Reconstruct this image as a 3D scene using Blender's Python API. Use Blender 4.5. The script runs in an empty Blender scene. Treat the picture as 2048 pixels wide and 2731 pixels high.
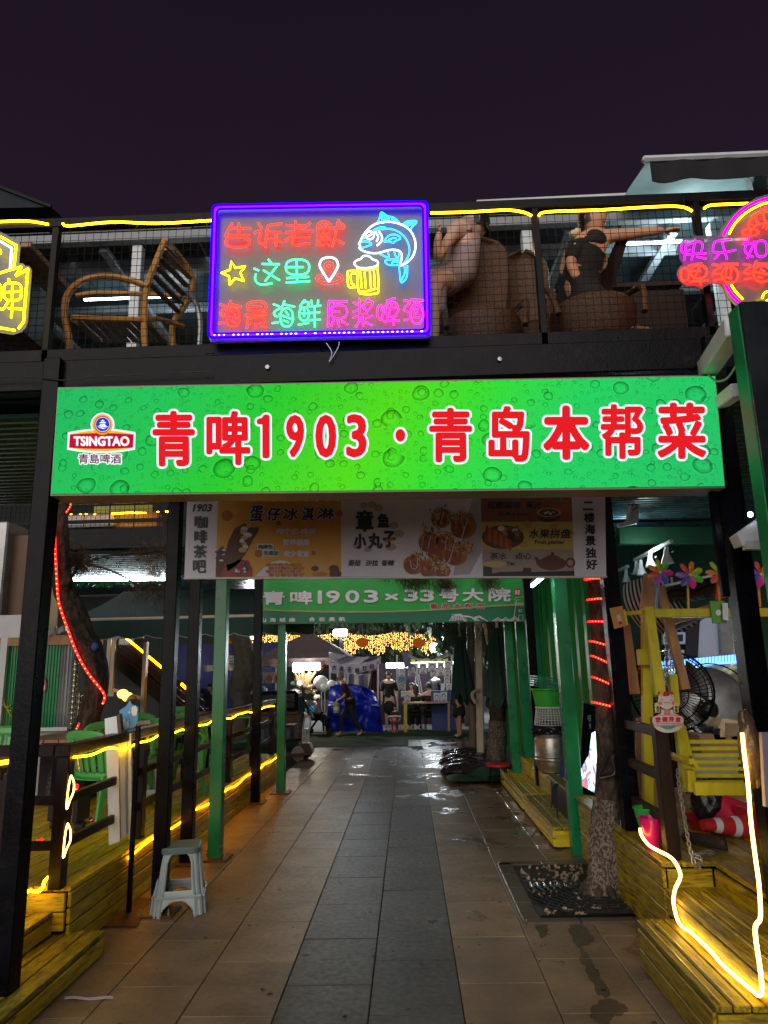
import bpy, bmesh, math, random
from mathutils import Vector, Matrix
random.seed(7)
S = bpy.context.scene
COL = S.collection
# ---------------------------------------------------------------- camera, world, sun, exposure
F, CX, CY, EYE = 1890.0, 1024.0, 1365.5, 1.7
def _d(px, py): return Vector((px-CX, -(py-CY), -F)).normalized()
_Z = _d(835, -7137); _Y = _d(1089, 1781); _Y = (_Y-_Z*_Y.dot(_Z)).normalized(); _X = _Y.cross(_Z)
ROT = Matrix((_X, _Y, _Z))
EYEP = Vector((0, 0, EYE))
cam_d = bpy.data.cameras.new('camera'); cam = bpy.data.objects.new('camera', cam_d); COL.objects.link(cam)
cam.matrix_world = Matrix.Translation(EYEP) @ ROT.to_4x4()
cam_d.sensor_fit = 'VERTICAL'; cam_d.sensor_height = 24; cam_d.lens = F/2731*24
cam_d.clip_start = .05; cam_d.clip_end = 2000
S.camera = cam
w = bpy.data.worlds.new('World'); S.world = w; w.use_nodes = True
nt = w.node_tree; nt.nodes.clear()
wo = nt.nodes.new('ShaderNodeOutputWorld'); bg = nt.nodes.new('ShaderNodeBackground')
tc = nt.nodes.new('ShaderNodeTexCoord'); sx = nt.nodes.new('ShaderNodeSeparateXYZ'); cr = nt.nodes.new('ShaderNodeValToRGB')
nt.links.new(tc.outputs['Generated'], sx.inputs[0]); nt.links.new(sx.outputs['Z'], cr.inputs[0])
nz = nt.nodes.new('ShaderNodeTexNoise'); nz.inputs['Scale'].default_value = 1.6; nz.inputs['Detail'].default_value = 4
nt.links.new(tc.outputs['Generated'], nz.inputs['Vector'])
mxw = nt.nodes.new('ShaderNodeMix'); mxw.data_type = 'RGBA'; mxw.blend_type = 'MULTIPLY'; mxw.inputs[0].default_value = .35
nt.links.new(cr.outputs[0], mxw.inputs[6]); nt.links.new(nz.outputs[0], mxw.inputs[7])
cr.color_ramp.elements[0].position = .0; cr.color_ramp.elements[0].color = (.034, .019, .036, 1)
cr.color_ramp.elements[1].position = .95; cr.color_ramp.elements[1].color = (.0078, .0050, .0115, 1)
e = cr.color_ramp.elements.new(.55); e.color = (.020, .0112, .023, 1)
nt.links.new(mxw.outputs[2], bg.inputs[0]); bg.inputs[1].default_value = .40
nt.links.new(bg.outputs[0], wo.inputs[0])
# glow of the street lamps behind the photographer
sd = bpy.data.lights.new('sun', 'SUN'); sd.energy = .92; sd.angle = math.radians(60); sd.color = (1, .94, .86)
so = bpy.data.objects.new('sun', sd); COL.objects.link(so)
so.rotation_euler = Vector((-.22, -.90, .40)).to_track_quat('Z', 'Y').to_euler()
S.view_settings.view_transform = 'Standard'; S.view_settings.look = 'None'
S.view_settings.exposure = 1.3; S.view_settings.gamma = 1; S.view_settings.use_curve_mapping = False
S.cycles.max_bounces = 7; S.cycles.diffuse_bounces = 3; S.cycles.transparent_max_bounces = 24
S.cycles.caustics_reflective = False; S.cycles.caustics_refractive = False
S.cycles.sample_clamp_indirect = 4; S.cycles.use_denoising = True
# ---------------------------------------------------------------- photo pixel -> point on a real plane
def ray(px, py): return ROT @ Vector((px-CX, -(py-CY), -F))
def PY(px, py, y): r = ray(px, py); return EYEP + r*(y/r.y)
def PZ(px, py, z=0.): r = ray(px, py); return EYEP + r*((z-EYE)/r.z)
def PX(px, py, x): r = ray(px, py); return EYEP + r*(x/r.x)
def crop(x0, y0, s, y): return lambda a, b, dy=0.: PY(x0+a*s, y0+b*s, y+dy)
R = math.radians
def V(*a): return Vector(a)
def rnd(a, b): return random.uniform(a, b)
# ---------------------------------------------------------------- mesh builder
class MB:
 def __init__(s): s.v = []; s.f = []
 def add(s, vs, fs):
  n = len(s.v); s.v += [tuple(v) for v in vs]; s.f += [tuple(i+n for i in f) for f in fs]; return s
 def box(s, c, d, rot=None, b=0.):
  c = Vector(c); hx, hy, hz = d[0]/2, d[1]/2, d[2]/2
  if b <= 0:
   vs = [Vector((x, y, z)) for x in (-hx, hx) for y in (-hy, hy) for z in (-hz, hz)]
   fs = [(0, 1, 3, 2), (4, 6, 7, 5), (0, 4, 5, 1), (2, 3, 7, 6), (0, 2, 6, 4), (1, 5, 7, 3)]
  else:
   b = min(b, hx*.9, hy*.9, hz*.9); vs = []; idx = {}
   for ix in (-1, 1):
    for iy in (-1, 1):
     for iz in (-1, 1):
      for k in range(3):
       p = [ix*(hx-b), iy*(hy-b), iz*(hz-b)]; p[k] = (ix*hx, iy*hy, iz*hz)[k]
       idx[ix, iy, iz, k] = len(vs); vs.append(Vector(p))
   fs = []
   for k in range(3):
    u, w_ = (k+1) % 3, (k+2) % 3
    for sg in (-1, 1):
     q = []
     for a, c2 in ((-1, -1), (1, -1), (1, 1), (-1, 1)):
      t = [0, 0, 0]; t[k] = sg; t[u] = a; t[w_] = c2; q.append(idx[t[0], t[1], t[2], k])
     fs.append(q if sg > 0 else q[::-1])
    for su in (-1, 1):       # edges along k
     for sw in (-1, 1):
      q = []
      for sk, kk in ((-1, u), (1, u), (1, w_), (-1, w_)):
       t = [0, 0, 0]; t[k] = sk; t[u] = su; t[w_] = sw; q.append(idx[t[0], t[1], t[2], kk])
      fs.append(q if su*sw < 0 else q[::-1])
   for ix in (-1, 1):
    for iy in (-1, 1):
     for iz in (-1, 1):
      q = [idx[ix, iy, iz, k] for k in range(3)]; fs.append(q if ix*iy*iz > 0 else q[::-1])
  if rot is not None:
   rot = rot if isinstance(rot, Matrix) else Matrix.Rotation(rot, 3, 'Z'); vs = [rot @ v for v in vs]
  return s.add([c+v for v in vs], fs)
 def bar(s, p, q, w, h=None, up=(0, 0, 1), b=0.):
  p, q = Vector(p), Vector(q); h = h or w; d = (q-p); L = d.length; d.normalize()
  u = Vector(up); x = d.cross(u)
  if x.length < 1e-4: x = d.cross(Vector((0, 1, 0)))
  x.normalize(); z = x.cross(d)
  return s.box((p+q)/2, (w, L, h), Matrix((x, d, z)).transposed(), b)
 def tube(s, pts, r, n=8, closed=False, cap=True):
  pts = [Vector(p) for p in pts]; m = len(pts); rr = r if isinstance(r, (list, tuple)) else [r]*m
  ref = None; rings = []
  for i, p in enumerate(pts):
   a = pts[i-1] if (i > 0 or closed) else p; b_ = pts[(i+1) % m] if (i < m-1 or closed) else p
   t = (b_-a)
   t = t.normalized() if t.length > 1e-9 else Vector((0, 0, 1))
   if ref is None:
    ref = Vector((0, 0, 1)) if abs(t.z) < .9 else Vector((1, 0, 0))
   x = ref - t*ref.dot(t)
   if x.length < 1e-5: x = t.orthogonal()
   x.normalize(); y = t.cross(x); ref = x
   rings.append([p + x*(math.cos(2*math.pi*k/n)*rr[i]) + y*(math.sin(2*math.pi*k/n)*rr[i]) for k in range(n)])
  vs = [v for rg in rings for v in rg]; fs = []
  for i in range(m if closed else m-1):
   j = (i+1) % m
   for k in range(n): fs.append((i*n+k, i*n+(k+1) % n, j*n+(k+1) % n, j*n+k))
  if cap and not closed: fs.append(tuple(range(n))[::-1]); fs.append(tuple((m-1)*n+k for k in range(n)))
  return s.add(vs, fs)
 def lathe(s, c, prof, n=24, ax=None):
  c = Vector(c); vs = []; fs = []; m = len(prof)
  for r, z in prof:
   for k in range(n):
    a = 2*math.pi*k/n; v = Vector((r*math.cos(a), r*math.sin(a), z)); vs.append(c + (ax @ v if ax else v))
  for i in range(m-1):
   for k in range(n): fs.append((i*n+k, i*n+(k+1) % n, (i+1)*n+(k+1) % n, (i+1)*n+k))
  if prof[0][0] > 1e-6: fs.append(tuple(range(n))[::-1])
  if prof[-1][0] > 1e-6: fs.append(tuple((m-1)*n+k for k in range(n)))
  return s.add(vs, fs)
 def prism(s, poly, ext):
  poly = [Vector(p) for p in poly]; ext = Vector(ext); n = len(poly)
  fs = [tuple(range(n)), tuple(range(n, 2*n))[::-1]] + [(i, i+n, (i+1) % n+n, (i+1) % n) for i in range(n)]
  return s.add(poly+[p+ext for p in poly], fs)
 def sph(s, c, r, n=8, m=6, sc=(1, 1, 1)):
  c = Vector(c); vs = []; fs = []
  for i in range(m+1):
   t = math.pi*i/m
   for k in range(n):
    a = 2*math.pi*k/n; vs.append(c+Vector((math.sin(t)*math.cos(a)*r*sc[0], math.sin(t)*math.sin(a)*r*sc[1], math.cos(t)*r*sc[2])))
  for i in range(m):
   for k in range(n): fs.append((i*n+k, (i+1)*n+k, (i+1)*n+(k+1) % n, i*n+(k+1) % n))
  return s.add(vs, fs)
 def grid(s, fn, nu, nv, closed=False):
  vs = [fn(i/nu, j/nv) for j in range(nv+1) for i in range(nu+1)]
  fs = [(j*(nu+1)+i, j*(nu+1)+i+1, (j+1)*(nu+1)+i+1, (j+1)*(nu+1)+i) for j in range(nv) for i in range(nu)]
  return s.add(vs, fs)
 def quad(s, a, b, c, d): return s.add([a, b, c, d], [(0, 1, 2, 3)])
 def mesh(s, name, m, off=Vector((0, 0, 0)), smooth=False, ang=35):
  me = bpy.data.meshes.new(name); me.from_pydata([(v[0]-off.x, v[1]-off.y, v[2]-off.z) for v in s.v], [], s.f)
  me.materials.append(m); me.update()
  if smooth:
   me.shade_smooth(); me.set_sharp_from_angle(angle=R(ang))
  return me
 def build(s, name, m, parent=None, smooth=False, ang=35, solid=0., local=False):
  off = Vector((0, 0, 0)) if (parent is None or local) else wl(parent)
  o = bpy.data.objects.new(name, s.mesh(name, m, off, smooth, ang)); COL.objects.link(o)
  if parent: o.parent = parent
  if solid:
   md = o.modifiers.new('thick', 'SOLIDIFY'); md.thickness = solid; md.offset = 0
  return o
def wl(o):
 v = Vector(o.location)
 while o.parent: o = o.parent; v = v+Vector(o.location)
 return v
def tag(o, label=None, cat=None, group=None, kind=None):
 if label: o['label'] = label
 if cat: o['category'] = cat
 if group: o['group'] = group
 if kind: o['kind'] = kind
 return o
def thing(name, label, cat, loc=(0, 0, 0), group=None):
 o = bpy.data.objects.new(name, None); COL.objects.link(o); o.location = loc; o.empty_display_size = .1
 return tag(o, label, cat, group)
def copy_tree(o, parent=None):
 c = o.copy(); COL.objects.link(c); c.parent = parent
 for ch in list(o.children): copy_tree(ch, c)
 return c
def inst(name, mesh, parent, loc=(0, 0, 0), rot=None):
 o = bpy.data.objects.new(name, mesh); COL.objects.link(o); o.parent = parent; o.location = Vector(loc)
 if rot: o.rotation_euler = rot
 return o
def curve_pts(pts, n=6, closed=False):
 """Catmull-Rom through the points"""
 P = [Vector(p) for p in pts]; out = []; m = len(P)
 if m < 3: return P
 for i in range(m if closed else m-1):
  p0 = P[i-1] if (i > 0 or closed) else P[0]; p1 = P[i]; p2 = P[(i+1) % m]
  p3 = P[(i+2) % m] if (i+2 < m or closed) else P[-1]
  for k in range(n):
   t = k/n
   out.append(.5*((2*p1)+(p2-p0)*t+(2*p0-5*p1+4*p2-p3)*t*t+(3*p1-p0-3*p2+p3)*t**3))
 if not closed: out.append(P[-1])
 return out
# ---------------------------------------------------------------- materials
MATS = {}
def mat(name, col, rough=.6, metal=0., var=.25, scale=5., bump=.15, bscale=60., col2=None, c2at=.55, c2soft=.12, stretch=(1, 1, 1),
  spec=.5, coat=0., rvar=.15, orand=.0, c2scale=None, detail=6, sss=0):
 m = bpy.data.materials.new(name); m.use_nodes = True; t = m.node_tree; N = t.nodes; L = t.links
 b = N['Principled BSDF']; b.inputs['Roughness'].default_value = rough; b.inputs['Metallic'].default_value = metal
 b.inputs['Specular IOR Level'].default_value = spec; b.inputs['Coat Weight'].default_value = coat; b.inputs['Coat Roughness'].default_value = .15
 g = N.new('ShaderNodeNewGeometry'); mp = N.new('ShaderNodeMapping'); mp.inputs['Scale'].default_value = stretch
 L.new(g.outputs['Position'], mp.inputs[0])
 n1 = N.new('ShaderNodeTexNoise'); n1.inputs['Scale'].default_value = scale; n1.inputs['Detail'].default_value = detail; L.new(mp.outputs[0], n1.inputs['Vector'])
 mr = N.new('ShaderNodeMapRange'); mr.inputs[1].default_value = .25; mr.inputs[2].default_value = .75
 mr.inputs[3].default_value = 1-var; mr.inputs[4].default_value = 1+var*.6; L.new(n1.outputs[0], mr.inputs[0])
 src = None
 if col2:
  n2 = N.new('ShaderNodeTexNoise'); n2.inputs['Scale'].default_value = c2scale or scale*1.7; n2.inputs['Detail'].default_value = 9; n2.inputs['Roughness'].default_value = .65
  mp2 = N.new('ShaderNodeVectorMath'); mp2.operation = 'ADD'; mp2.inputs[1].default_value = (31, 17, 5); L.new(mp.outputs[0], mp2.inputs[0]); L.new(mp2.outputs[0], n2.inputs['Vector'])
  r2 = N.new('ShaderNodeMapRange'); r2.inputs[1].default_value = c2at-c2soft/2; r2.inputs[2].default_value = c2at+c2soft/2; L.new(n2.outputs[0], r2.inputs[0])
  mx = N.new('ShaderNodeMix'); mx.data_type = 'RGBA'; L.new(r2.outputs[0], mx.inputs[0]); mx.inputs[6].default_value = (*col, 1); mx.inputs[7].default_value = (*col2, 1); src = mx.outputs[2]
 hs = N.new('ShaderNodeVectorMath'); hs.operation = 'SCALE'
 if src: L.new(src, hs.inputs[0])
 else: hs.inputs[0].default_value = col
 L.new(mr.outputs[0], hs.inputs['Scale']); out = hs.outputs[0]
 if orand:
  oi = N.new('ShaderNodeObjectInfo'); m3 = N.new('ShaderNodeMapRange'); m3.inputs[3].default_value = 1-orand; m3.inputs[4].default_value = 1+orand; L.new(oi.outputs['Random'], m3.inputs[0])
  h2 = N.new('ShaderNodeVectorMath'); h2.operation = 'SCALE'; L.new(out, h2.inputs[0]); L.new(m3.outputs[0], h2.inputs['Scale']); out = h2.outputs[0]
 L.new(out, b.inputs['Base Color'])
 if rvar:
  r3 = N.new('ShaderNodeMapRange'); r3.inputs[3].default_value = max(.02, rough-rvar); r3.inputs[4].default_value = min(1, rough+rvar); L.new(n1.outputs[0], r3.inputs[0]); L.new(r3.outputs[0], b.inputs['Roughness'])
 if bump:
  nb = N.new('ShaderNodeTexNoise'); nb.inputs['Scale'].default_value = bscale; nb.inputs['Detail'].default_value = 5; L.new(mp.outputs[0], nb.inputs['Vector'])
  bp = N.new('ShaderNodeBump'); bp.inputs['Strength'].default_value = bump; bp.inputs['Distance'].default_value = .01; L.new(nb.outputs[0], bp.inputs['Height']); L.new(bp.outputs[0], b.inputs['Normal'])
 return m
def emit(name, col, s=1., k=1.):
 m = bpy.data.materials.new(name); m.use_nodes = True; t = m.node_tree; t.nodes.clear()
 o = t.nodes.new('ShaderNodeOutputMaterial'); e = t.nodes.new('ShaderNodeEmission'); e.inputs[0].default_value = (*col, 1); e.inputs[1].default_value = s
 t.links.new(e.outputs[0], o.inputs[0]); return m
M = {}
M['black_steel'] = mat('black_steel', (.0035, .0035, .006), .30, .0, .4, 9, .12, 60, rvar=.12, spec=.10, col2=(.012, .009, .010), c2at=.62, c2scale=14)
M['dark_wood'] = mat('dark_wood', (.014, .006, .005), .42, 0, .4, 8, .25, 50, stretch=(3, 3, .5), spec=.25)
M['green_steel'] = mat('green_steel', (.006, .21, .07), .30, .0, .25, 5, .06, 90, rvar=.1, col2=(.015, .06, .03), c2at=.66)
M['green_panel'] = mat('green_panel', (.008, .24, .05), .38, .0, .25, 3, .06, 70, stretch=(1, 1, .4))
M['yel_y'] = mat('yellow_painted_wood_along', (.66, .50, .006), .45, 0, .45, 9, .5, 34, col2=(.07, .055, .010), c2at=.63, c2soft=.2, stretch=(4, .5, 4), orand=.28)
M['yel_x'] = mat('yellow_painted_wood_across', (.60, .46, .006), .45, 0, .35, 9, .35, 40, col2=(.07, .055, .010), c2at=.63, c2soft=.2, stretch=(.5, 4, 4), orand=.18)
M['yel_worn'] = mat('worn_yellow_step_wood', (.44, .36, .02), .55, 0, .4, 9, .4, 40, col2=(.10, .085, .03), c2at=.52, c2soft=.25, stretch=(3, .6, 3), orand=.15)
M['yel_dark'] = mat('darker_yellow_wood_along', (.36, .26, .006), .4, 0, .45, 9, .45, 36, col2=(.05, .034, .010), c2at=.56, c2soft=.22, stretch=(4, .5, 4), orand=.25)  # darker copy of the yellow paint, for the right deck and steps
M['yel_darkx'] = mat('darker_yellow_wood_across', (.36, .26, .006), .4, 0, .45, 9, .45, 36, col2=(.05, .034, .010), c2at=.56, c2soft=.22, stretch=(.5, 4, 4), orand=.25)
M['yel_clean'] = mat('bright_yellow_wood', (.55, .46, .012), .5, 0, .25, 8, .25, 50, stretch=(2, 2, .6))
M['raw_wood'] = mat('raw_pine_wood', (.42, .22, .09), .6, 0, .35, 7, .25, 50, stretch=(3, 3, .5))
M['brown_wood'] = mat('brown_wood', (.11, .05, .02), .5, 0, .35, 7, .25, 50, stretch=(3, 3, .5))
M['dark_deck'] = mat('dark_deck_wood', (.05, .04, .02), .55, 0, .35, 7, .25, 50, stretch=(3, .5, 3))
M['white_steel'] = mat('white_steel', (.62, .64, .66), .4, 0, .15, 5, .05, 90)
M['grey_steel'] = mat('galvanised_steel', (.38, .38, .38), .38, .7, .25, 9, .1, 80)
M['white_plastic'] = mat('white_plastic', (.72, .74, .74), .35, 0, .1, 5, .03, 90)
M['white_board'] = mat('white_board', (.80, .81, .82), .5, 0, .12, 4, .05, 60)
M['black_plastic'] = mat('black_plastic', (.014, .014, .015), .4, 0, .3, 9, .1, 100)
M['rubber'] = mat('rubber', (.02, .02, .02), .7, 0, .3, 9, .2, 100)
M['cream'] = mat('cream_enamel', (.58, .5, .36), .4, 0, .12, 5, .05, 60)
M['bark'] = mat('pine_bark', (.075, .045, .03), .85, 0, .55, 16, 1.0, 38, col2=(.02, .014, .010), c2at=.5, stretch=(1, 1, .45), rvar=.05)
M['whitewash'] = mat('whitewashed_bark', (.21, .165, .14), .85, 0, .4, 20, 1.0, 45, col2=(.05, .032, .024), c2at=.49, c2soft=.10, c2scale=62, stretch=(1, 1, .6), rvar=.05)
M['skin'] = mat('skin', (.55, .30, .20), .5, 0, .08, 10, .05, 60)
M['skin_fair'] = mat('fair_skin', (.62, .40, .31), .5, 0, .08, 10, .05, 60)
M['hair'] = mat('black_hair', (.010, .008, .008), .45, 0, .3, 60, .4, 150)
M['grey_hair'] = mat('grey_hair', (.16, .15, .15), .5, 0, .3, 60, .4, 150)
def fabric(n, c, r=.85, **k):
 if n not in M: M[n] = mat(n, c, r, 0, k.pop('var', .25), k.pop('scale', 9), k.pop('bump', .3), 90, **k)
 return M[n]
def paint(n, c, r=.5, **k):
 if n not in M: M[n] = mat(n, c, r, 0, k.pop('var', .12), 6, k.pop('bump', .05), 70, **k)
 return M[n]
LED_Y = emit('yellow_led', (1, .50, .005), 7.); LED_Y2 = emit('amber_led', (1, .34, .002), 8.5)
LED_W = emit('warm_led', (1, .60, .09), 4.6); LED_R = emit('red_led', (1, .012, .008), 1.6)
LED_RD = emit('red_led_diode', (1, .10, .04), 4); TUBE_W = emit('white_tube', (.80, .97, 1), 9.)
KE = .44
# ---------------------------------------------------------------- text fitted to a rectangle
_dg = bpy.context.evaluated_depsgraph_get
def text_mesh(body, offset=0., shear=0., spacing=1., extrude=0.):
 cu = bpy.data.curves.new('t', 'FONT'); cu.body = body; cu.offset = offset; cu.shear = shear; cu.space_character = spacing
 cu.resolution_u = 3; cu.fill_mode = 'FRONT' if extrude == 0 else 'BOTH'; cu.extrude = extrude
 ob = bpy.data.objects.new('t', cu); COL.objects.link(ob); bpy.context.view_layer.update()
 me = bpy.data.meshes.new_from_object(ob.evaluated_get(_dg())); bpy.data.objects.remove(ob); bpy.data.curves.remove(cu)
 return me
def bbox2(me):
 xs = [v.co.x for v in me.vertices]; ys = [v.co.y for v in me.vertices]
 return min(xs), min(ys), max(xs), max(ys)
def text_fit(name, body, rect, plane, m, parent=None, offset=0., shear=0., spacing=1., outline=0., mo=None, lift=.0015, oname=None):
 """rect = photo pixels x0,y0,x1,y1 of the glyphs; plane = fn(px,py)->point; glyph meshes lie on the plane, lifted towards the viewer"""
 me = text_mesh(body, offset, shear, spacing); x0, y0, x1, y1 = bbox2(me); q0, p0, q1, p1 = rect
 A = plane(q0, p1); B = plane(q1, p1); C = plane(q0, p0)
 ux = (B-A)/(x1-x0); uy = (C-A)/(y1-y0); n = ux.cross(uy).normalized()
 def fin(me, nm, mm, lf):
  off = wl(parent) if parent else Vector((0, 0, 0))
  for v in me.vertices: v.co = A+ux*(v.co.x-x0)+uy*(v.co.y-y0)+n*lf-off
  me.materials.clear(); me.materials.append(mm); me.name = nm
  o = bpy.data.objects.new(nm, me); COL.objects.link(o)
  if parent: o.parent = parent
  return o
 if outline:
  mo_ = text_mesh(body, offset+outline, shear, spacing); fin(mo_, oname or 'letter_outline', mo, lift*.5)
 return fin(me, name, m, lift)
# ================================================================ GROUND
def floor_mat(name, c1, c2):
 m = mat(name, c1, .42, 0, .35, 3.2, .22, 130, col2=c2, c2at=.52, c2soft=.35, c2scale=2.3, orand=.14, rvar=0, spec=.5)
 t = m.node_tree; N = t.nodes; L = t.links; b = N['Principled BSDF']
 g = N.new('ShaderNodeNewGeometry'); s = N.new('ShaderNodeSeparateXYZ'); L.new(g.outputs['Position'], s.inputs[0])
 n = N.new('ShaderNodeTexNoise'); n.inputs['Scale'].default_value = 1.5; n.inputs['Detail'].default_value = 5; n.inputs['Roughness'].default_value = .6; n.inputs['Distortion'].default_value = .6
 L.new(g.outputs['Position'], n.inputs['Vector'])
 bx = N.new('ShaderNodeMapRange'); bx.inputs[1].default_value = -.2; bx.inputs[2].default_value = 1.5; bx.inputs[3].default_value = -.12; bx.inputs[4].default_value = .12; L.new(s.outputs[0], bx.inputs[0])
 by = N.new('ShaderNodeMapRange'); by.inputs[1].default_value = 8; by.inputs[2].default_value = 12; by.inputs[3].default_value = 0; by.inputs[4].default_value = .11; L.new(s.outputs[1], by.inputs[0])
 a1 = N.new('ShaderNodeMath'); a1.operation = 'ADD'; L.new(n.outputs[0], a1.inputs[0]); L.new(bx.outputs[0], a1.inputs[1])
 a2 = N.new('ShaderNodeMath'); a2.operation = 'ADD'; L.new(a1.outputs[0], a2.inputs[0]); L.new(by.outputs[0], a2.inputs[1])
 wet = N.new('ShaderNodeMapRange'); wet.inputs[1].default_value = .55; wet.inputs[2].default_value = .66; wet.interpolation_type = 'SMOOTHSTEP'; L.new(a2.outputs[0], wet.inputs[0])
 n2 = N.new('ShaderNodeTexNoise'); n2.inputs['Scale'].default_value = 26; n2.inputs['Detail'].default_value = 4; L.new(g.outputs['Position'], n2.inputs['Vector'])
 r0 = N.new('ShaderNodeMapRange'); r0.inputs[1].default_value = .3; r0.inputs[2].default_value = .7; r0.inputs[3].default_value = .36; r0.inputs[4].default_value = .58; L.new(n2.outputs[0], r0.inputs[0])
 mr = N.new('ShaderNodeMix'); L.new(wet.outputs[0], mr.inputs[0]); L.new(r0.outputs[0], mr.inputs[2]); mr.inputs[3].default_value = .11
 L.new(mr.outputs[0], b.inputs['Roughness'])
 old = b.inputs['Base Color'].links[0].from_socket
 k = N.new('ShaderNodeMapRange'); k.inputs[3].default_value = 1; k.inputs[4].default_value = .62; L.new(wet.outputs[0], k.inputs[0])
 sc = N.new('ShaderNodeVectorMath'); sc.operation = 'SCALE'; L.new(old, sc.inputs[0]); L.new(k.outputs[0], sc.inputs['Scale']); L.new(sc.outputs[0], b.inputs['Base Color'])
 for nd in N:
  if nd.type == 'BUMP':
   ks = N.new('ShaderNodeMapRange'); ks.inputs[3].default_value = .22; ks.inputs[4].default_value = .10; L.new(wet.outputs[0], ks.inputs[0]); L.new(ks.outputs[0], nd.inputs['Strength'])
 return m
M['tile_brown'] = floor_mat('brown_granite_paving', (.245, .172, .105), (.155, .110, .070))
M['tile_grey'] = floor_mat('grey_granite_paving', (.078, .076, .066), (.052, .051, .046))
M['grout'] = mat('dark_joint_sand', (.02, .017, .014), .9, 0, .3, 20, .3, 100)
M['asphalt'] = mat('dark_plaza_ground', (.05, .047, .045), .7, 0, .3, 4, .3, 90)
g = MB().quad((-90, -12, -.016), (90, -12, -.016), (90, 160, -.016), (-90, 160, -.016)).build('ground', M['asphalt']); tag(g, kind='structure')
pav = MB().quad((-2.9, .5, -.012), (2.4, .5, -.012), (2.4, 18.3, -.012), (-2.9, 18.3, -.012)).build('pavement', M['grout']); tag(pav, kind='structure')
TX = [-2.65, -2.17, -1.69, -1.21, -.73, -.25, .23, .71, 1.19, 1.67]
tl = {}
for nm in ('tile_brown', 'tile_grey'):
 tl[nm] = MB().box((0, 0, -.012), (.474, .684, .024), b=.003).mesh('paving_tile', M[nm])
for i in range(len(TX)-1):
 off = (4.72 % .69) if i % 2 else (4.39 % .69)
 y = 1.38+off
 while y < 17.9:
  x = (TX[i]+TX[i+1])/2; nm = 'tile_grey' if i in (4, 5) else 'tile_brown'; yc = y+.345
  if not (i == 8 and 5.5 < yc < 6.6) and not (i == 0 and y > 4):
   inst('paving_tile', tl[nm], pav, (x, yc, rnd(-.0015, .0012)), (rnd(-.002, .002), rnd(-.002, .002), 0))
  y += .69
# cut corner of the tree pit: the pit sits slightly proud of the paving
pit = thing('tree_pit', 'stone-framed tree pit with curved iron grate and pebbles under the red-lit trunk', 'tree pit', (1.12, 6.05, 0))
M['kerb'] = mat('wet_kerb_stone', (.085, .065, .05), .3, 0, .3, 6, .3, 80)
for k in range(4): MB().box((.79, 5.52+k*.36, .006), (.12, .352, .026), b=.005).build('kerb_stone', M['kerb'], pit)
for k in range(3):
 MB().box((.93+k*.37, 6.78, .006), (.362, .10, .026), b=.005).build('kerb_stone', M['kerb'], pit); MB().box((.93+k*.37, 5.33, .005), (.362, .09, .026), b=.005).build('kerb_stone', M['kerb'], pit)
MB().bar((.86, 5.38, .022), (1.50, 5.385, .022), .02, .012).build('steel_edge', M['black_steel'], pit)
MB().box((1.3, 6.05, -.006), (.92, 1.36, .03)).build('soil', mat('wet_dark_soil', (.018, .014, .010), .6, 0, .4, 20, .8, 40), pit)
mb = MB()
for k in range(14):
 r = .20+k*.052
 for a0 in (0, 1):
  pts = []
  for j in range(9):
   a = R(160+ j*14 + a0*3 + k*2); pts.append(V(1.42+math.cos(a)*r*1.0, 6.05+math.sin(a)*r*1.05, .028+.004*math.sin(j)))
  pts = [p for p in pts if .86 < p.x < 1.75 and 5.40 < p.y < 6.72]
  if len(pts) > 2: mb.tube(pts, .011, 5)
for k in range(9):
 a = R(150+k*16); mb.bar((1.42+.12*math.cos(a), 6.05+.12*math.sin(a), .03), (max(.87, 1.42+.62*math.cos(a)), min(6.7, max(5.41, 6.05+.62*math.sin(a))), .03), .012, .012)
mb.build('iron_grate', mat('wet_black_iron', (.05, .055, .055), .25, .6, .3, 15, .2, 90), pit)
M['pebble'] = mat('pale_pebbles', (.24, .17, .11), .45, 0, .5, 40, .2, 90, orand=.4)
pm = [MB().sph((0, 0, 0), .018, 8, 5, (1, rnd(.6, .9), rnd(.45, .7))).mesh('pebble', M['pebble'], smooth=True) for _ in range(5)]
for k in range(270):
 x = rnd(.90, 1.68) if k % 3 else rnd(1.15, 1.6); y = rnd(5.42, 6.68)
 if (x-1.42)**2+(y-5.95)**2 < .03: continue
 o = inst('pebble', random.choice(pm), pit, V(x, y, .012+rnd(0, .012))-V(1.12, 6.05, 0), (rnd(0, 3), rnd(0, 3), rnd(0, 3))); s = rnd(.6, 1.35); o.scale = (s, s, s)
# litter on the paving
tag(MB().grid(lambda u, v: PZ(172+u*130, 2658+v*8, .003)+V(0, 0, .004*math.sin(u*9)), 8, 1).build('plastic_strip', paint('crumpled_pale_plastic', (.5, .42, .55), .2)), 'thin crumpled pale plastic strip lying on the paving beside the lowest left step', 'litter')
mb = MB()
for k in range(46):
 x, y = rnd(.15, 1.1), rnd(4.6, 6.9); s = rnd(.004, .011)
 mb.box((x, y, .003), (s*1.6, s, .003), rnd(0, 3))
tag(mb.build('fallen_leaf_bits', M['brown_wood']), kind='stuff')
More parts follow.
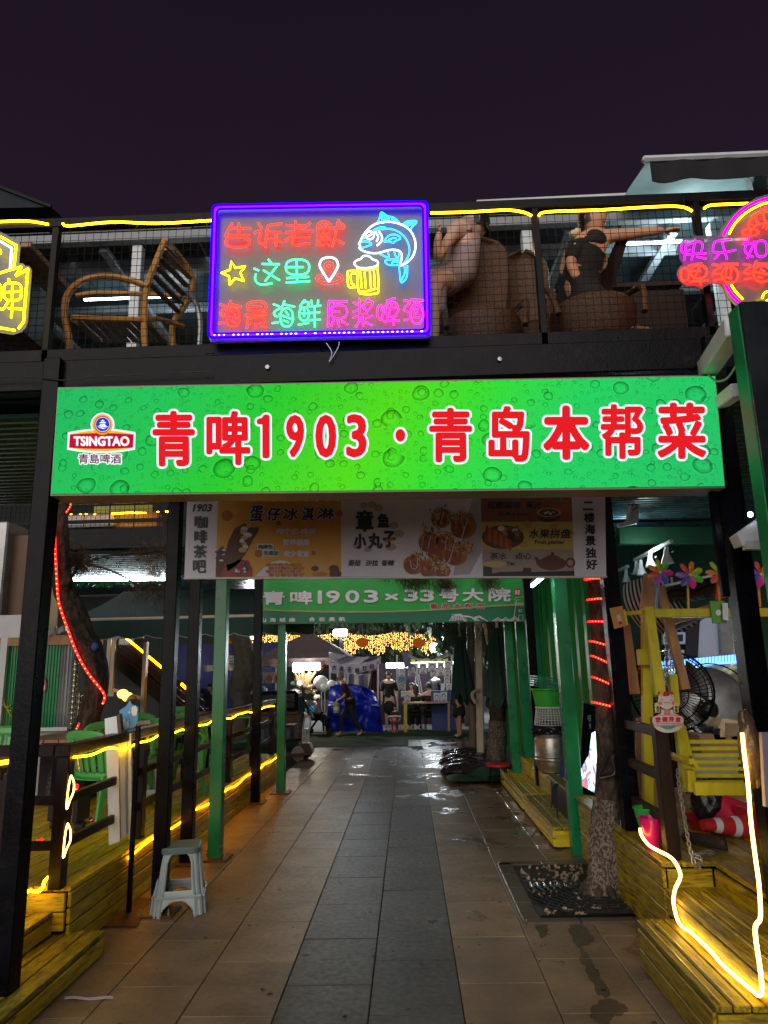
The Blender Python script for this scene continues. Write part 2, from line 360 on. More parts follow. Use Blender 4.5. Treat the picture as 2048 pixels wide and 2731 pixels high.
# ================================================================ LEFT DECK (things: deck, steps, railing)
def plank_run(parent, nm, m, x0, x1, y0, y1, ztop, w=.118, th=.03, gap=.008, along='y', maxl=3.2):
 """horizontal planks filling x0..x1, y0..y1"""
 a0, a1, l0, l1 = (x0, x1, y0, y1) if along == 'y' else (y0, y1, x0, x1)
 n = max(1, round((a1-a0)/w)); w = (a1-a0)/n; cache = {}
 for i in range(n):
  c = a0+(i+.5)*w; s = l0; first = True
  while s < l1-.01:
   L_ = min(maxl*(.45+.55*((i*37) % 10)/10 if first and l1-l0 > maxl else 1), l1-s)
   if l1-s-L_ < .25: L_ = l1-s
   first = False
   key = round(L_, 2)
   if key not in cache:
    d = (w-gap, L_-.004, th) if along == 'y' else (L_-.004, w-gap, th)
    cache[key] = MB().box((0, 0, 0), d, b=.004).mesh(nm, m)
   p = (c, s+L_/2, ztop-th/2) if along == 'y' else (s+L_/2, c, ztop-th/2)
   inst(nm, cache[key], parent, Vector(p)-wl(parent)+V(0, 0, rnd(-.0012, .0012)))
   s += L_
def side_run(parent, nm, m, p, q, z0, z1, n, th=.025, gap=.008, maxl=2.6):
 """vertical cladding boards laid horizontally along p->q (xy)"""
 p, q = Vector((*p, 0)), Vector((*q, 0)); d = (q-p); L_ = d.length; d.normalize(); h = (z1-z0)/n
 ang = math.atan2(d.y, d.x); cache = {}
 for i in range(n):
  s = 0.; first = True
  while s < L_-.01:
   l = min(maxl*(.5+.5*((i*53) % 7)/7 if first and L_ > maxl else 1), L_-s)
   if L_-s-l < .2: l = L_-s
   first = False
   k = round(l, 2)
   if k not in cache: cache[k] = MB().box((0, 0, 0), (l-.004, th, h-gap), b=.004).mesh(nm, m)
   c = p+d*(s+l/2)+V(0, 0, z0+(i+.5)*h)+V(rnd(-.0015, .0015), rnd(-.0015, .0015), 0)
   inst(nm, cache[k], parent, c-wl(parent), (0, 0, ang)); s += l
DZ = .41
dk = thing('terrace_deck', 'long yellow-painted timber terrace deck on the left of the walkway', 'deck', (-3.5, 8.3, 0))
MB().box((-3.42, 8.35, .18), (2.42, 7.1, .35)).build('deck_frame', M['dark_wood'], dk)
MB().box((-3.9, 3.6, .18), (2.5, 2.4, .35)).build('deck_frame', M['dark_wood'], dk)
plank_run(dk, 'deck_plank', M['yel_y'], -4.65, -2.16, 4.8, 12.0, DZ, .122)
plank_run(dk, 'deck_plank', M['yel_y'], -4.65, -2.62, 2.6, 4.79, DZ, .122)
side_run(dk, 'side_board', M['yel_y'], (-2.17, 12.0), (-2.17, 4.8), .0, DZ-.032, 4)
side_run(dk, 'side_board', M['yel_x'], (-2.6, 4.79), (-2.185, 4.79), .155, DZ-.032, 2)
side_run(dk, 'side_board', M['yel_y'], (-2.61, 4.78), (-2.61, 2.6), .155, DZ-.032, 2)
st = thing('timber_steps', 'worn yellow timber steps going up to the left deck beside the sign pole', 'steps', (-2.2, 3.9, 0))
plank_run(st, 'tread_plank', M['yel_worn'], -2.30, -1.955, 2.4, 4.87, .135, .115)
side_run(st, 'riser_board', M['yel_y'], (-1.968, 4.86), (-1.968, 2.4), .0, .10, 1)
side_run(st, 'riser_board', M['yel_x'], (-2.28, 4.86), (-1.99, 4.86), .0, .10, 1)
plank_run(st, 'tread_plank', M['yel_worn'], -2.60, -2.255, 2.4, 4.78, .272, .115)
side_run(st, 'riser_board', M['yel_y'], (-2.27, 4.78), (-2.27, 2.4), .14, .24, 1)
MB().box((-2.3, 3.62, .10), (.04, 2.4, .06)).build('stringer', M['dark_wood'], st)
# ---- railing
def beam(name, p, q, w, h, m, parent, b=.004, up=(0, 0, 1)): return MB().bar(p, q, w, h, up, b).build(name, m, parent)
rl = thing('terrace_railing', 'black timber railing with three rails along the left deck edge', 'railing', (-2.22, 8.4, DZ))
PYS = [4.75, 6.1, 7.5, 9.0, 10.45, 11.85]
RX = -2.23
for y in PYS: MB().box((RX, y, (DZ+1.2)/2+.0), (.085, .085, 1.2-DZ), b=.005).build('post', M['dark_wood'], rl)
for a, b_ in zip(PYS[:-1], PYS[1:]):
 for z in (.66, .93): beam('rail', (RX, a+.04, z), (RX, b_-.04, z), .035, .06, M['dark_wood'], rl)
beam('handrail', (RX, 4.69, 1.235), (RX, 11.93, 1.235), .10, .07, M['dark_wood'], rl)
rl2 = thing('end_railing', 'short black timber railing from the deck corner post to the left gate post', 'railing', (-2.7, 4.75, DZ))
for z in (.66, .93): beam('rail', (RX-.05, 4.75, z), (-3.4, 4.75, z), .035, .055, M['dark_wood'], rl2)
beam('handrail', (RX-.06, 4.75, 1.235), (-3.4, 4.75, 1.235), .10, .07, M['dark_wood'], rl2)
MB().box((-2.66, 4.75, (DZ+1.2)/2), (.07, .07, 1.2-DZ), b=.005).build('post', M['dark_wood'], rl2)
# near left rail piece with rope (left edge of the picture)
rl3 = thing('corner_railing_panel', 'dark timber railing panel at the far left edge in front of the terrace', 'railing', (-2.62, 3.95, .41))
LL = lambda a, b, y=4.05: PY(a, b, y)
p = LL(36, 2030); q = LL(-60, 2040)
beam('handrail', (q.x-.5, 4.05, p.z), (p.x+.03, 4.05, p.z), .08, .07, M['dark_wood'], rl3)
MB().box((p.x-.0, 4.05, (DZ+p.z)/2-.02), (.07, .07, p.z-DZ-.08), b=.004).build('post', M['dark_wood'], rl3)
MB().box((p.x-.3, 4.06, (DZ+p.z)/2-.02), (.52, .03, p.z-DZ-.16), b=.003).build('panel', M['dark_wood'], rl3)
# ---- LED ropes, left side
def rope(name, pts, r, m, label, group=None, n=7, wob=.004, k=5, cat='light rope'):
 pts = curve_pts([Vector(p)+V(rnd(-wob, wob), rnd(-wob, wob), rnd(-wob, wob)) for p in pts], k)
 o = MB().tube(pts, r, n).build(name, m, smooth=True); tag(o, label, cat, group); return o
edge = []
y = 4.93
while y < 11.95:
 sag = .0; z = DZ-.035+.012*math.sin(y*5.3)
 x = -2.150+.006*math.sin(y*9)
 if 6.93 < y < 7.1: x += .0
 edge.append(V(x, y, z-.01)); y += .26
rope('led_rope', edge[3:], .0068, LED_Y2, 'amber LED light rope fixed along the edge of the left deck')
hr = [V(-2.17, y_, 1.175+.012*math.sin(y_*4.1)+.01*math.sin(y_*11)) for y_ in [4.72+.28*i for i in range(26)]]
rope('led_rope', hr, .0075, LED_Y, 'yellow LED light rope under the handrail of the left deck railing')
hx = V(-2.165, 4.70, 0)
for zz, lab in ((.985, 'upper'), (.70, 'lower')):
 rope('led_rope', [hx+V(.0, 0, zz+.10), hx+V(.020, 0, zz+.055), hx+V(.024, -.005, zz), hx+V(.004, 0, zz-.045), hx+V(-.014, 0, zz-.10), hx+V(-.016, 0, zz-.04), hx+V(-.010, -.005, zz+.03), hx+V(-.006, 0, zz+.08), hx+V(.0, 0, zz+.10)], .005, LED_W, f'{lab} short LED loop on the left railing post', wob=.001)
c2 = lambda a, b, y: PY(a*.2486, 1950+b*.2486, y)
rope('led_rope', [c2(580, 1525, 4.74), c2(540, 1550, 4.74), c2(480, 1610, 4.73), c2(455, 1680, 4.72), c2(400, 1725, 4.71), c2(320, 1715, 4.72), c2(240, 1750, 4.5), c2(150, 1830, 4.2)], .010, LED_Y, 'yellow LED rope draped over the left deck corner', wob=.002)
rope('led_rope', [PY(-30, 2036, 4.0), PY(10, 2034, 4.0), PY(46, 2026, 4.0), PY(55, 2034, 4.0), PY(44, 2046, 4.0)], .012, LED_Y, 'yellow LED light rope under the handrail at the far left edge', wob=.001)
# ================================================================ RIGHT DECK AND STEPS
DR = .52
dr = thing('terrace_deck', 'yellow timber terrace deck on the right under the swing bench', 'deck', (3.2, 6.0, 0))
MB().box((3.2, 6.6, .24), (3.3, 3.7, .46)).build('deck_frame', M['dark_wood'], dr)
MB().box((3.3, 3.9, .24), (2.9, 1.45, .46)).build('deck_frame', M['dark_wood'], dr)
plank_run(dr, 'deck_plank', M['yel_dark'], 1.50, 4.85, 4.72, 8.4, DR, .125)
plank_run(dr, 'deck_plank', M['yel_dark'], 1.815, 4.85, 3.0, 4.71, DR, .125)
side_run(dr, 'side_board', M['yel_dark'], (1.515, 4.72), (1.515, 6.9), .02, DR-.034, 4)
side_run(dr, 'side_board', M['yel_darkx'], (1.53, 4.715), (1.80, 4.715), .37, DR-.034, 1)
side_run(dr, 'side_board', M['yel_dark'], (1.815, 3.2), (1.815, 4.70), .37, DR-.034, 1)
sr = thing('timber_steps', 'yellow timber steps to the right deck, outlined by a bright LED rope', 'steps', (1.5, 4.1, 0))
plank_run(sr, 'tread_plank', M['yel_dark'], 1.29, 1.53, 3.52, 4.62, .24, .08)
side_run(sr, 'riser_board', M['yel_dark'], (1.30, 3.55), (1.30, 4.60), .0, .205, 2)
side_run(sr, 'riser_board', M['yel_darkx'], (1.30, 3.54), (1.80, 3.54), .0, .205, 2)
side_run(sr, 'riser_board', M['yel_darkx'], (1.31, 4.61), (1.50, 4.61), .0, .205, 1)
plank_run(sr, 'tread_plank', M['yel_dark'], 1.50, 1.82, 3.2, 4.70, .385, .105)
side_run(sr, 'riser_board', M['yel_dark'], (1.515, 3.25), (1.515, 4.69), .242, .352, 1)
MB().box((1.55, 4.1, .1), (.4, 1.0, .18)).build('stringer', M['dark_wood'], sr)
strip = paint('brass_anti_slip_strip', (.6, .5, .15), .25)
for x in (1.325, 1.385): MB().box((x, 4.05, .2425), (.008, .98, .004)).build('anti_slip_strip', strip, sr)
for x in (1.575, 1.68): MB().box((x, 4.1, .3875), (.008, 1.0, .004)).build('anti_slip_strip', strip, sr)
rr = thing('terrace_railing', 'black timber railing beside the tree trunk on the right deck', 'railing', (1.58, 5.2, DR))
MB().box((1.60, 4.80, DR+.42), (.085, .085, .84), b=.005).build('post', M['dark_wood'], rr)
for z in (.74, 1.0, 1.27): beam('rail', (1.60, 4.86, z), (1.60, 5.50, z), .04, .065, M['dark_wood'], rr)
c6 = lambda a, b, y: PY(1540+a*.3984, 1850+b*.3984, y)
rope('led_rope', [PX(1540+a_*.39844, 1850+b_*.39844, 1.482) for a_, b_ in ((420, 900), (430, 950), (475, 1010), (540, 1050), (610, 1085), (660, 1135), (690, 1220), (655, 1310), (645, 1400), (665, 1500), (700, 1560), (760, 1600), (880, 1712), (970, 1815), (1060, 1892), (1140, 1962), (1200, 2012))], .0095, LED_W, 'bright warm LED rope winding down the right steps', wob=.002)
rope('led_rope', [PX(1540+a_*.39844, 1850+b_*.39844, 1.482) for a_, b_ in ((1200, 2012), (1222, 2020), (1234, 1990), (1222, 1850), (1195, 1660), (1190, 1560))]+[c6(1225, 1490, 3.78), c6(1215, 1280, 3.78), c6(1190, 1080, 3.79), c6(1160, 850, 3.79), c6(1140, 600, 3.80), c6(1118, 420, 3.81), c6(1106, 265, 3.82)], .0095, LED_W, 'bright warm LED light rope running up the right gate post', wob=.002)
# ================================================================ FRONT GATE
GY = 4.0
gate = thing('entrance_gate_frame', 'tall black steel gate frame carrying the glowing green sign', 'gate frame', (0, GY, 0))
def post(name, x0, x1, z0, z1, y, m, parent, dy=.12, b=.006): return MB().box(((x0+x1)/2, y, (z0+z1)/2), (abs(x1-x0), dy, z1-z0), b=b).build(name, m, parent)
pl0 = PY(68, 1500, GY-.06); pl1 = PY(117, 1500, GY-.06)
post('post', pl0.x, pl1.x, 0, 3.60, GY, M['black_steel'], gate)
pr0 = PY(1955, 1500, GY-.06); pr1 = PY(2000, 1500, GY-.06)
post('post', pr0.x, pr1.x+.02, 0, 3.6, GY, M['black_steel'], gate)
post('conduit', PY(1920, 1500, GY-.05).x, PY(1941, 1500, GY-.05).x, 2.05, 3.0, GY-.02, M['black_steel'], gate, .04)
MB().box((-.05, GY+.12, 3.50), (6.6, .28, .20), b=.008).build('header_beam', M['black_steel'], gate)
for x, z in ((-2.15, 3.5), (-2.15, 3.42), (1.9, 3.5), (1.9, 3.42), (-.8, 3.5), (.6, 3.5)): MB().lathe((x, GY-.025, z), [(.014, 0), (.014, .012), (0, .014)], 6, Matrix.Rotation(R(90), 3, 'X')).build('bolt_head', M['grey_steel'], gate)
tag(MB().tube(curve_pts([PY(-60, 1012, 3.93), PY(60, 1004, 3.93), PY(170, 1014, 3.93), PY(240, 1006, 3.93), PY(420, 996, 3.93), PY(560, 990, 3.93)], 5), .004, 5).build('cable', M['black_plastic'], smooth=True), 'thin sagging cable along the header beam above the beer logo', 'cable')
tag(MB().tube(curve_pts([PY(870, 915, 3.95), PY(885, 940, 3.94), PY(878, 965, 3.95), PY(900, 930, 3.95), PY(905, 912, 3.95)], 5), .0025, 5).build('cable', M['white_plastic'], smooth=True), 'thin feed wire looping below the blue-framed neon sign', 'cable')
tag(MB().tube(curve_pts([PY(1890, 1000, 3.8), PY(1910, 1016, 3.7), PY(1940, 1008, 3.6), PY(1968, 968, 3.35)], 5), .006, 6).build('cable', M['grey_steel'], smooth=True), 'grey cable looping from the gate corner to the pylon', 'cable')
# ---- lightbox sign
cs = [PY(155, 1036, 3.88), PY(136, 1316, 3.88), PY(1907, 1003, 3.88), PY(1932, 1295, 3.88)]
bl, br, tl_, tr = cs[1], cs[3], cs[0], cs[2]
sgn = thing('lightbox_sign', 'long glowing green lightbox sign with droplets, red characters and beer logo over the entrance', 'sign', ((bl.x+br.x)/2, 3.9, bl.z))
def sign_mat():
 m = bpy.data.materials.new('backlit_green_droplet_print'); m.use_nodes = True; t = m.node_tree; N = t.nodes; L = t.links; N.clear()
 o = N.new('ShaderNodeOutputMaterial'); e = N.new('ShaderNodeEmission'); L.new(e.outputs[0], o.inputs[0])
 g = N.new('ShaderNodeNewGeometry'); s = N.new('ShaderNodeSeparateXYZ'); L.new(g.outputs['Position'], s.inputs[0])
 xr = N.new('ShaderNodeMapRange'); xr.inputs[1].default_value = -2.1; xr.inputs[2].default_value = 1.9; L.new(s.outputs[0], xr.inputs[0])
 zr = N.new('ShaderNodeMath'); zr.operation = 'MULTIPLY_ADD'; L.new(s.outputs[2], zr.inputs[0]); zr.inputs[1].default_value = -.16; zr.inputs[2].default_value = .48
 ad = N.new('ShaderNodeMath'); ad.operation = 'ADD'; L.new(xr.outputs[0], ad.inputs[0]); L.new(zr.outputs[0], ad.inputs[1])
 c = N.new('ShaderNodeValToRGB'); L.new(ad.outputs[0], c.inputs[0]); el = c.color_ramp.elements
 el[0].position = 0; el[0].color = (.02, .47, .11, 1); el[1].position = 1; el[1].color = (.02, .50, .13, 1)
 for p, k in ((.14, (.02, .52, .09, 1)), (.30, (.025, .56, .03, 1)), (.48, (.085, .68, .014, 1)), (.60, (.04, .68, .03, 1)), (.76, (.02, .60, .11, 1))):
  x = el.new(p); x.color = k
 cxz = N.new('ShaderNodeCombineXYZ'); L.new(s.outputs[0], cxz.inputs[0]); L.new(s.outputs[2], cxz.inputs[1])
 cur = None
 for sc, amp, seed, rmax in ((5.6, 1.0, 0, .34), (12., 1.0, 3, .34), (27., .9, 7, .34), (58., .7, 11, .32)):
  mp = N.new('ShaderNodeMapping'); mp.inputs['Location'].default_value = (seed*3.1, seed*1.7, 0); mp.inputs['Scale'].default_value = (sc*.92, sc, 0); L.new(cxz.outputs[0], mp.inputs[0])
  v = N.new('ShaderNodeTexVoronoi'); v.voronoi_dimensions = '2D'; v.inputs['Scale'].default_value = 1; v.inputs['Randomness'].default_value = .85
  nzz = N.new('ShaderNodeTexNoise'); nzz.inputs['Scale'].default_value = 1.8; L.new(mp.outputs[0], nzz.inputs['Vector'])
  vm = N.new('ShaderNodeVectorMath'); vm.operation = 'MULTIPLY_ADD'; L.new(nzz.outputs['Color'], vm.inputs[0]); vm.inputs[1].default_value = (.22, .22, 0); L.new(mp.outputs[0], vm.inputs[2])
  L.new(vm.outputs[0], v.inputs['Vector'])
  sp = N.new('ShaderNodeSeparateXYZ'); L.new(v.outputs['Color'], sp.inputs[0])
  rr_ = N.new('ShaderNodeMapRange'); rr_.inputs[1].default_value = .25; rr_.inputs[2].default_value = 1; rr_.inputs[3].default_value = .02; rr_.inputs[4].default_value = rmax; L.new(sp.outputs[0], rr_.inputs[0])
  dv = N.new('ShaderNodeMath'); dv.operation = 'DIVIDE'; L.new(v.outputs['Distance'], dv.inputs[0]); L.new(rr_.outputs[0], dv.inputs[1])
  # crescent shading inside the drop
  of = N.new('ShaderNodeVectorMath'); of.operation = 'SUBTRACT'; L.new(vm.outputs[0], of.inputs[0]); L.new(v.outputs['Position'], of.inputs[1])
  so_ = N.new('ShaderNodeSeparateXYZ'); L.new(of.outputs[0], so_.inputs[0])
  rp = N.new('ShaderNodeValToRGB'); k = rp.color_ramp.elements; h = N.new('ShaderNodeMath'); h.operation = 'MULTIPLY'; h.inputs[1].default_value = .5; L.new(dv.outputs[0], h.inputs[0]); L.new(h.outputs[0], rp.inputs[0])
  k[0].position = 0; k[0].color = (.52, .52, .52, 1); k[1].position = .56; k[1].color = (.5, .5, .5, 1)
  for pp, q in ((.26, .50), (.38, .34), (.45, .20), (.485, .40), (.51, .62)): x = k.new(pp); x.color = (q, q, q, 1)
  sh = N.new('ShaderNodeMath'); sh.operation = 'MULTIPLY'; L.new(so_.outputs[1], sh.inputs[0]); sh.inputs[1].default_value = -.22
  ins = N.new('ShaderNodeMath'); ins.operation = 'LESS_THAN'; L.new(dv.outputs[0], ins.inputs[0]); ins.inputs[1].default_value = .95
  s2 = N.new('ShaderNodeMath'); s2.operation = 'MULTIPLY'; L.new(sh.outputs[0], s2.inputs[0]); L.new(ins.outputs[0], s2.inputs[1])
  s3 = N.new('ShaderNodeMath'); s3.operation = 'ADD'; L.new(rp.outputs[0], s3.inputs[0]); L.new(s2.outputs[0], s3.inputs[1])
  mm = N.new('ShaderNodeMath'); mm.operation = 'MULTIPLY_ADD'; L.new(s3.outputs[0], mm.inputs[0]); mm.inputs[1].default_value = 2*amp; mm.inputs[2].default_value = 1-amp
  if cur is None: cur = mm.outputs[0]
  else:
   q = N.new('ShaderNodeMath'); q.operation = 'MULTIPLY'; L.new(cur, q.inputs[0]); L.new(mm.outputs[0], q.inputs[1]); cur = q.outputs[0]
 sc_ = N.new('ShaderNodeVectorMath'); sc_.operation = 'SCALE'; L.new(c.outputs[0], sc_.inputs[0]); L.new(cur, sc_.inputs['Scale']); L.new(sc_.outputs[0], e.inputs[0]); e.inputs[1].default_value = KE
 return m
dpt = V(0, .18, 0)
MB().prism([bl+V(-.008, .01, -.012), br+V(.008, .01, -.012), tr+V(.008, .01, .012), tl_+V(-.008, .01, .012)], dpt).build('casing', paint('aluminium_casing', (.20, .17, .12), .4), sgn)
MB().prism([bl, br, tr, tl_], V(0, .012, 0)).build('lit_face', sign_mat(), sgn)
def splane(off=.0):
 def f(px, py):  # bilinear on the sign face plane y
  return PY(px, py, 3.88-.002-off)
 return f
WHT = emit('backlit_white_print', (.88, .95, 1), KE); REDP = emit('backlit_red_print', (.75, .012, .018), KE)
SP = splane()
def fat_text(name, body, rect, plane, m, parent, bold=0., outline=0., mo=None, shear=0., lift=.0022, oname='character_outline', spacing=1., poly=None):
 """rect bounds the inked glyph; bold/outline grow the strokes by that many photo pixels, keeping the shape clean"""
 me = text_mesh(body, 0, shear, spacing)
 if poly: me = bpy.data.meshes.new('p'); me.from_pydata([(a, -b, 0) for a, b in poly], [], [tuple(range(len(poly)))[::-1]])
 x0, y0, x1, y1 = bbox2(me); q0, p0, q1, p1 = rect
 A = plane(q0+bold, p1-bold); B = plane(q1-bold, p1-bold); C = plane(q0+bold, p0+bold)
 ux = (B-A)/(x1-x0); uy = (C-A)/(y1-y0); n = ux.cross(uy).normalized(); pix = (B-A).length/max(1, (q1-q0-2*bold))
 ex, ey = ux.normalized(), uy.normalized(); off = wl(parent); base = [A+ux*(v.co.x-x0)+uy*(v.co.y-y0)-off for v in me.vertices]; fc = [tuple(p.vertices) for p in me.polygons]
 bpy.data.meshes.remove(me)
 def grow(nm, r, mm, lf, k):
  b_ = MB()
  offs = [(0, 0)] if r <= 0 else [(math.cos(2*math.pi*i/k)*r*pix, math.sin(2*math.pi*i/k)*r*pix) for i in range(k)]
  if r*pix > .008 and k > 8: offs += [(a*.5, c*.5) for a, c in offs[::2]]
  for i, (a, c) in enumerate(offs): b_.add([v+ex*a+ey*c+n*(lf+i*.00003) for v in base], fc)
  return b_.build(nm, mm, parent, local=True)
 if outline: grow(oname, bold+outline, mo, lift*.4, 14)
 return grow(name, bold, m, lift, 8)
c4 = lambda r: (100+r[0]*.5787, 980+r[1]*.5787, 100+r[2]*.5787, 980+r[3]*.5787)
c5 = lambda r: (1000+r[0]*.6317, 980+r[1]*.6317, 1000+r[2]*.6317, 980+r[3]*.6317)
for ch, rc, bd in (('青', (530, 200, 728, 458), 4.6), ('啤', (778, 200, 982, 452), 4.2), ('1', (1010, 217, 1070, 420), 4.5), ('9', (1145, 218, 1230, 418), 4.5), ('0', (1280, 217, 1378, 418), 4.8), ('3', (1422, 215, 1518, 416), 4.5)):
 fat_text('red_character', ch, c4(rc), SP, REDP, sgn, bold=bd, outline=6, mo=WHT, poly=[(0, 34), (0, 22), (20, 14), (28, 0), (40, 0), (40, 203), (24, 203), (24, 34)] if ch == '1' else None)
for ch, rc, bd in (('青', (228, 170, 412, 402), 4.6), ('岛', (478, 162, 655, 400), 4.4), ('本', (708, 160, 908, 392), 6.0), ('帮', (952, 155, 1136, 388), 4.0), ('菜', (1190, 148, 1400, 388), 4.8)):
 fat_text('red_character', ch, c5(rc), SP, REDP, sgn, bold=bd, outline=6, mo=WHT)
def disc(name, c, rx, ry, plane, m, parent, n=28, ring=None, lift=0):
 b_ = MB(); P = [plane(c[0]+rx*math.cos(2*math.pi*k/n), c[1]+ry*math.sin(2*math.pi*k/n))+V(0, -lift, 0) for k in range(n)]
 if ring:
  Q = [plane(c[0]+rx*ring*math.cos(2*math.pi*k/n), c[1]+ry*ring*math.sin(2*math.pi*k/n))+V(0, -lift, 0) for k in range(n)]
  b_.add(P+Q, [(k, (k+1) % n, n+(k+1) % n, n+k) for k in range(n)])
 else: b_.add(P, [tuple(range(n))])
 return b_.build(name, m, parent)
def flat(name, pts, plane, m, parent, lift=0.):
 return MB().add([plane(a, b)+V(0, -lift, 0) for a, b in pts], [tuple(range(len(pts)))]).build(name, m, parent)
dc = (1000+107*.6317, 980+287*.6317)
disc('dot_outline', dc, 19, 23, SP, WHT, sgn, lift=.001); disc('dot', dc, 13, 17, SP, REDP, sgn, lift=.002)
# logo: crop [160,1080] scale .14467
LG = lambda a, b: SP(160+a*.14467, 1080+b*.14467)
GOLD = emit('backlit_gold_print', (.80, .52, .03), KE); BLUE = emit('backlit_blue_print', (.02, .035, .72), KE); ORG = emit('backlit_orange_print', (.62, .13, .01), KE); RED2 = emit('backlit_deep_red_print', (.55, .005, .03), KE); MARO = emit('backlit_maroon_print', (.16, .01, .06), KE)
def arcpts(x0, x1, yc, ye, n=10): return [(x0+(x1-x0)*i/n, ye+(yc-ye)*(1-(2*i/n-1)**2)) for i in range(n+1)]
lgp = lambda ins, nm, m, lf: flat(nm, arcpts(145+ins, 1395-ins, 435+ins*1.0, 505+ins*1.1)+arcpts(1385-ins*1.15, 130+ins*1.15, 890-ins, 825-ins*1.05), LG, m, sgn, lf)
lgp(0, 'logo_border', WHT, .0008); disc('logo_ring_border', (785, 365), 222, 222, LG, WHT, sgn, lift=.0010)
lgp(34, 'logo_gold_edge', GOLD, .0012)
flat('logo_ribbon', arcpts(186, 1362, 520, 545)+arcpts(1345, 168, 812, 788), LG, RED2, sgn, .0014)
disc('logo_ring', (785, 365), 185, 190, LG, ORG, sgn, lift=.0018); disc('logo_ring_gold', (785, 365), 178, 183, LG, GOLD, sgn, ring=.90, lift=.0020)
for k in range(14):
 a = R(200-k*17) if k < 7 else R(-20+(k-7)*17)
 a = R(130+k*14) if k < 7 else R(-34+(k-7)*14)
 disc('logo_wheat_grain', (785+157*math.cos(a), 365+160*math.sin(a)), 15, 9, LG, GOLD, sgn, n=8, lift=.0022)
disc('logo_medallion_border', (788, 362), 132, 134, LG, WHT, sgn, lift=.0024); disc('logo_medallion', (788, 362), 125, 127, LG, BLUE, sgn, lift=.0026)
for pts in ([(790, 270), (750, 302), (832, 302)], [(722, 338), (758, 312), (828, 312), (856, 338)], [(745, 350), (838, 350), (832, 362), (748, 362)], [(706, 398), (745, 364), (832, 364), (872, 398)], [(680, 402), (740, 380), (800, 400), (898, 402), (850, 418), (780, 412), (730, 398)], [(700, 420), (760, 412), (830, 438), (860, 440), (800, 448), (740, 428)]):
 flat('logo_pagoda', pts, LG, WHT, sgn, .0030)
lr = lambda a, b, c, d: (160+a*.14467, 1080+b*.14467, 160+c*.14467, 1080+d*.14467)
fat_text('logo_lettering', 'TSINGTAO', lr(250, 578, 1285, 762), SP, WHT, sgn, bold=1.5, lift=.0026, shear=0)
fat_text('logo_small_characters', '青島啤酒', lr(345, 905, 1130, 1085), SP, MARO, sgn, bold=.55, outline=3.2, mo=WHT, lift=.003)
# ================================================================ POSTER BANNER (behind the gate)
BY = 5.52
bn = thing('menu_poster_banner', 'wide food menu banner with ice cream, octopus balls and teapot', 'banner', (-.1, BY, 2.42))
BP = lambda a, b: PY(a, b, BY)
def corners(pl_, pts): return [pl_(*p) for p in pts]
q = corners(BP, [(492, 1541), (1617, 1537), (1596, 1316), (500, 1326)])
for k in (2, 3): q[k] = q[k]+V(0, 0, .03)
MB().prism([v+V(0, .012, 0) for v in q], V(0, .05, 0)).build('back_board', M['grey_steel'], bn)
cA = lambda a, b: (500+a*.36166, 1300+b*.36166)      # left crop
cB = lambda a, b: (1040+a*.34961, 1300+b*.34961)     # right crop
def pr(n, c): return paint('print_'+n, c, .45, bump=.02)
PW, PO, PB = pr('white', (.74, .70, .84)), pr('mustard', (.74, .36, .035)), pr('black', (.012, .012, .02))
def bflat(nm, pts, cf, m, lf=0.): return flat(nm, [cf(*p) for p in pts], BP, m, bn, lf)
bflat('white_print', [(-24, 668), (205, 665), (226, 66), (-2, 72)], cA, PW, 0)
bflat('ice_cream_poster', [(205, 665), (1134, 656), (1132, 60), (226, 66)], cA, PO, 0)
flat('octopus_ball_poster', [cA(1134, 656), cB(710, 682), cB(690, 55), cA(1132, 60)], BP, PW, bn, 0)
bflat('coffee_poster', [(697, 262), (1393, 262), (1384, 50), (690, 55)], cB, pr('rust', (.26, .075, .022)), 0)
bflat('fruit_poster', [(705, 472), (1400, 472), (1393, 262), (697, 262)], cB, pr('yellow', (.55, .42, .10)), 0)
bflat('tea_poster', [(710, 682), (1408, 680), (1400, 472), (705, 472)], cB, pr('pinkgrey', (.36, .27, .25)), 0)
bflat('white_print', [(1408, 680), (1650, 678), (1640, 45), (1384, 50)], cB, PW, 0)
def btext(s, r, cf, m, bold=0., **k):
 a, b = cf(r[0], r[1]); c, d = cf(r[2], r[3]); return fat_text(k.pop('nm', 'printed_text'), s, (a, b, c, d), BP, m, bn, bold=bold, lift=k.pop('lift', .006), **k)
btext('1903', (38, 122, 182, 180), cA, PB, 1.0, shear=.25)
for ch, r in zip('咖啡茶吧', ((52, 208, 150, 302), (50, 315, 148, 412), (46, 425, 144, 522), (40, 535, 138, 632))): btext(ch, r, cA, PB, 1.2)
for ch, r in zip('蛋仔冰淇淋', ((460, 135, 560, 255), (590, 150, 690, 245), (705, 150, 815, 245), (845, 145, 935, 245), (955, 150, 1085, 235))): btext(ch, r, cA, pr('navy', (.03, .015, .09)), .9, outline=3, mo=PW, shear=.12)
NV = pr('navy', (.03, .015, .09))
btext('纯牛奶·鸡蛋', (652, 303, 950, 345), cA, PW, .8, shear=.1); btext('营养健康', (705, 380, 905, 430), cA, PW, .8, shear=.1); btext('老少皆宜', (708, 465, 900, 512), cA, PW, .8, shear=.1)
bflat('label_patch', [(515, 460), (635, 460), (635, 415), (515, 415)], cA, PW, .002); bflat('label_patch', [(552, 508), (676, 508), (676, 462), (552, 462)], cA, PW, .002)
btext('纯绿色', (522, 422, 630, 455), cA, pr('dark_green', (.01, .12, .07)), .5); btext('无添加', (560, 468, 670, 502), cA, pr('dark_green', (.01, .12, .07)), .5)
def bdisc(nm, c, rx, ry, cf, m, lf, n=18, ring=None):
 a, b = cf(*c); return disc(nm, (a, b), rx*.356, ry*.356, BP, m, bn, n=n, ring=ring, lift=lf)
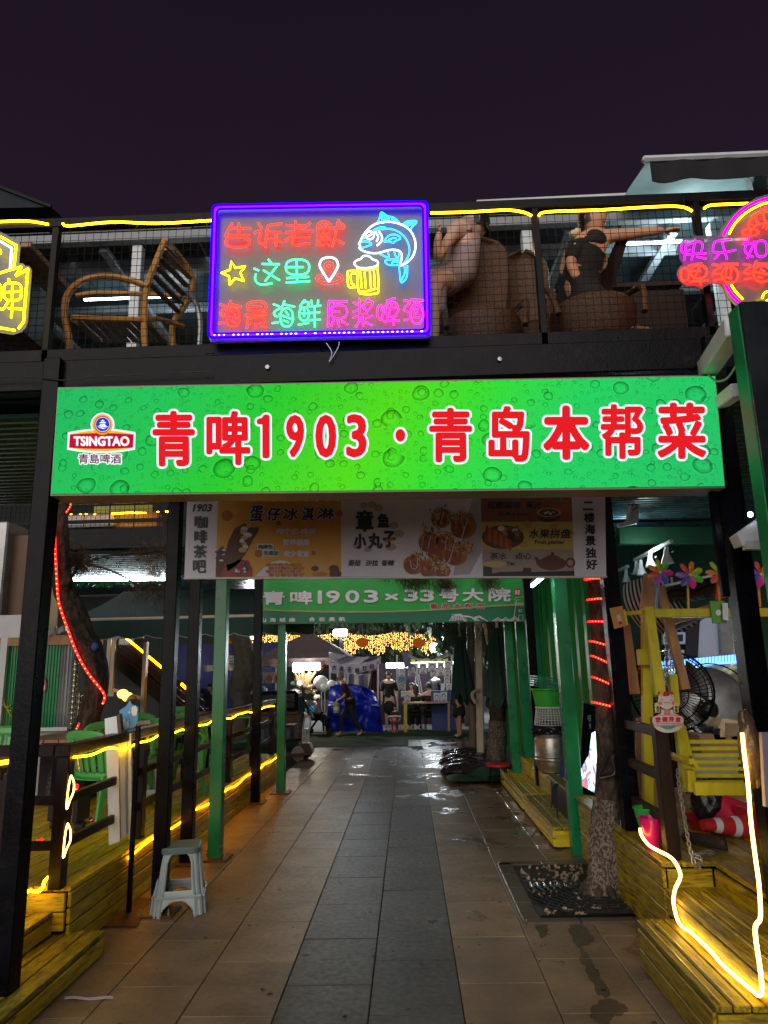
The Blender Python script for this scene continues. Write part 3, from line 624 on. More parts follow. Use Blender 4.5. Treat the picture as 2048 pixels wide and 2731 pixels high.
OR2 = pr('orange', (.42, .13, .012)); CR = pr('cream', (.60, .42, .20)); BR = pr('brown', (.10, .028, .01)); RD = pr('ketchup', (.32, .03, .01)); GN = pr('leafgreen', (.09, .16, .03)); GD = pr('golden', (.50, .20, .03))
for c, r in (((292, 208), 42), ((672, 266), 18), ((523, 488), 30), ((930, 482), 16), ((1120, 190), 24)): bdisc('orange_spot', c, r, r, cA, OR2, .001)
for i in range(23):
 x = 252+i*39
 bdisc('scallop', (x, 80), 19, 24, cA, PW if i % 2 == 0 else CR, .002, 12)
# ice cream cones, waffle, eggs
bflat('waffle_cone', [(270, 520), (300, 400), (350, 300), (420, 265), (490, 300), (520, 290), (525, 320), (480, 390), (440, 470), (380, 560), (300, 620)], cA, BR, .003)
for k in range(9): bdisc('cream_swirl', (430+rnd(-28, 28), 285+k*22), rnd(16, 34), rnd(14, 22), cA, PW if k % 2 else CR, .004+k*.0003, 12)
bflat('waffle_cone', [(207, 640), (215, 470), (260, 430), (285, 480), (280, 560), (240, 660)], cA, BR, .0035)
for k in range(12): bdisc('chocolate_bit', (rnd(215, 280), rnd(455, 540)), rnd(8, 18), rnd(5, 9), cA, PW if k % 3 == 0 else NV, .005+k*.0002, 8)
bflat('waffle_cone', [(207, 662), (210, 590), (330, 560), (380, 530), (450, 540), (480, 600), (480, 660)], cA, RD, .003)
for k in range(16): bdisc('chocolate_bit', (rnd(355, 440), rnd(560, 640)), rnd(8, 20), rnd(5, 10), cA, PW if k % 3 == 0 else NV, .005+k*.0002, 8)
a = [(500+370*i/12, 655-118*math.sin(math.pi*i/12)) for i in range(13)]
bflat('plate', a, cA, PW, .003)
for k in range(26):
 c = (600+(k % 6)*44+(k//6 % 2)*20, 572+(k//6)*24)
 if c[1] < 655: bdisc('waffle_bubble', c, 24, 14, cA, GD if k % 2 else OR2, .004+k*.00005, 12)
for c, r, m_ in (((940, 598), 28, BR), ((1000, 592), 32, CR), ((1080, 600), 38, BR), ((975, 640), 60, GD), ((1090, 638), 46, BR)): bdisc('egg', c, r, r*.75 if r < 50 else 16, cA, m_, .004+r*.00002, 14)
# octopus-ball lettering and picture
for ch, r, bd in (('章', (1240, 165, 1375, 330), 2.2), ('鱼', (1398, 190, 1490, 298), 1.9), ('小', (1225, 340, 1320, 455), 2.2), ('丸', (1330, 335, 1440, 455), 2.2), ('子', (1440, 320, 1535, 445), 2.2)): btext(ch, r, cA, PB, bd)
for c, r in (((1300, 130), 32), ((1360, 125), 34), ((1410, 150), 34), ((1520, 280), 38), ((1560, 340), 40), ((1250, 430), 34), ((1500, 440), 40), ((1330, 455), 30)): bdisc('sauce_blot', c, r, r*.7, cA, pr('palepink', (.50, .36, .38)), .001, 14)
for k in range(4): bdisc('octopus_ball', (1465+k*20, 395-k*6), 15, 13, cA, OR2 if k % 2 else GD, .009, 10)
for s_, r in (('番茄', (1185, 535, 1280, 580)), ('沙拉', (1312, 535, 1408, 580)), ('香辣', (1430, 535, 1526, 580))): btext(s_, r, cA, PB, .7, shear=.15)
bflat('tray', [(640, 60), (692, 57), (700, 490), (610, 660), (480, 672), (560, 300)], cB, pr('greywhite', (.40, .40, .46)), .001)
random.seed(11)
for (c, r) in (((390, 235), 78), ((560, 300), 98), ((300, 420), 82), ((420, 420), 70), ((500, 510), 92), ((360, 500), 70), ((180, 590), 78), ((300, 620), 74), ((400, 640), 60)):
 bdisc('octopus_ball', c, r, r*.95, cB, pr('ball_brown', (.36, .12, .022)), .003+c[1]*1e-6, 20); bdisc('octopus_ball_shade', (c[0]-r*.2, c[1]+r*.25), r*.72, r*.62, cB, pr('ball_dark', (.22, .055, .012)), .0036+c[1]*1e-6, 16)
 bdisc('sauce', (c[0]-r*.3, c[1]-r*.15), r*.5, r*.4, cB, RD, .0040+c[1]*1e-6, 12)
mbs = [MB(), MB(), MB()]
for k in range(620):
 c = random.choice(((390, 190), (560, 240), (310, 330), (440, 380), (500, 440), (200, 540), (320, 580), (400, 600), (540, 230), (600, 450))); x = c[0]+random.gauss(0, 42); y = c[1]+random.gauss(0, 30)
 if not (100 < x < 650 and 130 < y < 660): continue
 a = rnd(0, 6.28); l = rnd(9, 30); w_ = rnd(3, 9); dx, dy = math.cos(a)*l, math.sin(a)*l
 P = [BP(*cB(x-dx, y-dy)), BP(*cB(x+w_, y)), BP(*cB(x+dx, y+dy)), BP(*cB(x-w_, y+3))]
 mbs[k % 3].add([p+V(0, -.006-(k % 40)*.00005, 0) for p in P], [(0, 1, 2, 3)])
for b_, m_, in zip(mbs, (CR, BR, GD)): b_.build('bonito_flakes', m_, bn)
for pts in ([(360, 200), (345, 300), (330, 330)], [(410, 190), (385, 280)], [(600, 220), (560, 340), (540, 400), (500, 410)], [(255, 370), (235, 500)], [(310, 370), (290, 470)], [(490, 430), (450, 560), (390, 610)], [(155, 560), (170, 620), (205, 610), (210, 540)], [(430, 380), (420, 480)]):
 MB().tube([BP(*cB(*p))+V(0, -.009, 0) for p in curve_pts([V(a, b, 0) for a, b in pts], 5) for p in [(p.x, p.y)]], .0035, 5).build('mayonnaise_line', PW, bn)
mb = MB()
for k in range(36):
 x, y = (rnd(150, 420), rnd(65, 130)) if k < 18 else (rnd(165, 290), rnd(120, 290)); a = rnd(-.6, .6)+(0 if k < 18 else 1.5); l = rnd(8, 28)
 p = BP(*cB(x, y)); q2 = BP(*cB(x+l*math.cos(a), y+l*math.sin(a))); mb.bar(p+V(0, -.003, 0), q2+V(0, -.003, 0), .002, .0008)
mb.build('herb_sprig', PB, bn)
btext('现磨咖啡', (740, 108, 995, 165), cB, PB, .5, shear=.1); btext('果汁', (1035, 108, 1160, 162), cB, PB, .5, shear=.1); btext('Coffee Juice', (825, 190, 1058, 222), cB, PB, .5, shear=0)
btext('水果拼盘', (1058, 318, 1380, 390), cB, PB, .7, shear=.08); btext('Fruit platter', (1105, 403, 1332, 440), cB, PB, .5)
btext('茶水', (762, 498, 890, 552), cB, PB, .5, shear=.1); btext('点心', (950, 498, 1078, 550), cB, PB, .5, shear=.1); btext('Tea', (887, 566, 950, 594), cB, PB, .6)
bdisc('cup', (1212, 225), 85, 40, cB, BR, .003); bdisc('cup_rim', (1212, 192), 90, 34, cB, CR, .004, ring=.85); bdisc('coffee', (1212, 194), 72, 24, cB, BR, .0035)
for k in range(8): bdisc('ice_cube', (1212+rnd(-50, 50), 192+rnd(-14, 14)), 14, 7, cB, RD if k % 2 else PW, .0045+k*.0001, 6)
bflat('juice_glass', [(1240, 250), (1370, 255), (1375, 95), (1230, 90)], cB, pr('juice', (.38, .09, .015)), .002)
bdisc('leaf', (1285, 85), 30, 20, cB, GN, .004); MB().bar(BP(*cB(1300, 100))+V(0, -.006, 0), BP(*cB(1320, 58))+V(0, -.006, 0), .004, .002).build('straw', PW, bn)
bdisc('dish', (860, 380), 160, 90, cB, BR, .002)
for k in range(9): bdisc('melon_slice', (740+k*22, 350+k*9), 14, 62, cB, RD if k % 2 == 0 else OR2, .003+k*.0001)
for k in range(14): bdisc('fruit_piece', (rnd(840, 980), rnd(300, 410)), rnd(14, 28), rnd(12, 22), cB, (GN, PW, OR2, PB, GD)[k % 5], .004+k*.0001, 9)
for k in range(12): bflat('palm_leaf', [(950+k*4, 400), (1030-k*12, 300+k*2-(k % 3)*14), (960+k*2, 380)], cB, GN, .0052)
for c in ((1050, 280), (1250, 300), (1020, 435), (1370, 350)): bdisc('orange_spot', c, 34, 26, cB, pr('peach', (.55, .28, .06)), .001)
bflat('tea_table', [(710, 682), (1408, 680), (1405, 635), (1080, 645), (1076, 615), (1018, 612), (1010, 640), (845, 645), (780, 655), (778, 610), (712, 600)], cB, PB, .002)
bdisc('bowl', (800, 585), 88, 22, cB, CR, .0025)
bdisc('teapot_body', (1235, 580), 108, 52, cB, BR, .003); bdisc('teapot_lid', (1238, 535), 52, 18, cB, BR, .0032); bdisc('teapot_knob', (1238, 508), 14, 14, cB, BR, .0034); bdisc('teapot_handle', (1375, 575), 38, 38, cB, BR, .0036, ring=.6)
bflat('teapot_spout', [(1100, 530), (1125, 535), (1170, 580), (1160, 620), (1120, 590)], cB, BR, .0031)
for ch, r in zip('二楼海景独好', ((1470, 108, 1552, 175), (1478, 192, 1560, 270), (1484, 280, 1566, 358), (1488, 370, 1568, 446), (1490, 460, 1574, 540), (1494, 548, 1580, 628))): btext(ch, r, cB, PB, 1.1)
MB().bar(BP(492, 1543), BP(1617, 1539), .05, .012).build('bottom_edge', M['white_steel'], bn)
# ---- black and green posts
def steel_post(x, y, wd, z1, m, label, cat, plate=True, z0=0, grp=None, nm='steel_post'):
 t = thing(nm, label, cat, (x, y, z0), grp)
 MB().box((x, y, (z0+z1)/2), (wd, wd, z1-z0), b=.006).build('shaft', m, t)
 if plate:
  MB().box((x, y, z0+.008), (wd+.16, wd+.14, .016), b=.003).build('base_plate', M['brown_wood'], t)
  for sx_ in (-1, 1):
   for sy in (-1, 1): MB().lathe((x+sx_*(wd/2+.05), y+sy*(wd/2+.04), z0+.016), [(.009, 0), (.009, .014), (.005, .014), (.005, .04), (0, .04)], 6).build('bolt', M['grey_steel'], t)
 return t
steel_post(-1.87, 5.62, .10, 3.4, M['black_steel'], 'black steel post directly behind the plastic stool', 'post')
steel_post(-2.09, 7.0, .11, 3.4, M['black_steel'], 'black steel post between the stool post and the near left green post', 'post')
steel_post(-1.865, 7.15, .12, 3.3, M['green_steel'], 'near green steel post on the left with a bolted base plate', 'post')
steel_post(-2.09, 10.0, .11, 3.2, M['black_steel'], 'black steel post at the left end of the distant green sign', 'post')
steel_post(-1.88, 10.75, .12, 3.2, M['green_steel'], 'slim far green steel post on the left standing on the paving', 'post')
steel_post(1.60, 5.62, .12, 3.4, M['black_steel'], 'black steel post to the right of the red-lit tree trunk', 'post', plate=False)
steel_post(1.52, 7.10, .13, 3.3, M['green_steel'], 'near green steel post on the right by the stacked baskets', 'post', plate=False)
steel_post(1.52, 10.9, .12, 3.2, M['green_steel'], 'far green steel post on the right beside the folded umbrellas', 'post', plate=False)
steel_post(1.66, 9.75, .11, 3.2, M['black_steel'], 'black steel post standing on the yellow bench before the keg', 'post', plate=False, z0=.2)
for nm_, y0, y1, x in (('left', 5.62, 10.8, -1.95), ('right', 5.62, 10.9, 1.56)):
 o = MB().bar((x, y0, 3.36), (x, y1, 3.28), .10, .12, b=.005).build('roof_beam', M['black_steel']); tag(o, f'dark steel beam along the {nm_} post tops', 'beam')
for y, z, lab in ((5.62, 3.12, 'over the menu banner'), (7.12, 3.22, 'between the near green posts'), (10.8, 3.14, 'over the distant green sign')):
 o = MB().bar((-1.95, y, z+.12), (1.62, y, z+.1), .09, .10, b=.005).build('cross_beam', M['black_steel']); tag(o, f'dark steel cross beam {lab}', 'beam')
# ---- distant green sign
SY = 10.6
s2 = thing('green_banner_sign', 'unlit green banner sign with white lettering across the far end of the walkway', 'sign', (-.2, SY, 2.36))
S2 = lambda a, b: PY(a, b, SY)
c7 = lambda a, b: (680+a*.44605, 1540+b*.44605)
q = [S2(*c7(*p)) for p in ((4, 280), (1632, 262), (1625, 6), (12, 12))]
MB().prism([v+V(0, .01, 0) for v in q], V(0, .05, 0)).build('panel', pr('sign_green', (.018, .46, .07)), s2)
def s2t(s_, r, m, bold, **k): a, b = c7(r[0], r[1]); c, d = c7(r[2], r[3]); return fat_text('sign_lettering', s_, (a, b, c, d), S2, m, s2, bold=bold, lift=.012, **k)
curve = [(4+1628*i/16, 193+(212-193)*0+26*math.sin(math.pi*min(1, i/16*1.1))**1 - (i/16)*28) for i in range(17)]
flat('lower_band', [c7(*p) for p in [(4, 279), (1632, 261)]+curve[::-1]], S2, pr('sign_dark_green', (.012, .19, .09)), s2, .002)
MB().tube([S2(*c7(*p))+V(0, -.006, 0) for p in curve], .013, 5).build('cream_line', pr('creamline', (.55, .50, .28)), s2)
SW = pr('signwhite', (.85, .85, .92))
for ch, r, bd in (('青', (45, 82, 180, 165), 1.6), ('啤', (210, 80, 345, 163), 1.4), ('1', (375, 78, 402, 158), 1.6), ('9', (425, 78, 510, 156), 1.6), ('0', (540, 76, 625, 154), 1.6), ('3', (650, 75, 738, 152), 1.6), ('×', (775, 95, 858, 138), 1.6), ('3', (890, 72, 975, 145), 1.8), ('3', (985, 72, 1072, 145), 1.8), ('号', (1100, 68, 1218, 148), 1.6), ('大', (1238, 65, 1368, 145), 1.6), ('院', (1395, 62, 1530, 145), 1.6)):
 s2t(ch, r, SW, bd, outline=.9, mo=pr('signshadow', (.01, .10, .04)))
for i, ch in enumerate('青岛本帮菜'): s2t(ch, (1045+i*70, 157, 1092+i*70, 188), pr('signred', (.5, .02, .03)), .4, outline=1, mo=SW)
for i, ch in enumerate('山海城缘'): s2t(ch, (30+i*58, 241, 68+i*58, 267), SW, .4)
for i, ch in enumerate('合在奥帆'): s2t(ch, (322+i*60, 237, 360+i*60, 263), SW, .4)
flat('red_seal', [c7(*p) for p in ((1548, 110), (1588, 110), (1588, 68), (1548, 68))], S2, pr('signred', (.5, .02, .03)), s2, .006)
s2t('渔家', (1552, 74, 1584, 104), SW, .3)
mb = MB()
def ln(*pts, r=.005): mb.tube([S2(*c7(*p))+V(0, -.012, 0) for p in pts], r, 4)
for k in range(7): ln((1160+k*18, 262), (1180+k*12, 235), (1215, 218))
for k in range(5): ln((1165+k*3, 258-k*9), (1235, 252-k*8), (1262-k*4, 262-k*4))
for k in range(4): ln((1240+k*8, 228+k*3), (1280+k*12, 232+k*3), (1320+k*8, 262))
for k in range(3): ln((1300+k*6, 250-k*6), (1340, 240-k*5), (1392-k*4, 262-k*2))
for x in (1420, 1465, 1520):
 for d in (0, 10, 20): ln((x-2+d, 262), (x+32, 240+d*.8-(8 if x > 1500 else 0)), (x+70-d, 262))
ln((1545, 262), (1562, 135), (1612, 135), (1630, 262)); ln((1552, 155), (1620, 155)); ln((1550, 135), (1560, 118), (1612, 118), (1622, 135)); ln((1575, 262), (1577, 225), (1600, 225), (1602, 262)); ln((1578, 205), (1578, 193), (1592, 193), (1592, 205), (1578, 205))
mb.build('line_drawing', SW, s2)
# ================================================================ NEON SIGNS ON THE UPPER RAILING
NY = 3.93
def acrylic(name, fac=.5, tint=(.8, .8, .82)):
 m = bpy.data.materials.new(name); m.use_nodes = True; t = m.node_tree; N = t.nodes; L = t.links; b = N['Principled BSDF']
 b.inputs['Base Color'].default_value = (*tint, 1); b.inputs['Roughness'].default_value = .25
 tr_ = N.new('ShaderNodeBsdfTransparent'); tr_.inputs[0].default_value = (.85, .85, .88, 1); mx = N.new('ShaderNodeMixShader'); mx.inputs[0].default_value = fac
 nz_ = N.new('ShaderNodeTexNoise'); nz_.inputs['Scale'].default_value = 9; mr = N.new('ShaderNodeMapRange'); mr.inputs[3].default_value = fac-.08; mr.inputs[4].default_value = fac+.08
 L.new(nz_.outputs[0], mr.inputs[0]); L.new(mr.outputs[0], mx.inputs[0])
 L.new(tr_.outputs[0], mx.inputs[1]); L.new(b.outputs[0], mx.inputs[2]); L.new(mx.outputs[0], N['Material Output'].inputs[0]); return m
ACR = acrylic('clear_acrylic_sheet', .86, (.125, .125, .14))
NR = emit('red_neon', (1, .009, .004), 5.4); NG = emit('green_neon', (.03, 1, .20), 2.9); NM = emit('magenta_neon', (1, .006, .22), 4.0)
NYL = emit('yellow_neon', (1, .80, .002), 3.); NW = emit('white_neon', (.82, .95, 1), 1.6); NC = emit('cyan_neon', (.012, .30, 1), 3.); NB = emit('blue_neon', (.006, .0, 1), 3.2); NP = emit('violet_neon', (.16, .004, 1), 1.5); NPK = emit('hot_pink_neon', (1, .0, .62), 2.2)
def cN(x0, y0, s): return lambda a, b, d=0.: PY(x0+a*s, y0+b*s, NY+d)
nA = cN(560, 570, .24111); nB = cN(560, 740, .19289); nC = cN(860, 740, .19289); nD = cN(900, 550, .15672); nE = cN(1780, 500, .17179); nF = cN(0, 560, .18081)
def oval(cx, cy, rx, ry, n=20, p=2.6):
 return [(cx+rx*math.copysign(abs(math.cos(2*math.pi*k/n))**(2/p), math.cos(2*math.pi*k/n)), cy+ry*math.copysign(abs(math.sin(2*math.pi*k/n))**(2/p), math.sin(2*math.pi*k/n))) for k in range(n)]
def neon(name, cf, strokes, m, parent, r=.0055, n=7):
 r *= .92
 b_ = MB(); w_ = MB()
 for s_ in strokes:
  closed = isinstance(s_, tuple)
  pts = list(s_[0]) if closed else s_
  P = [cf(a, c) for a, c in pts]
  if len(P) > 2 and not closed: P = curve_pts(P, 4)
  elif closed and len(P) < 16: P = curve_pts(P, 4, True)
  b_.tube(P, r, n, closed=closed)
 return b_.build(name, m, parent, smooth=True)
def hard(pts): # polyline with near-sharp corners
 out = []
 for i, p in enumerate(pts):
  if 0 < i < len(pts)-1:
   for t in (-.12, .0, .12):
    q = pts[i-1] if t < 0 else pts[i+1]; k = abs(t); out.append((p[0]+(q[0]-p[0])*k, p[1]+(q[1]-p[1])*k))
  else: out.append(p)
 return out
ns = thing('neon_sign', 'rectangular blue-framed neon sign with fish, beer mug, star and Chinese characters', 'neon sign', (-.5, NY, 3.75))
bp = [PY(569, 556, NY+.042), PY(1142, 546, NY+.042), PY(1150, 902, NY+.042), PY(557, 913, NY+.042)]
def rrect(P, r, n=5):
 out = []
 for i in range(4):
  a = (P[i-1]-P[i]).normalized()*r; b_ = (P[(i+1) % 4]-P[i]).normalized()*r
  for k in range(n+1):
   t = k/n; out.append(P[i]+a*(1-t)**2+b_*t*t)
 return out
MB().prism(rrect(bp, .03), V(0, .006, 0)).build('backing_panel', ACR, ns)
ctr = sum(bp, V(0, 0, 0))/4
def inset(P, d): return [p+((ctr-p)*V(1, 0, 1)).normalized()*0+V(math.copysign(d, ctr.x-p.x), 0, math.copysign(d, ctr.z-p.z)) for p in P]
fr = [p+V(0, -.042, 0) for p in bp]
MB().tube(rrect(inset(fr, .010), .03), .0085, 7, closed=True).build('blue_tube', NB, ns, smooth=True)
MB().tube(rrect(inset(fr, .036), .03), .0065, 7, closed=True).build('blue_tube', NB, ns, smooth=True)
MB().tube(rrect(inset(fr, .023), .03), .0075, 7, closed=True).build('violet_tube', NP, ns, smooth=True)
a_, c_ = inset(fr, .023)[3], inset(fr, .023)[2]
mb = MB(); random.seed(4)
for k in range(44):
 if random.random() < .84:
  p = a_.lerp(c_, (k+.8)/45); mb.box(p+V(0, -.006, 0), (rnd(.010, .017), .008, .007), b=.003)
mb.build('white_diode', NW, ns)
neon('neon_character', nA, [[(245, 105), (165, 250)], [(215, 160), (450, 160)], [(318, 105), (325, 240)], [(175, 238), (440, 238)], (oval(305, 315, 132, 54),)], NR, ns)
neon('neon_character', nA, [[(535, 100), (570, 160)], [(490, 215), (535, 190), (566, 205), (545, 255), (540, 300), (565, 328), (600, 322)], [(795, 110), (665, 125), (635, 150), (625, 250), (608, 350), (625, 368)], [(640, 205), (795, 205)], [(730, 210), (730, 362)], [(655, 275), (800, 310)]], NR, ns)
neon('neon_character', nA, [[(845, 130), (1045, 130)], [(945, 80), (950, 200)], [(835, 205), (1135, 190)], [(1110, 100), (970, 200), (830, 302)], [(1105, 265), (960, 268)], [(945, 205), (912, 300), (945, 347), (1105, 325)]], NR, ns)
neon('neon_character', nA, [(oval(1262, 160, 76, 72, p=2.1),), [(1262, 100), (1262, 290)], [(1205, 130), (1225, 165)], [(1312, 128), (1292, 165)], [(1185, 245), (1330, 245)], [(1180, 295), (1335, 290)], [(1178, 348), (1205, 325), (1245, 345), (1285, 322), (1330, 355)], [(1345, 160), (1480, 160)], [(1420, 70), (1395, 200), (1352, 360)], [(1385, 280), (1480, 330)], [(1440, 100), (1490, 138)]], NR, ns)
neon('neon_character', nA, [[(645, 505), (680, 545)], [(575, 555), (770, 558)], [(740, 580), (610, 745)], [(590, 625), (770, 735)], [(485, 605), (540, 628)], [(510, 665), (497, 715), (520, 760), (575, 785), (690, 768)]], NG, ns)
neon('neon_character', nA, [(oval(968, 592, 130, 86),), [(850, 590), (1035, 590)], [(955, 510), (965, 750)], [(845, 712), (1095, 698)], [(840, 762), (1105, 746)]], NG, ns)
neon('neon_star', nA, [(hard([(235, 525), (280, 600), (390, 580), (335, 655), (375, 745), (280, 715), (215, 785), (210, 690), (125, 655), (220, 620), (235, 525)])[:-1],)], NYL, ns)
neon('neon_map_pin', nA, [[(1315, 750), (1245, 640), (1213, 570), (1240, 505), (1315, 482), (1390, 505), (1417, 570), (1385, 640), (1315, 750)]], NW, ns, .0065)
neon('neon_pin_ring', nA, [(oval(1315, 578, 40, 36, p=2),)], NR, ns, .007); neon('neon_pin_base', nA, [[(1235, 680), (1185, 700), (1190, 735), (1255, 765), (1350, 768), (1430, 745), (1460, 715), (1445, 685), (1400, 675)]], NR, ns)
def hai(cf, m, dx=0, r=.0052):
 neon('neon_character', cf, [[(135+dx, 370), (200+dx, 393), (222+dx, 420), (150+dx, 478), (150+dx, 515), (200+dx, 545)], [(118+dx, 632), (210+dx, 618)], [(290+dx, 322), (260+dx, 405), (247+dx, 445)], [(280+dx, 370), (432+dx, 406)], (oval(320+dx, 552, 87, 128, p=2.3),), [(305+dx, 468), (348+dx, 525)], [(212+dx, 508), (415+dx, 585)], [(266+dx, 592), (345+dx, 620)]], m, ns, r)
hai(nB, NR); hai(nB, NG, 740)
neon('neon_character', nB, [(oval(645, 400, 130, 68),), [(545, 400), (710, 400)], [(630, 475), (630, 500)], [(490, 520), (790, 503)], (oval(635, 595, 117, 44),), [(525, 645), (505, 702)], [(628, 650), (632, 702)], [(715, 650), (780, 692)]], NR, ns, .0052)
neon('neon_character', nB, [[(1310, 310), (1240, 405)], [(1270, 345), (1360, 340), (1350, 400)], (oval(1300, 505, 66, 92, p=2.2),), [(1300, 420), (1300, 540)], [(1255, 495), (1350, 495)], [(1215, 655), (1370, 625)], [(1400, 315), (1410, 375)], [(1495, 310), (1490, 375)], [(1370, 405), (1535, 388)], [(1380, 490), (1520, 480)], [(1370, 590), (1530, 580)], [(1445, 395), (1450, 690)]], NG, ns, .0052)
neon('neon_character', nC, [[(345, 330), (120, 330), (88, 350), (75, 680)], [(185, 340), (165, 380)], (oval(225, 475, 115, 97, p=2.1),), [(120, 465), (240, 475)], [(155, 590), (120, 670)], [(210, 585), (230, 680)], [(265, 605), (350, 650)]], NM, ns, .0052)
neon('neon_character', nC, [[(425, 345), (485, 370)], [(505, 295), (515, 500)], [(425, 480), (480, 450)], [(640, 290), (550, 405)], [(590, 340), (640, 325), (690, 340), (680, 390), (585, 510)], [(560, 410), (615, 455)], [(420, 560), (480, 540), (515, 560), (500, 620), (455, 685)], [(550, 505), (562, 675)], [(595, 565), (690, 520)], [(590, 615), (690, 660)]], NM, ns, .0052)
neon('neon_character', nC, [(oval(798, 480, 42, 98, p=2.2),), [(885, 325), (1005, 285)], (oval(955, 440, 90, 102, p=2.2),), [(965, 345), (895, 585)], [(890, 420), (1010, 420)], [(840, 605), (1065, 590)], [(975, 555), (985, 660)]], NM, ns, .0052)
neon('neon_character', nC, [[(1120, 315), (1180, 325), (1202, 360), (1135, 415), (1135, 455), (1190, 475)], [(1125, 590), (1190, 572)], [(1220, 300), (1400, 318)], (oval(1305, 505, 88, 136, p=2.3),), [(1275, 325), (1270, 505)], [(1330, 330), (1310, 505)], [(1250, 545), (1335, 552)]], NM, ns, .0052)
neon('neon_fish_body', nD, [[(360, 640), (390, 590), (440, 490), (530, 380), (640, 305), (760, 275), (900, 265), (1060, 300), (1190, 370), (1270, 460), (1322, 600), (1322, 740), (1270, 870), (1180, 960), (1090, 1005), (1060, 1000), (1085, 920), (1095, 830), (1060, 770), (980, 742), (860, 750), (700, 795), (560, 795), (440, 760), (375, 715), (388, 675), (360, 640)], (oval(550, 495, 72, 68, p=2),), [(510, 515), (590, 470)], [(640, 430), (692, 520), (665, 600)], [(700, 420), (758, 520), (735, 610), (670, 670)]], NW, ns, .0055)
neon('neon_fish_fins', nD, [[(605, 412), (700, 367), (800, 355), (790, 378), (700, 395), (640, 418)], [(760, 395), (860, 380), (990, 410), (1110, 490), (1190, 600), (1225, 740), (1200, 860), (1125, 975)], [(400, 590), (470, 520)], [(385, 620), (450, 598), (530, 610), (578, 650), (480, 690), (400, 715)],
 [(790, 600), (860, 510), (950, 480), (1030, 500), (1070, 550), (990, 590), (945, 625), (890, 600), (790, 605)], [(870, 570), (950, 540), (1000, 545)], [(660, 295), (710, 220), (735, 115), (770, 110), (850, 165), (960, 195), (1045, 272)], [(762, 135), (758, 260)], [(798, 155), (800, 258)], [(832, 182), (838, 255)], [(868, 195), (885, 252)], [(920, 205), (965, 240), (1010, 268)],
 [(1110, 310), (1180, 260), (1330, 248), (1335, 290), (1270, 350), (1240, 420)], [(1140, 330), (1200, 290), (1300, 280)], [(1180, 350), (1270, 300)], [(720, 810), (840, 865), (880, 850), (855, 785)], [(965, 765), (990, 850), (1020, 865), (1050, 840), (1045, 790)], [(1050, 905), (850, 910), (812, 940), (850, 990), (960, 1005), (1040, 990)], [(925, 975), (950, 950), (1050, 940)], [(1045, 1015), (1060, 1150), (1075, 1280), (1110, 1290), (1180, 1200), (1190, 1010)], [(1140, 1000), (1140, 1150), (1090, 1250)]], NC, ns, .0048)
neon('neon_beer_foam', nD, [([(330, 1030), (285, 970), (330, 920), (400, 895), (440, 850), (530, 850), (600, 905), (670, 930), (690, 980), (640, 1025), (520, 1050), (400, 1050)],)], NW, ns, .0055)
neon('neon_beer_mug', nD, [[(335, 1060), (355, 1430), (420, 1490), (620, 1490), (700, 1430), (680, 1020)], [(350, 1075), (500, 1085), (670, 1060)], [(390, 1120), (410, 1390)], [(460, 1125), (480, 1390)], [(550, 1115), (570, 1390)], [(620, 1105), (635, 1365)], [(390, 1450), (500, 1445), (660, 1400)], [(320, 1100), (195, 1103), (170, 1140), (180, 1330), (215, 1380), (330, 1372)], [(320, 1145), (240, 1150), (225, 1200), (242, 1315), (290, 1332)]], NYL, ns, .005)
# right round sign
nr = thing('neon_sign', 'round pink and yellow neon sign with a red shrimp and purple and red characters', 'neon sign', (2.2, NY, 3.9))
ol = [(245, 1195), (190, 1120), (185, 1050), (150, 1000), (150, 920), (200, 850), (280, 772), (350, 790), (420, 750), (790, 745), (830, 640), (1000, 420), (1200, 260), (1400, 150), (1650, 80), (1950, 120), (2300, 350), (2500, 700), (2550, 1100), (2450, 1500), (2200, 1850), (1900, 2010), (1500, 2010), (1250, 1950), (1050, 1835), (940, 1720), (830, 1500), (680, 1490), (600, 1530), (520, 1580), (430, 1530), (280, 1530), (180, 1450), (145, 1350), (150, 1290), (200, 1215)]
bk = [nE(a, b, .042) for a, b in ol]; MB().prism(bk, V(0, .006, 0)).build('backing_panel', ACR, nr)
NPU = emit('purple_neon', (.75, .006, 1), 1.7)
neon('neon_character', nE, [[(225, 870), (213, 960), (250, 1010), (360, 965)], [(295, 825), (262, 1130)], [(320, 885), (430, 845), (520, 850), (545, 910), (520, 1010)], [(430, 805), (375, 1130)], [(300, 1040), (600, 1020)], [(455, 1075), (600, 1105)]], NPU, nr, .0058)
neon('neon_character', nE, [[(990, 805), (790, 828), (735, 850), (705, 960), (745, 1010), (900, 1005), (1060, 970)], [(850, 855), (925, 1115)], [(810, 1020), (730, 1110)]], NPU, nr, .0058)
neon('neon_character', nE, [[(1270, 775), (1200, 960), (1260, 1040), (1330, 1080)], [(1350, 835), (1330, 900), (1240, 1100)], [(1170, 870), (1370, 865)], (oval(1455, 950, 90, 126),)], NPU, nr, .0058)
neon('neon_character', nE, [(oval(270, 1350, 62, 98),), [(325, 1215), (530, 1175)], (oval(485, 1310, 125, 105, p=2.2),), [(500, 1225), (400, 1450)], [(380, 1300), (520, 1300)], [(340, 1465), (630, 1440)], [(505, 1430), (520, 1515)]], NR, nr, .0062)
neon('neon_character', nE, [[(700, 1195), (800, 1210), (825, 1240), (725, 1300), (745, 1330), (830, 1345)], [(725, 1440), (830, 1415)], [(840, 1190), (1100, 1190)], (oval(970, 1360, 125, 120, p=2.3),), [(915, 1205), (910, 1360)], [(1000, 1205), (980, 1360)], [(870, 1395), (1000, 1400)]], NR, nr, .0062)
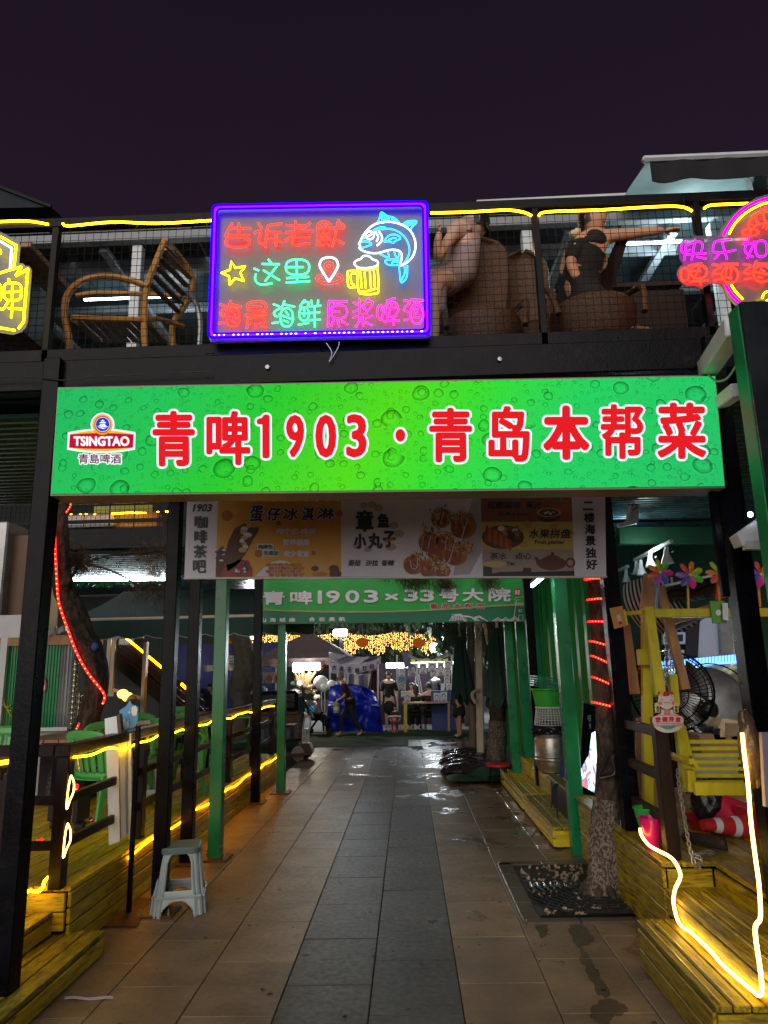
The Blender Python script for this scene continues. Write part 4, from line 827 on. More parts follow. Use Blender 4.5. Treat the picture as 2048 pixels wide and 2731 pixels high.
neon('neon_character', nE, [[(1180, 1190), (1290, 1215), (1200, 1300), (1210, 1330), (1300, 1340)], [(1190, 1425), (1310, 1405)], [(1380, 1140), (1330, 1250)], [(1370, 1180), (1580, 1190)], (oval(1470, 1340, 137, 126, p=2.2),), [(1310, 1300), (1590, 1355)], [(1440, 1270), (1510, 1310)], [(1400, 1390), (1470, 1400)]], NR, nr, .0062)
neon('magenta_arc', nE, [[(870, 745), (940, 610), (1100, 400), (1300, 260), (1560, 168), (1850, 190), (2150, 340), (2380, 620), (2450, 950)], [(905, 1520), (985, 1650), (1110, 1775), (1300, 1890), (1560, 1950)]], NPK, nr, .0075)
neon('yellow_arc', nE, [[(960, 720), (1050, 560), (1200, 410), (1380, 300), (1560, 238), (1850, 260), (2100, 400), (2300, 650)], [(990, 1510), (1065, 1625), (1170, 1735)]], NYL, nr, .0062)
neon('neon_shrimp', nE, [(oval(1290, 695, 125, 56, p=2),), [(1285, 640), (1258, 600), (1300, 480), (1400, 400), (1560, 360), (1700, 400)], [(1340, 620), (1400, 572), (1560, 560), (1700, 600)], [(1370, 430), (1385, 520), (1420, 560)], [(1490, 390), (1500, 480), (1540, 555)], [(1262, 560), (1330, 580)], [(1440, 330), (1480, 372)], [(1520, 300), (1550, 350)], [(1500, 590), (1480, 630)], [(1560, 600), (1535, 650)], [(1250, 730), (1310, 655)], [(1290, 640), (1290, 745)]], NR, nr, .006)
neon('neon_mug', nE, [[(1470, 1720), (1505, 1640), (1580, 1615), (1680, 1650)], [(1590, 1730), (1530, 1780), (1520, 1880), (1530, 1990), (1640, 2010)]], NYL, nr, .0065)
# left sign
nl = thing('neon_sign', 'yellow beer-mug shaped neon sign cut off at the left edge', 'neon sign', (-2.5, NY, 3.9))
ol = [(-330, 430), (0, 320), (70, 350), (290, 480), (302, 540), (280, 785), (340, 790), (375, 822), (430, 825), (470, 880), (462, 1000), (410, 1650), (380, 1740), (320, 1800), (200, 1842), (0, 1812), (-330, 1750)]
MB().prism([nF(a, b, .042) for a, b in ol], V(0, .006, 0)).build('backing_panel', ACR, nl)
neon('neon_outline', nF, [hard([(-250, 500), (0, 388), (238, 522), (205, 868)]), [(0, 930), (150, 882), (315, 838)], hard([(315, 838), (232, 970), (410, 872), (345, 1650), (270, 1752)]), [(220, 1775), (0, 1738), (-250, 1700)]], NYL, nl, .0075)
neon('neon_inner_line', nF, [hard([(-200, 530), (0, 458), (172, 562), (150, 878)])], NW, nl, .0075)
neon('neon_character', nF, [[(130, 1015), (135, 1070)], (oval(185, 1205, 132, 132, p=3),), [(85, 1215), (290, 1200)], [(185, 1085), (175, 1330)], [(120, 1350), (50, 1460), (0, 1455)], [(125, 1450), (325, 1460)], [(185, 1370), (165, 1590)], [(-40, 1095), (5, 1110), (15, 1200), (8, 1310), (-40, 1350)], [(-60, 580), (0, 590), (5, 640), (-60, 650)]], NYL, nl, .0068)
# ================================================================ UPPER TERRACE: slab, railing, mesh
UZ = 3.60
ZT = PY(1024, 560, 4.05).z; ZB = PY(1024, 918, 4.05).z
sl = MB().box((0, 5.3, 3.485), (13, 2.4, .19)).build('upper_terrace_floor', M['black_steel']); tag(sl, 'dark upper terrace floor slab spanning over the walkway', 'terrace floor')
ur = thing('upper_railing', 'black steel upper terrace railing filled with wire mesh', 'railing', (0, 4.07, UZ))
beam('top_rail', (-6, 4.07, ZT), (6, 4.07, ZT), .06, .065, M['black_steel'], ur, b=.004)
beam('lower_rail', (-6, 4.07, ZB), (6, 4.07, ZB), .05, .085, M['black_steel'], ur, b=.004)
beam('floor_edge', (-6, 4.07, UZ+.0), (6, 4.07, UZ), .05, .06, M['black_steel'], ur, b=.004)
xs = [PY(140, 760, 4.07).x, PY(563, 945, 4.07).x, PY(1440, 760, 4.07).x, PY(1880, 760, 4.07).x]
ups = [-4.2, xs[0], xs[2], xs[3], 3.2, 4.6]
for x in ups: MB().box((x, 4.07, (UZ+ZT)/2), (.042, .05, ZT-UZ-.04), b=.003).build('post', M['black_steel'], ur)
MB().box((xs[1], 4.07, (UZ+ZB)/2), (.04, .04, ZB-UZ-.08), b=.003).build('post', M['black_steel'], ur)
wm = mat('dark_wire', (.004, .004, .004), .6, 0, .1, 6, 0, spec=.1)
for a, b_ in zip(ups[:-1], ups[1:]):
 mb = MB(); x = a+.03
 while x < b_-.02: mb.bar((x, 4.095, UZ+.03), (x+rnd(-.004, .004), 4.095, ZT-.03), .0026, .0026, up=(1, 0, 0)); x += .05
 z = UZ+.05
 while z < ZT-.03: mb.bar((a+.02, 4.098, z), (b_-.02, 4.098, z+rnd(-.003, .003)), .0026, .0026); z += .05
 mb.build('wire_mesh', wm, ur)
random.seed(21)
seg = [(-20, 592), (70, 590), (128, 598)], [(168, 596), (186, 603), (300, 592), (420, 596), (565, 588)], [(1148, 569), (1250, 566), (1350, 560), (1395, 566), (1418, 576)], [(1437, 575), (1460, 565), (1600, 560), (1760, 551), (1820, 552), (1846, 563)], [(1878, 556), (1895, 548), (1960, 544), (2040, 540), (2150, 536)]
for s_, nm in zip(seg, ('far left end of', 'bay left of the blue sign on', 'bay right of the blue sign on', 'long right bay of', 'far right end of')):
 rope('led_rope', [PY(a, b, 4.03) for a, b in s_], .0075, LED_Y, f'yellow LED rope, {nm} the upper railing', wob=.0015)
# thin tie wires / cable ends hanging by the rope
for k, (a, b) in enumerate(((1340, 560), (1822, 552), (180, 600), (365, 596), (545, 590))):
 tag(MB().tube(curve_pts([PY(a, b-22, 4.02), PY(a+4, b, 4.015), PY(a+2+(-1)**k*6, b+16, 4.02), PY(a+8, b+26, 4.03)], 3), .0016, 4).build('tie_wire', M['black_plastic']), ('tie wire', 'thin wire tail hanging from the yellow rope at the bay left of the middle post', 'thin wire tail hanging from the rope near the far right post', 'thin wire tail at the left start of the rope above the armchair', 'thin wire tail from the rope above the armchair back', 'thin wire tail from the rope just left of the blue sign')[k+1], 'wire')
# roof of the upper terrace: dark teal sheets with white beams
RZ = 6.05
teal = mat('dark_teal_canopy_sheet', (.018, .034, .040), .35, 0, .5, 2.2, .15, 30, col2=(.035, .06, .065), c2at=.56, c2soft=.2)
CSL = paint('grey_canopy_steel', (.22, .24, .27), .4)
cn = thing('terrace_canopy', 'dark teal canopy roof with white steel beams over the upper terrace', 'canopy', (0, 8.5, RZ))
for i in range(9):
 x = -6.4+i*1.45; MB().box((x+.72, 9.1, RZ+.05+.01*(i % 2)), (1.43, 5.6, .02), b=.004).build('roof_sheet', teal, cn)
for y, h in ((6.32, .10), (6.85, .14), (7.75, .09), (8.9, .10)): MB().box((-.2, y, RZ-.03), (12.6, .09, h), b=.004).build('cross_beam', CSL, cn)
for x in (-4.3, -3.0, -1.75, -.4, .8, 1.75, 2.8, 4.0): MB().box((x, 9.1, RZ-.09), (.09, 5.4, .06), b=.004).build('long_beam', CSL, cn)
for x0, x1, y in ((2.3, 3.6, 6.6), (-3.6, -2.5, 7.3), (.9, 1.6, 7.9)):
 tag(MB().tube([(x0, y, RZ-.13), (x1, y, RZ-.13)], .014, 8).build('tube_light', TUBE_W), {2.3: 'white tube light glowing behind the round neon sign', -3.6: 'white tube light above the slatted armchair', .9: 'white tube light above the woman in black'}[x0], 'tube light')
# uprights and a glazed screen set back on the terrace
for i, x in enumerate((-2.62, -.45, 1.30, 3.15)):
 tag(MB().box((x, 6.38, (UZ+RZ)/2), (.10, .10, RZ-UZ-.2), b=.005).build('canopy_post', M['white_steel']), ('white post left of the slatted armchair upstairs', 'white post hidden behind the blue neon sign', 'white post between the two seated women upstairs', 'white post behind the round neon sign')[i], 'post')
# string lights on a post and tinsel
mb = MB()
for k in range(60):
 t = k/59; a = crop(1024, 380, .6173, 5.3)(470+14*math.sin(k*1.9), 560+380*t); mb.box(a, (.009, .009, .009), b=.003)
tag(mb.build('fairy_light_string', emit('warm_fairy_bulb', (1, .55, .22), 7)), 'string of tiny warm fairy lights hanging behind the wicker chairs upstairs', 'fairy lights')
mb = MB()
for k in range(70):
 t = k/69; a = crop(1024, 380, .6173, 5.32)(470+18*math.sin(k*2.9), 560+380*t); mb.tube([a, a+V(rnd(-.03, .03), 0, rnd(-.03, .02))], .0015, 3)
tag(mb.build('tinsel_pole', M['white_plastic']), 'pale tinsel-wrapped pole carrying the fairy lights upstairs', 'pole')
# awnings top right / top left
aw = thing('awning', 'retractable awning with white front bar and black valance over the upper right terrace', 'awning', (3, 6, 6.1))
AY = 5.45
p0 = PY(1712, 426, AY); p1 = PY(2120, 432, AY); zz = p0.z
MB().bar((p0.x, AY, zz), (p0.x+3.5, AY, zz), .07, .06, b=.02).build('front_bar', M['white_steel'], aw)
MB().grid(lambda u, v: V(p0.x+.06+u*3.3, AY-.012+.012*math.sin(u*55), zz-.03-v*.20-(.015*math.sin(u*40) if v > .9 else 0)), 60, 3).build('valance', fabric('black_cloth', (.008, .008, .012)), aw, smooth=True)
AWF = mat('pale_teal_awning_cloth', (.34, .46, .46), .7, 0, .25, 3, .2, 40)
MB().grid(lambda u, v: V(p0.x+.04+u*3.4, AY+.03+v*2.6, zz-.01+v*.36+.035*math.sin(u*23+v*5)*math.sin(v*9+u*4)), 60, 30).build('fabric', AWF, aw, smooth=True)
for x in (p0.x+.9, p0.x+2.4): MB().bar((x, AY+.05, zz-.05), (x+.7, AY+1.2, zz+.12), .045, .05).build('folding_arm', M['white_steel'], aw); MB().bar((x+.7, AY+1.2, zz+.12), (x+.1, AY+2.5, zz+.3), .045, .05).build('folding_arm', M['white_steel'], aw)
a2 = thing('awning', 'low flat awning edge with a thin white bar over the upper right terrace', 'awning', (1.5, 6.2, 6))
q0 = PY(1270, 541, 6.25); q1 = PY(1706, 520, 6.25)
MB().bar(q0, q1, .05, .045, b=.01).build('front_bar', M['white_steel'], a2); MB().box(q1+V(.01, 0, 0), (.03, .07, .08), b=.01).build('end_cap', M['white_plastic'], a2)
MB().add([q0, q1, q1+V(.5, 2.0, .25), q0+V(.3, 2.0, .25)], [(0, 1, 2, 3)]).build('fabric', AWF, a2)
a3 = thing('awning', 'dark awning corner above the far left end of the upper terrace', 'awning', (-4, 6, 5.6))
r0, r1, r2 = PY(-260, 400, 6.0), PY(136, 552, 6.3), PY(-260, 560, 6.3)
MB().prism([r0, r1, r2], V(0, .25, .05)).build('fabric', fabric('dark_grey_awning_cloth', (.05, .06, .07)), a3); MB().bar(r0, r1, .03, .03).build('edge_bar', M['black_steel'], a3)
# ---- furniture upstairs
k1 = lambda a, b, y: PY(a*.6173, 480+b*.6173, y)
k2 = lambda a, b, y: PY(1024+a*.6173, 380+b*.6173, y)
HON = mat('honey_bamboo_wood', (.46, .22, .05), .4, 0, .3, 6, .1, 60, stretch=(1, 1, .4))
ch = thing('lounge_armchair', 'bent honey-wood lounge armchair with slatted back behind the upper left mesh', 'armchair', (-1.7, 4.8, UZ))
def tb(nm, pts, r, m, par, n=8): return MB().tube(curve_pts(pts, 5), r, n).build(nm, m, par, smooth=True)
tb('arm_frame', [k1(285, 820, 4.45), k1(300, 700, 4.45), k1(280, 590, 4.45), k1(290, 500, 4.45), k1(350, 440, 4.5), k1(450, 415, 4.55), k1(560, 432, 4.6), k1(640, 460, 4.62)], .024, HON, ch)
tb('back_upright', [k1(712, 262, 4.7), k1(675, 350, 4.68), k1(638, 450, 4.64), k1(622, 560, 4.6), k1(625, 700, 4.58), k1(640, 820, 4.58)], .024, HON, ch)
tb('back_upright', [k1(712, 262, 4.72), k1(775, 330, 5.0), k1(832, 430, 5.15), k1(800, 540, 5.15), k1(748, 620, 5.1), k1(745, 720, 5.08), k1(735, 820, 5.08)], .024, HON, ch)
tb('arm_frame', [k1(330, 500, 5.15), k1(420, 488, 5.15), k1(600, 492, 5.15), k1(790, 500, 5.15)], .02, HON, ch)
tb('arm_frame', [k1(815, 490, 5.15), k1(850, 540, 5.1), k1(865, 640, 5.1), k1(850, 820, 5.1)], .02, M['grey_steel'], ch)
tb('seat_rail', [k1(310, 594, 4.46), k1(450, 600, 4.5), k1(620, 604, 4.58)], .022, HON, ch); tb('seat_rail', [k1(630, 600, 4.6), k1(700, 605, 4.9), k1(790, 632, 5.1)], .02, HON, ch); tb('seat_rail', [k1(315, 600, 4.46), k1(370, 640, 4.8), k1(430, 690, 5.1)], .02, HON, ch)
for k in range(5):
 t = k/4.6; A_ = k1(706-72*t*1.0, 300+165*t, 4.69-.06*t); B_ = k1(822-60*t, 425+165*t, 5.14-.03*t)
 MB().bar(A_, B_, .045, .014, up=(0, -.3, 1)).build('back_slat', M['brown_wood'] if k else HON, ch)
for k in range(8):
 t = k/7.5; A_ = k1(330+300*t, 600, 4.48+.1*t); B_ = k1(430+300*t, 700, 5.08)
 MB().bar(A_, B_, .05, .014).build('seat_slat', M['brown_wood'], ch)
# table upper left with dark panel
tbm = thing('side_table', 'dark square side table with amber-lit edge behind the yellow mug sign', 'table', (-2.6, 4.8, UZ))
MB().box(k1(190, 340, 4.9)+V(-.55, .1, 0), (1.1, .6, .05), b=.005).build('table_top', M['raw_wood'], tbm)
MB().box(k1(150, 480, 4.9)+V(-.5, .1, -.08), (.85, .5, .5), b=.005).build('table_box', M['dark_wood'], tbm)
WK = mat('wicker', (.13, .055, .018), .5, 0, .5, 70, .9, 120, col2=(.04, .018, .008), c2at=.5, c2scale=140)
def wicker(label, bx, by, y, s=1., lean=.0, seat=True, rz=0.):
 """bx,by = photo px of the top of the back (via k2 crop)"""
 top = k2(bx, by, y); t = thing('wicker_chair', label, 'chair', (top.x, y, UZ), 'wicker chairs upstairs')
 H_ = top.z-UZ; mb = MB(); Wd = .25*s
 def bf(u, v):
  a = (u-.5)*2; w_ = Wd*(.55+.45*math.sin(min(1, v*1.25)*math.pi*.5))*(1 if v < .8 else math.sqrt(max(.0, 1-((v-.8)/.2)**2))*.9+.1)
  return V(top.x+a*w_, y+.06*(1-a*a)+lean*(1-v), UZ+.30+(H_-.30)*v)
 mb.grid(bf, 14, 16); t1 = mb.build('back', WK, t, smooth=True, solid=.02)
 if seat:
  MB().lathe((top.x, y-.22, UZ+.18), [(.20*s, 0), (.26*s, .10), (.27*s, .22), (.24*s, .25), (0, .25)], 20).build('seat', WK, t, smooth=True)
  for sx_ in (-1, 1):
   tb('arm', [V(top.x+sx_*.25*s, y+.02, UZ+.62), V(top.x+sx_*.30*s, y-.15, UZ+.60), V(top.x+sx_*.29*s, y-.35, UZ+.50), V(top.x+sx_*.26*s, y-.42, UZ+.30)], .022, WK, t)
  for sx_ in (-1, 1):
   for sy in (-.38, -.04): MB().tube([V(top.x+sx_*.2*s, y+sy, UZ), V(top.x+sx_*.19*s, y+sy, UZ+.2)], .018, 7).build('leg', M['dark_wood'], t)
 if rz:
  pass
 return t
wicker('woven wicker chair the woman in the pale dress leans on upstairs', 385, 400, 4.75, 1.0)
wicker('empty woven wicker chair with a spoon-shaped back lit by a bright speck upstairs', 600, 462, 4.9, .72)
wicker('woven wicker chair under the woman in black upstairs', 850, 640, 4.62, 1.05)
# dark table on its side / table top right
tq = thing('dining_table', 'dark dining table seen from below behind the upper right mesh', 'table', (1.6, 5.2, UZ))
T4 = [k2(1050, 395, 4.75), k2(1370, 395, 4.75), k2(1400, 470, 5.7), k2(1090, 470, 5.7)]; zt_ = T4[0].z
T4 = [V(1.16, 4.7, UZ+.76), V(2.05, 4.7, UZ+.76), V(2.05, 5.6, UZ+.76), V(1.16, 5.6, UZ+.76)]
MB().prism(T4, V(0, 0, .035)).build('table_top', M['dark_wood'], tq)
MB().box((1.64, 4.74, UZ+.42), (.86, .02, .64)).build('table_cloth', fabric('dark_brown_cloth', (.022, .012, .010)), tq)
for x, y in ((1.2, 4.78), (2.0, 4.78), (1.2, 5.5), (2.0, 5.5)): MB().box((x, y, UZ+.38), (.06, .06, .76), b=.004).build('leg', M['raw_wood'] if x < 1.5 else M['brown_wood'], tq)
tk = thing('leaning_panel', 'dark brown tabletop panel leaning at an angle beside the woman in black upstairs', 'panel', (1.1, 4.6, UZ))
MB().prism([k2(1010, 410, 4.6), k2(1060, 400, 4.62), k2(980, 660, 4.55), k2(905, 640, 4.5)], V(0, .03, 0)).build('board', M['dark_wood'], tk)
# small dark silhouettes at foot level: bags, pots
for k, (a, b, y, s, m_, nm, lab) in enumerate(((245, 905, 4.6, .09, 'white_plastic', 'plastic_bag', 'crumpled white plastic bag under the mesh right of the blue sign'), (1230, 900, 4.7, .10, 'cream', 'plastic_bag', 'crumpled pale food bag under the mesh at upper right'), (980, 830, 4.5, .07, 'raw_wood', 'wooden_stool', 'small turned wooden stool leg near the woman in black'))):
 p = k2(a, b, y)
 tag(MB().grid(lambda u, v: p+V((u-.5)*.5+.01*math.sin(v*40), .12*math.cos(v*6.28)*(1-abs(u-.5)), max(UZ+.005-p.z, s*math.sin(v*6.28)*(1.1-abs(u-.5)*1.6)+.012*math.sin(u*50+v*30))), 26, 14).build(nm, M[m_], smooth=True), lab, nm.replace('_', ' '))
# ================================================================ HUMAN FIGURES
def person(label, J, loc=(0, 0, 0), parts=(), skin='skin', group=None, scale=1.):
 """J = body joints in world space: dict of chains {'torso': [(p, r)...], 'arms': [[(p, r)...],...], 'legs': [...]}; one continuous body"""
 t = thing('person', label, 'person', loc, group); return t
def skinmesh(nm, verts, edges, radii, m, parent, sub=2, root=0):
 me = bpy.data.meshes.new(nm); off = wl(parent); me.from_pydata([tuple(Vector(v)-off) for v in verts], edges, []); me.materials.append(m)
 o = bpy.data.objects.new(nm, me); COL.objects.link(o)
 bm = bmesh.new(); bm.from_mesh(me); ly = bm.verts.layers.skin.verify()
 for i, v in enumerate(bm.verts):
  r = radii[i]; v[ly].radius = r if isinstance(r, tuple) else (r, r); v[ly].use_root = (i == root)
 bm.to_mesh(me); bm.free()
 md = o.modifiers.new('s', 'SKIN'); md.use_smooth_shade = True; o.modifiers.new('u', 'SUBSURF').levels = sub; o.modifiers['u'].render_levels = sub
 dg = bpy.context.evaluated_depsgraph_get(); m2 = bpy.data.meshes.new_from_object(o.evaluated_get(dg)); bpy.data.objects.remove(o); m2.materials.clear(); m2.materials.append(m)
 o = bpy.data.objects.new(nm, m2); COL.objects.link(o); o.parent = parent; return o
def chain_body(nm, chains, m, parent, sub=2):
 """chains: list of lists (point, radius); a chain whose first point repeats an earlier one joins there"""
 vs, es, rs, idx = [], [], [], {}
 for c in chains:
  prev = None
  for p, r in c:
   key = tuple(round(x, 4) for x in p)
   if key not in idx: idx[key] = len(vs); vs.append(Vector(p)); rs.append(r)
   if prev is not None and prev != idx[key]: es.append((prev, idx[key]))
   prev = idx[key]
 return skinmesh(nm, vs, es, rs, m, parent, sub)
def head(parent, c, r, m, hairm, face=(0, -1, 0), long=0., hair=True, up=(0, 0, 1)):
 """head with nose, ears, eyes, mouth and hair; c centre, r half width"""
 f = Vector(face).normalized(); u = Vector(up); s_ = f.cross(u).normalized(); u = s_.cross(f).normalized(); Mx = Matrix((s_, f, u)).transposed(); c = Vector(c)
 mb = MB(); vs = []; n, m_ = 16, 12
 def hf(a, t):
  x, y, z = math.sin(t)*math.cos(a), math.sin(t)*math.sin(a), math.cos(t)
  w_ = r*(1-.18*max(0, -z)**1.2); yy = y*r*1.18*(1-.06*max(0, -z)); zz = z*r*1.42
  if y > .55 and -.25 < z < .1 and abs(x) < .22: yy += r*.28*(1-abs(x)/.22)*(1-abs(z+.1)/.2 if abs(z+.1) < .2 else 0)   # nose
  if y > .4 and .02 < z < .28 and .15 < abs(x) < .5: yy -= r*.07                                                   # eye sockets
  return c+Mx@V(x*w_, yy, zz)
 mb.grid(lambda u_, v_: hf(u_*2*math.pi, v_*math.pi), 24, 18)
 for sd in (-1, 1): mb.sph(c+Mx@V(sd*r*.98, -.05*r, -.05*r), r*.22, 7, 5, (.5, 1, 1.4))
 mb.build('head', m, parent, smooth=True, ang=70)
 e = MB()
 for sd in (-1, 1): e.sph(c+Mx@V(sd*r*.36, r*1.02, r*.16), r*.11, 7, 5)
 e.build('eyes', M['hair'], parent, smooth=True)
 MB().sph(c+Mx@V(0, r*1.05, -r*.62), r*.16, 8, 5, (1.7, .8, .35)).build('mouth', paint('lips', (.42, .14, .12), .4), parent, smooth=True)
 if hair:
  hb = MB()
  hb.grid(lambda u_, v_: c+Mx@(V(math.sin(v_*math.pi*.62)*math.cos(u_*2*math.pi)*r*1.12, math.sin(v_*math.pi*.62)*math.sin(u_*2*math.pi)*r*1.28-.10*r, math.cos(v_*math.pi*.62)*r*1.55)*(1 if math.sin(u_*2*math.pi) < .45 or v_ < .62 else .90)), 24, 10)
  if long:
   hb.grid(lambda u_, v_: c+Mx@V(math.cos(math.pi+u_*math.pi)*r*(1.12+.15*v_), math.sin(math.pi+u_*math.pi)*r*1.25*(1-.15*v_)-.05*r, r*.6-v_*(long+r)), 14, 8)
  hb.build('hair', hairm, parent, smooth=True, ang=80)
def hand(parent, wrist, d, palm_n, size=.09, m=None, curl=.5):
 """five-fingered hand, d = direction of the fingers"""
 d = Vector(d).normalized(); n = Vector(palm_n); n = (n-d*n.dot(d)).normalized(); s_ = d.cross(n); w_ = Vector(wrist); L_ = size
 ch_ = [[(w_, L_*.28), (w_+d*L_*.5, (L_*.42, L_*.2)), (w_+d*L_*.95, (L_*.42, L_*.18))]]
 for k, (o_, l) in enumerate(((-.33, .8), (-.11, .95), (.11, 1.), (.33, .85))):
  b0 = w_+d*L_*.95; p1 = w_+d*L_*1.05+s_*L_*o_; p2 = p1+(d+n*curl*.4).normalized()*L_*.38*l; p3 = p2+(d+n*curl*1.4).normalized()*L_*.32*l
  ch_.append([(b0, (L_*.42, L_*.18)), (p1, L_*.105), (p2, L_*.095), (p3, L_*.07)])
 b0 = w_+d*L_*.5; p1 = b0+s_*L_*.48+n*L_*.1; p2 = p1+(d*.8+s_*.5+n*.3*curl).normalized()*L_*.35
 ch_.append([(b0, (L_*.42, L_*.2)), (p1, L_*.12), (p2, L_*.085)])
 return chain_body('hand', ch_, m or M['skin'], parent, 1)
# woman in pale dress (seated, seen from behind/side, orange light)
P1 = person('person in a pale dress seated on a wicker chair upstairs', {}, (k2(330, 600, 4.6).x, 4.62, UZ))
q = lambda a, b, y=4.6: k2(a, b, y)
hp = q(300, 610, 4.7); sh = q(375, 345, 4.62); ne = q(380, 318, 4.62)
chain_body('body', [[(q(300, 620, 4.68), .13), (q(335, 500, 4.66), .12), (q(350, 410, 4.64), .12), (q(345, 352, 4.62), .085), (q(372, 352, 4.75), .04)],
 [(q(345, 352, 4.62), .085), (q(320, 365, 4.55), .055), (q(275, 430, 4.45), .042), (q(230, 500, 4.4), .035), (q(232, 425, 4.36), .028), (q(240, 385, 4.34), .022)],
 [(q(300, 620, 4.68), .13), (q(255, 600, 4.5), .085), (q(215, 610, 4.3), .065), (q(215, 720, 4.3), .05), (q(215, 880, 4.32), .035)]], M['skin_fair'], P1)
head(P1, q(395, 352, 4.85), .085, M['skin_fair'], M['hair'], (-.9, -.2, 0), long=.05)
chain_body('dress', [[(q(280, 640, 4.66), .15), (q(325, 560, 4.66), .145), (q(348, 460, 4.65), .128), (q(368, 390, 4.66), .105)], [(q(280, 640, 4.66), .15), (q(225, 600, 4.5), .11), (q(212, 640, 4.38), .10), (q(214, 760, 4.34), .09)], [(q(368, 390, 4.66), .105), (q(322, 367, 4.56), .075)]], fabric('pale_dress_cloth', (.34, .27, .28)), P1)
hand(P1, q(240, 385, 4.34), V(.1, 0, 1), V(-1, 0, 0), .05, M['skin_fair'])
# woman in black with outstretched arm
P2 = person('person in a black dress seen from behind upstairs, bare arm stretched along the table', {}, (k2(850, 650, 4.55).x, 4.5, UZ))
chain_body('body', [[(q(830, 690, 4.5), .13), (q(850, 590, 4.52), .12), (q(875, 480, 4.54), .12), (q(890, 420, 4.56), .10), (q(905, 385, 4.57), .045), (q(912, 365, 4.57), .04)],
 [(q(890, 420, 4.56), .10), (q(960, 405, 4.56), .055), (q(1060, 395, 4.56), .042), (q(1150, 385, 4.56), .034), (q(1210, 380, 4.58), .024)],
 [(q(890, 420, 4.56), .10), (q(835, 440, 4.5), .055), (q(805, 520, 4.42), .04), (q(835, 590, 4.36), .032)],
 [(q(830, 690, 4.5), .13), (q(900, 700, 4.35), .09), (q(990, 690, 4.25), .07), (q(1040, 760, 4.3), .055), (q(1060, 860, 4.35), .04)]], M['skin'], P2)
chain_body('dress', [[(q(820, 705, 4.5), .155), (q(845, 600, 4.52), .138), (q(872, 500, 4.54), .14), (q(880, 465, 4.55), .12)], [(q(820, 705, 4.5), .15), (q(780, 690, 4.48), .10)], [(q(820, 705, 4.5), .155), (q(900, 700, 4.36), .12), (q(960, 690, 4.3), .11)]], fabric('black_cloth', (.008, .008, .012)), P2)
head(P2, q(905, 335, 4.57), .085, M['skin'], M['hair'], (.55, -.8, -.1), long=.12)
chain_body('shawl', [[(q(838, 440, 4.5), .072), (q(885, 425, 4.55), .118), (q(955, 408, 4.56), .075)], [(q(885, 425, 4.55), .118), (q(880, 480, 4.55), .13)], [(q(838, 440, 4.5), .072), (q(806, 520, 4.42), .055)]], fabric('black_cloth', (.008, .008, .012)), P2)
hand(P2, q(1210, 380, 4.58), V(1, 0, .05), V(0, 0, -1), .07, M['skin'])
MB().sph(q(820, 395, 4.5), .035, 8, 6, (1, 1, .8)).sph(q(835, 385, 4.49), .028, 8, 6).build('hair_flower', M['cream'], P2, smooth=True)
# a warm fill spot, added further below, tints the diners orange
def point(nm, p, e_, col, r=.1):
 l = bpy.data.lights.new(nm, 'POINT'); l.energy = e_; l.color = col; l.shadow_soft_size = r; o = bpy.data.objects.new(nm, l); COL.objects.link(o); o.location = p; return o
# ================================================================ PYLON AT THE RIGHT EDGE
gp = thing('sign_pylon', 'tall dark pylon with a side painted as green-lit at the right edge of the picture', 'pylon', (1.85, 3.1, 0))
a = PY(2030, 1200, 3.1); zt = PY(1980, 805, 3.1).z
MB().prism([V(a.x, 3.1, 0), V(a.x+.62, 3.1, 0), V(a.x+.62, 3.1, zt), V(a.x, 3.1, zt)], V(0, .03, 0)).build('front_panel', mat('black_gloss_panel', (.008, .012, .014), .18, 0, .3, 4, .05, 40), gp)
MB().box((a.x+.001, 3.17, zt/2), (.012, .10, zt), b=.002).build('painted_green_light', M['green_steel'], gp)  # green light of the sign is put into this side's colour
for p0_, p1_, w_ in ((PY(1885, 985, 3.95), PY(1962, 870, 3.3), .10), (PY(1920, 1075, 3.95), PY(1968, 1040, 3.35), .07)):
 tag(MB().bar(p0_, p1_, w_, w_, b=.006).build('bracket_beam', M['white_steel']), 'upper grey bracket beam from the gate header to the pylon' if w_ > .09 else 'lower grey bracket beam from the gate to the pylon', 'bracket')
flood = thing('floodlight', 'small white floodlight with a bright spot beside the right gate post', 'floodlight', (1.9, 3.7, 2.5))
fp = PY(1990, 1410, 3.75); MB().prism([fp+V(-.05, 0, -.03), fp+V(.12, 0, .08), fp+V(.14, 0, -.06), fp+V(-.03, 0, -.09)], V(0, .1, 0)).build('housing', M['white_steel'], flood)
MB().bar(PY(1985, 1455, 3.75), PY(2030, 1455, 3.75), .05, .045).build('bracket', M['white_steel'], flood)
MB().sph(PY(2001, 1372, 3.73), .014, 8, 6).build('bulb', emit('cold_spot', (.75, .8, 1), 12), flood)
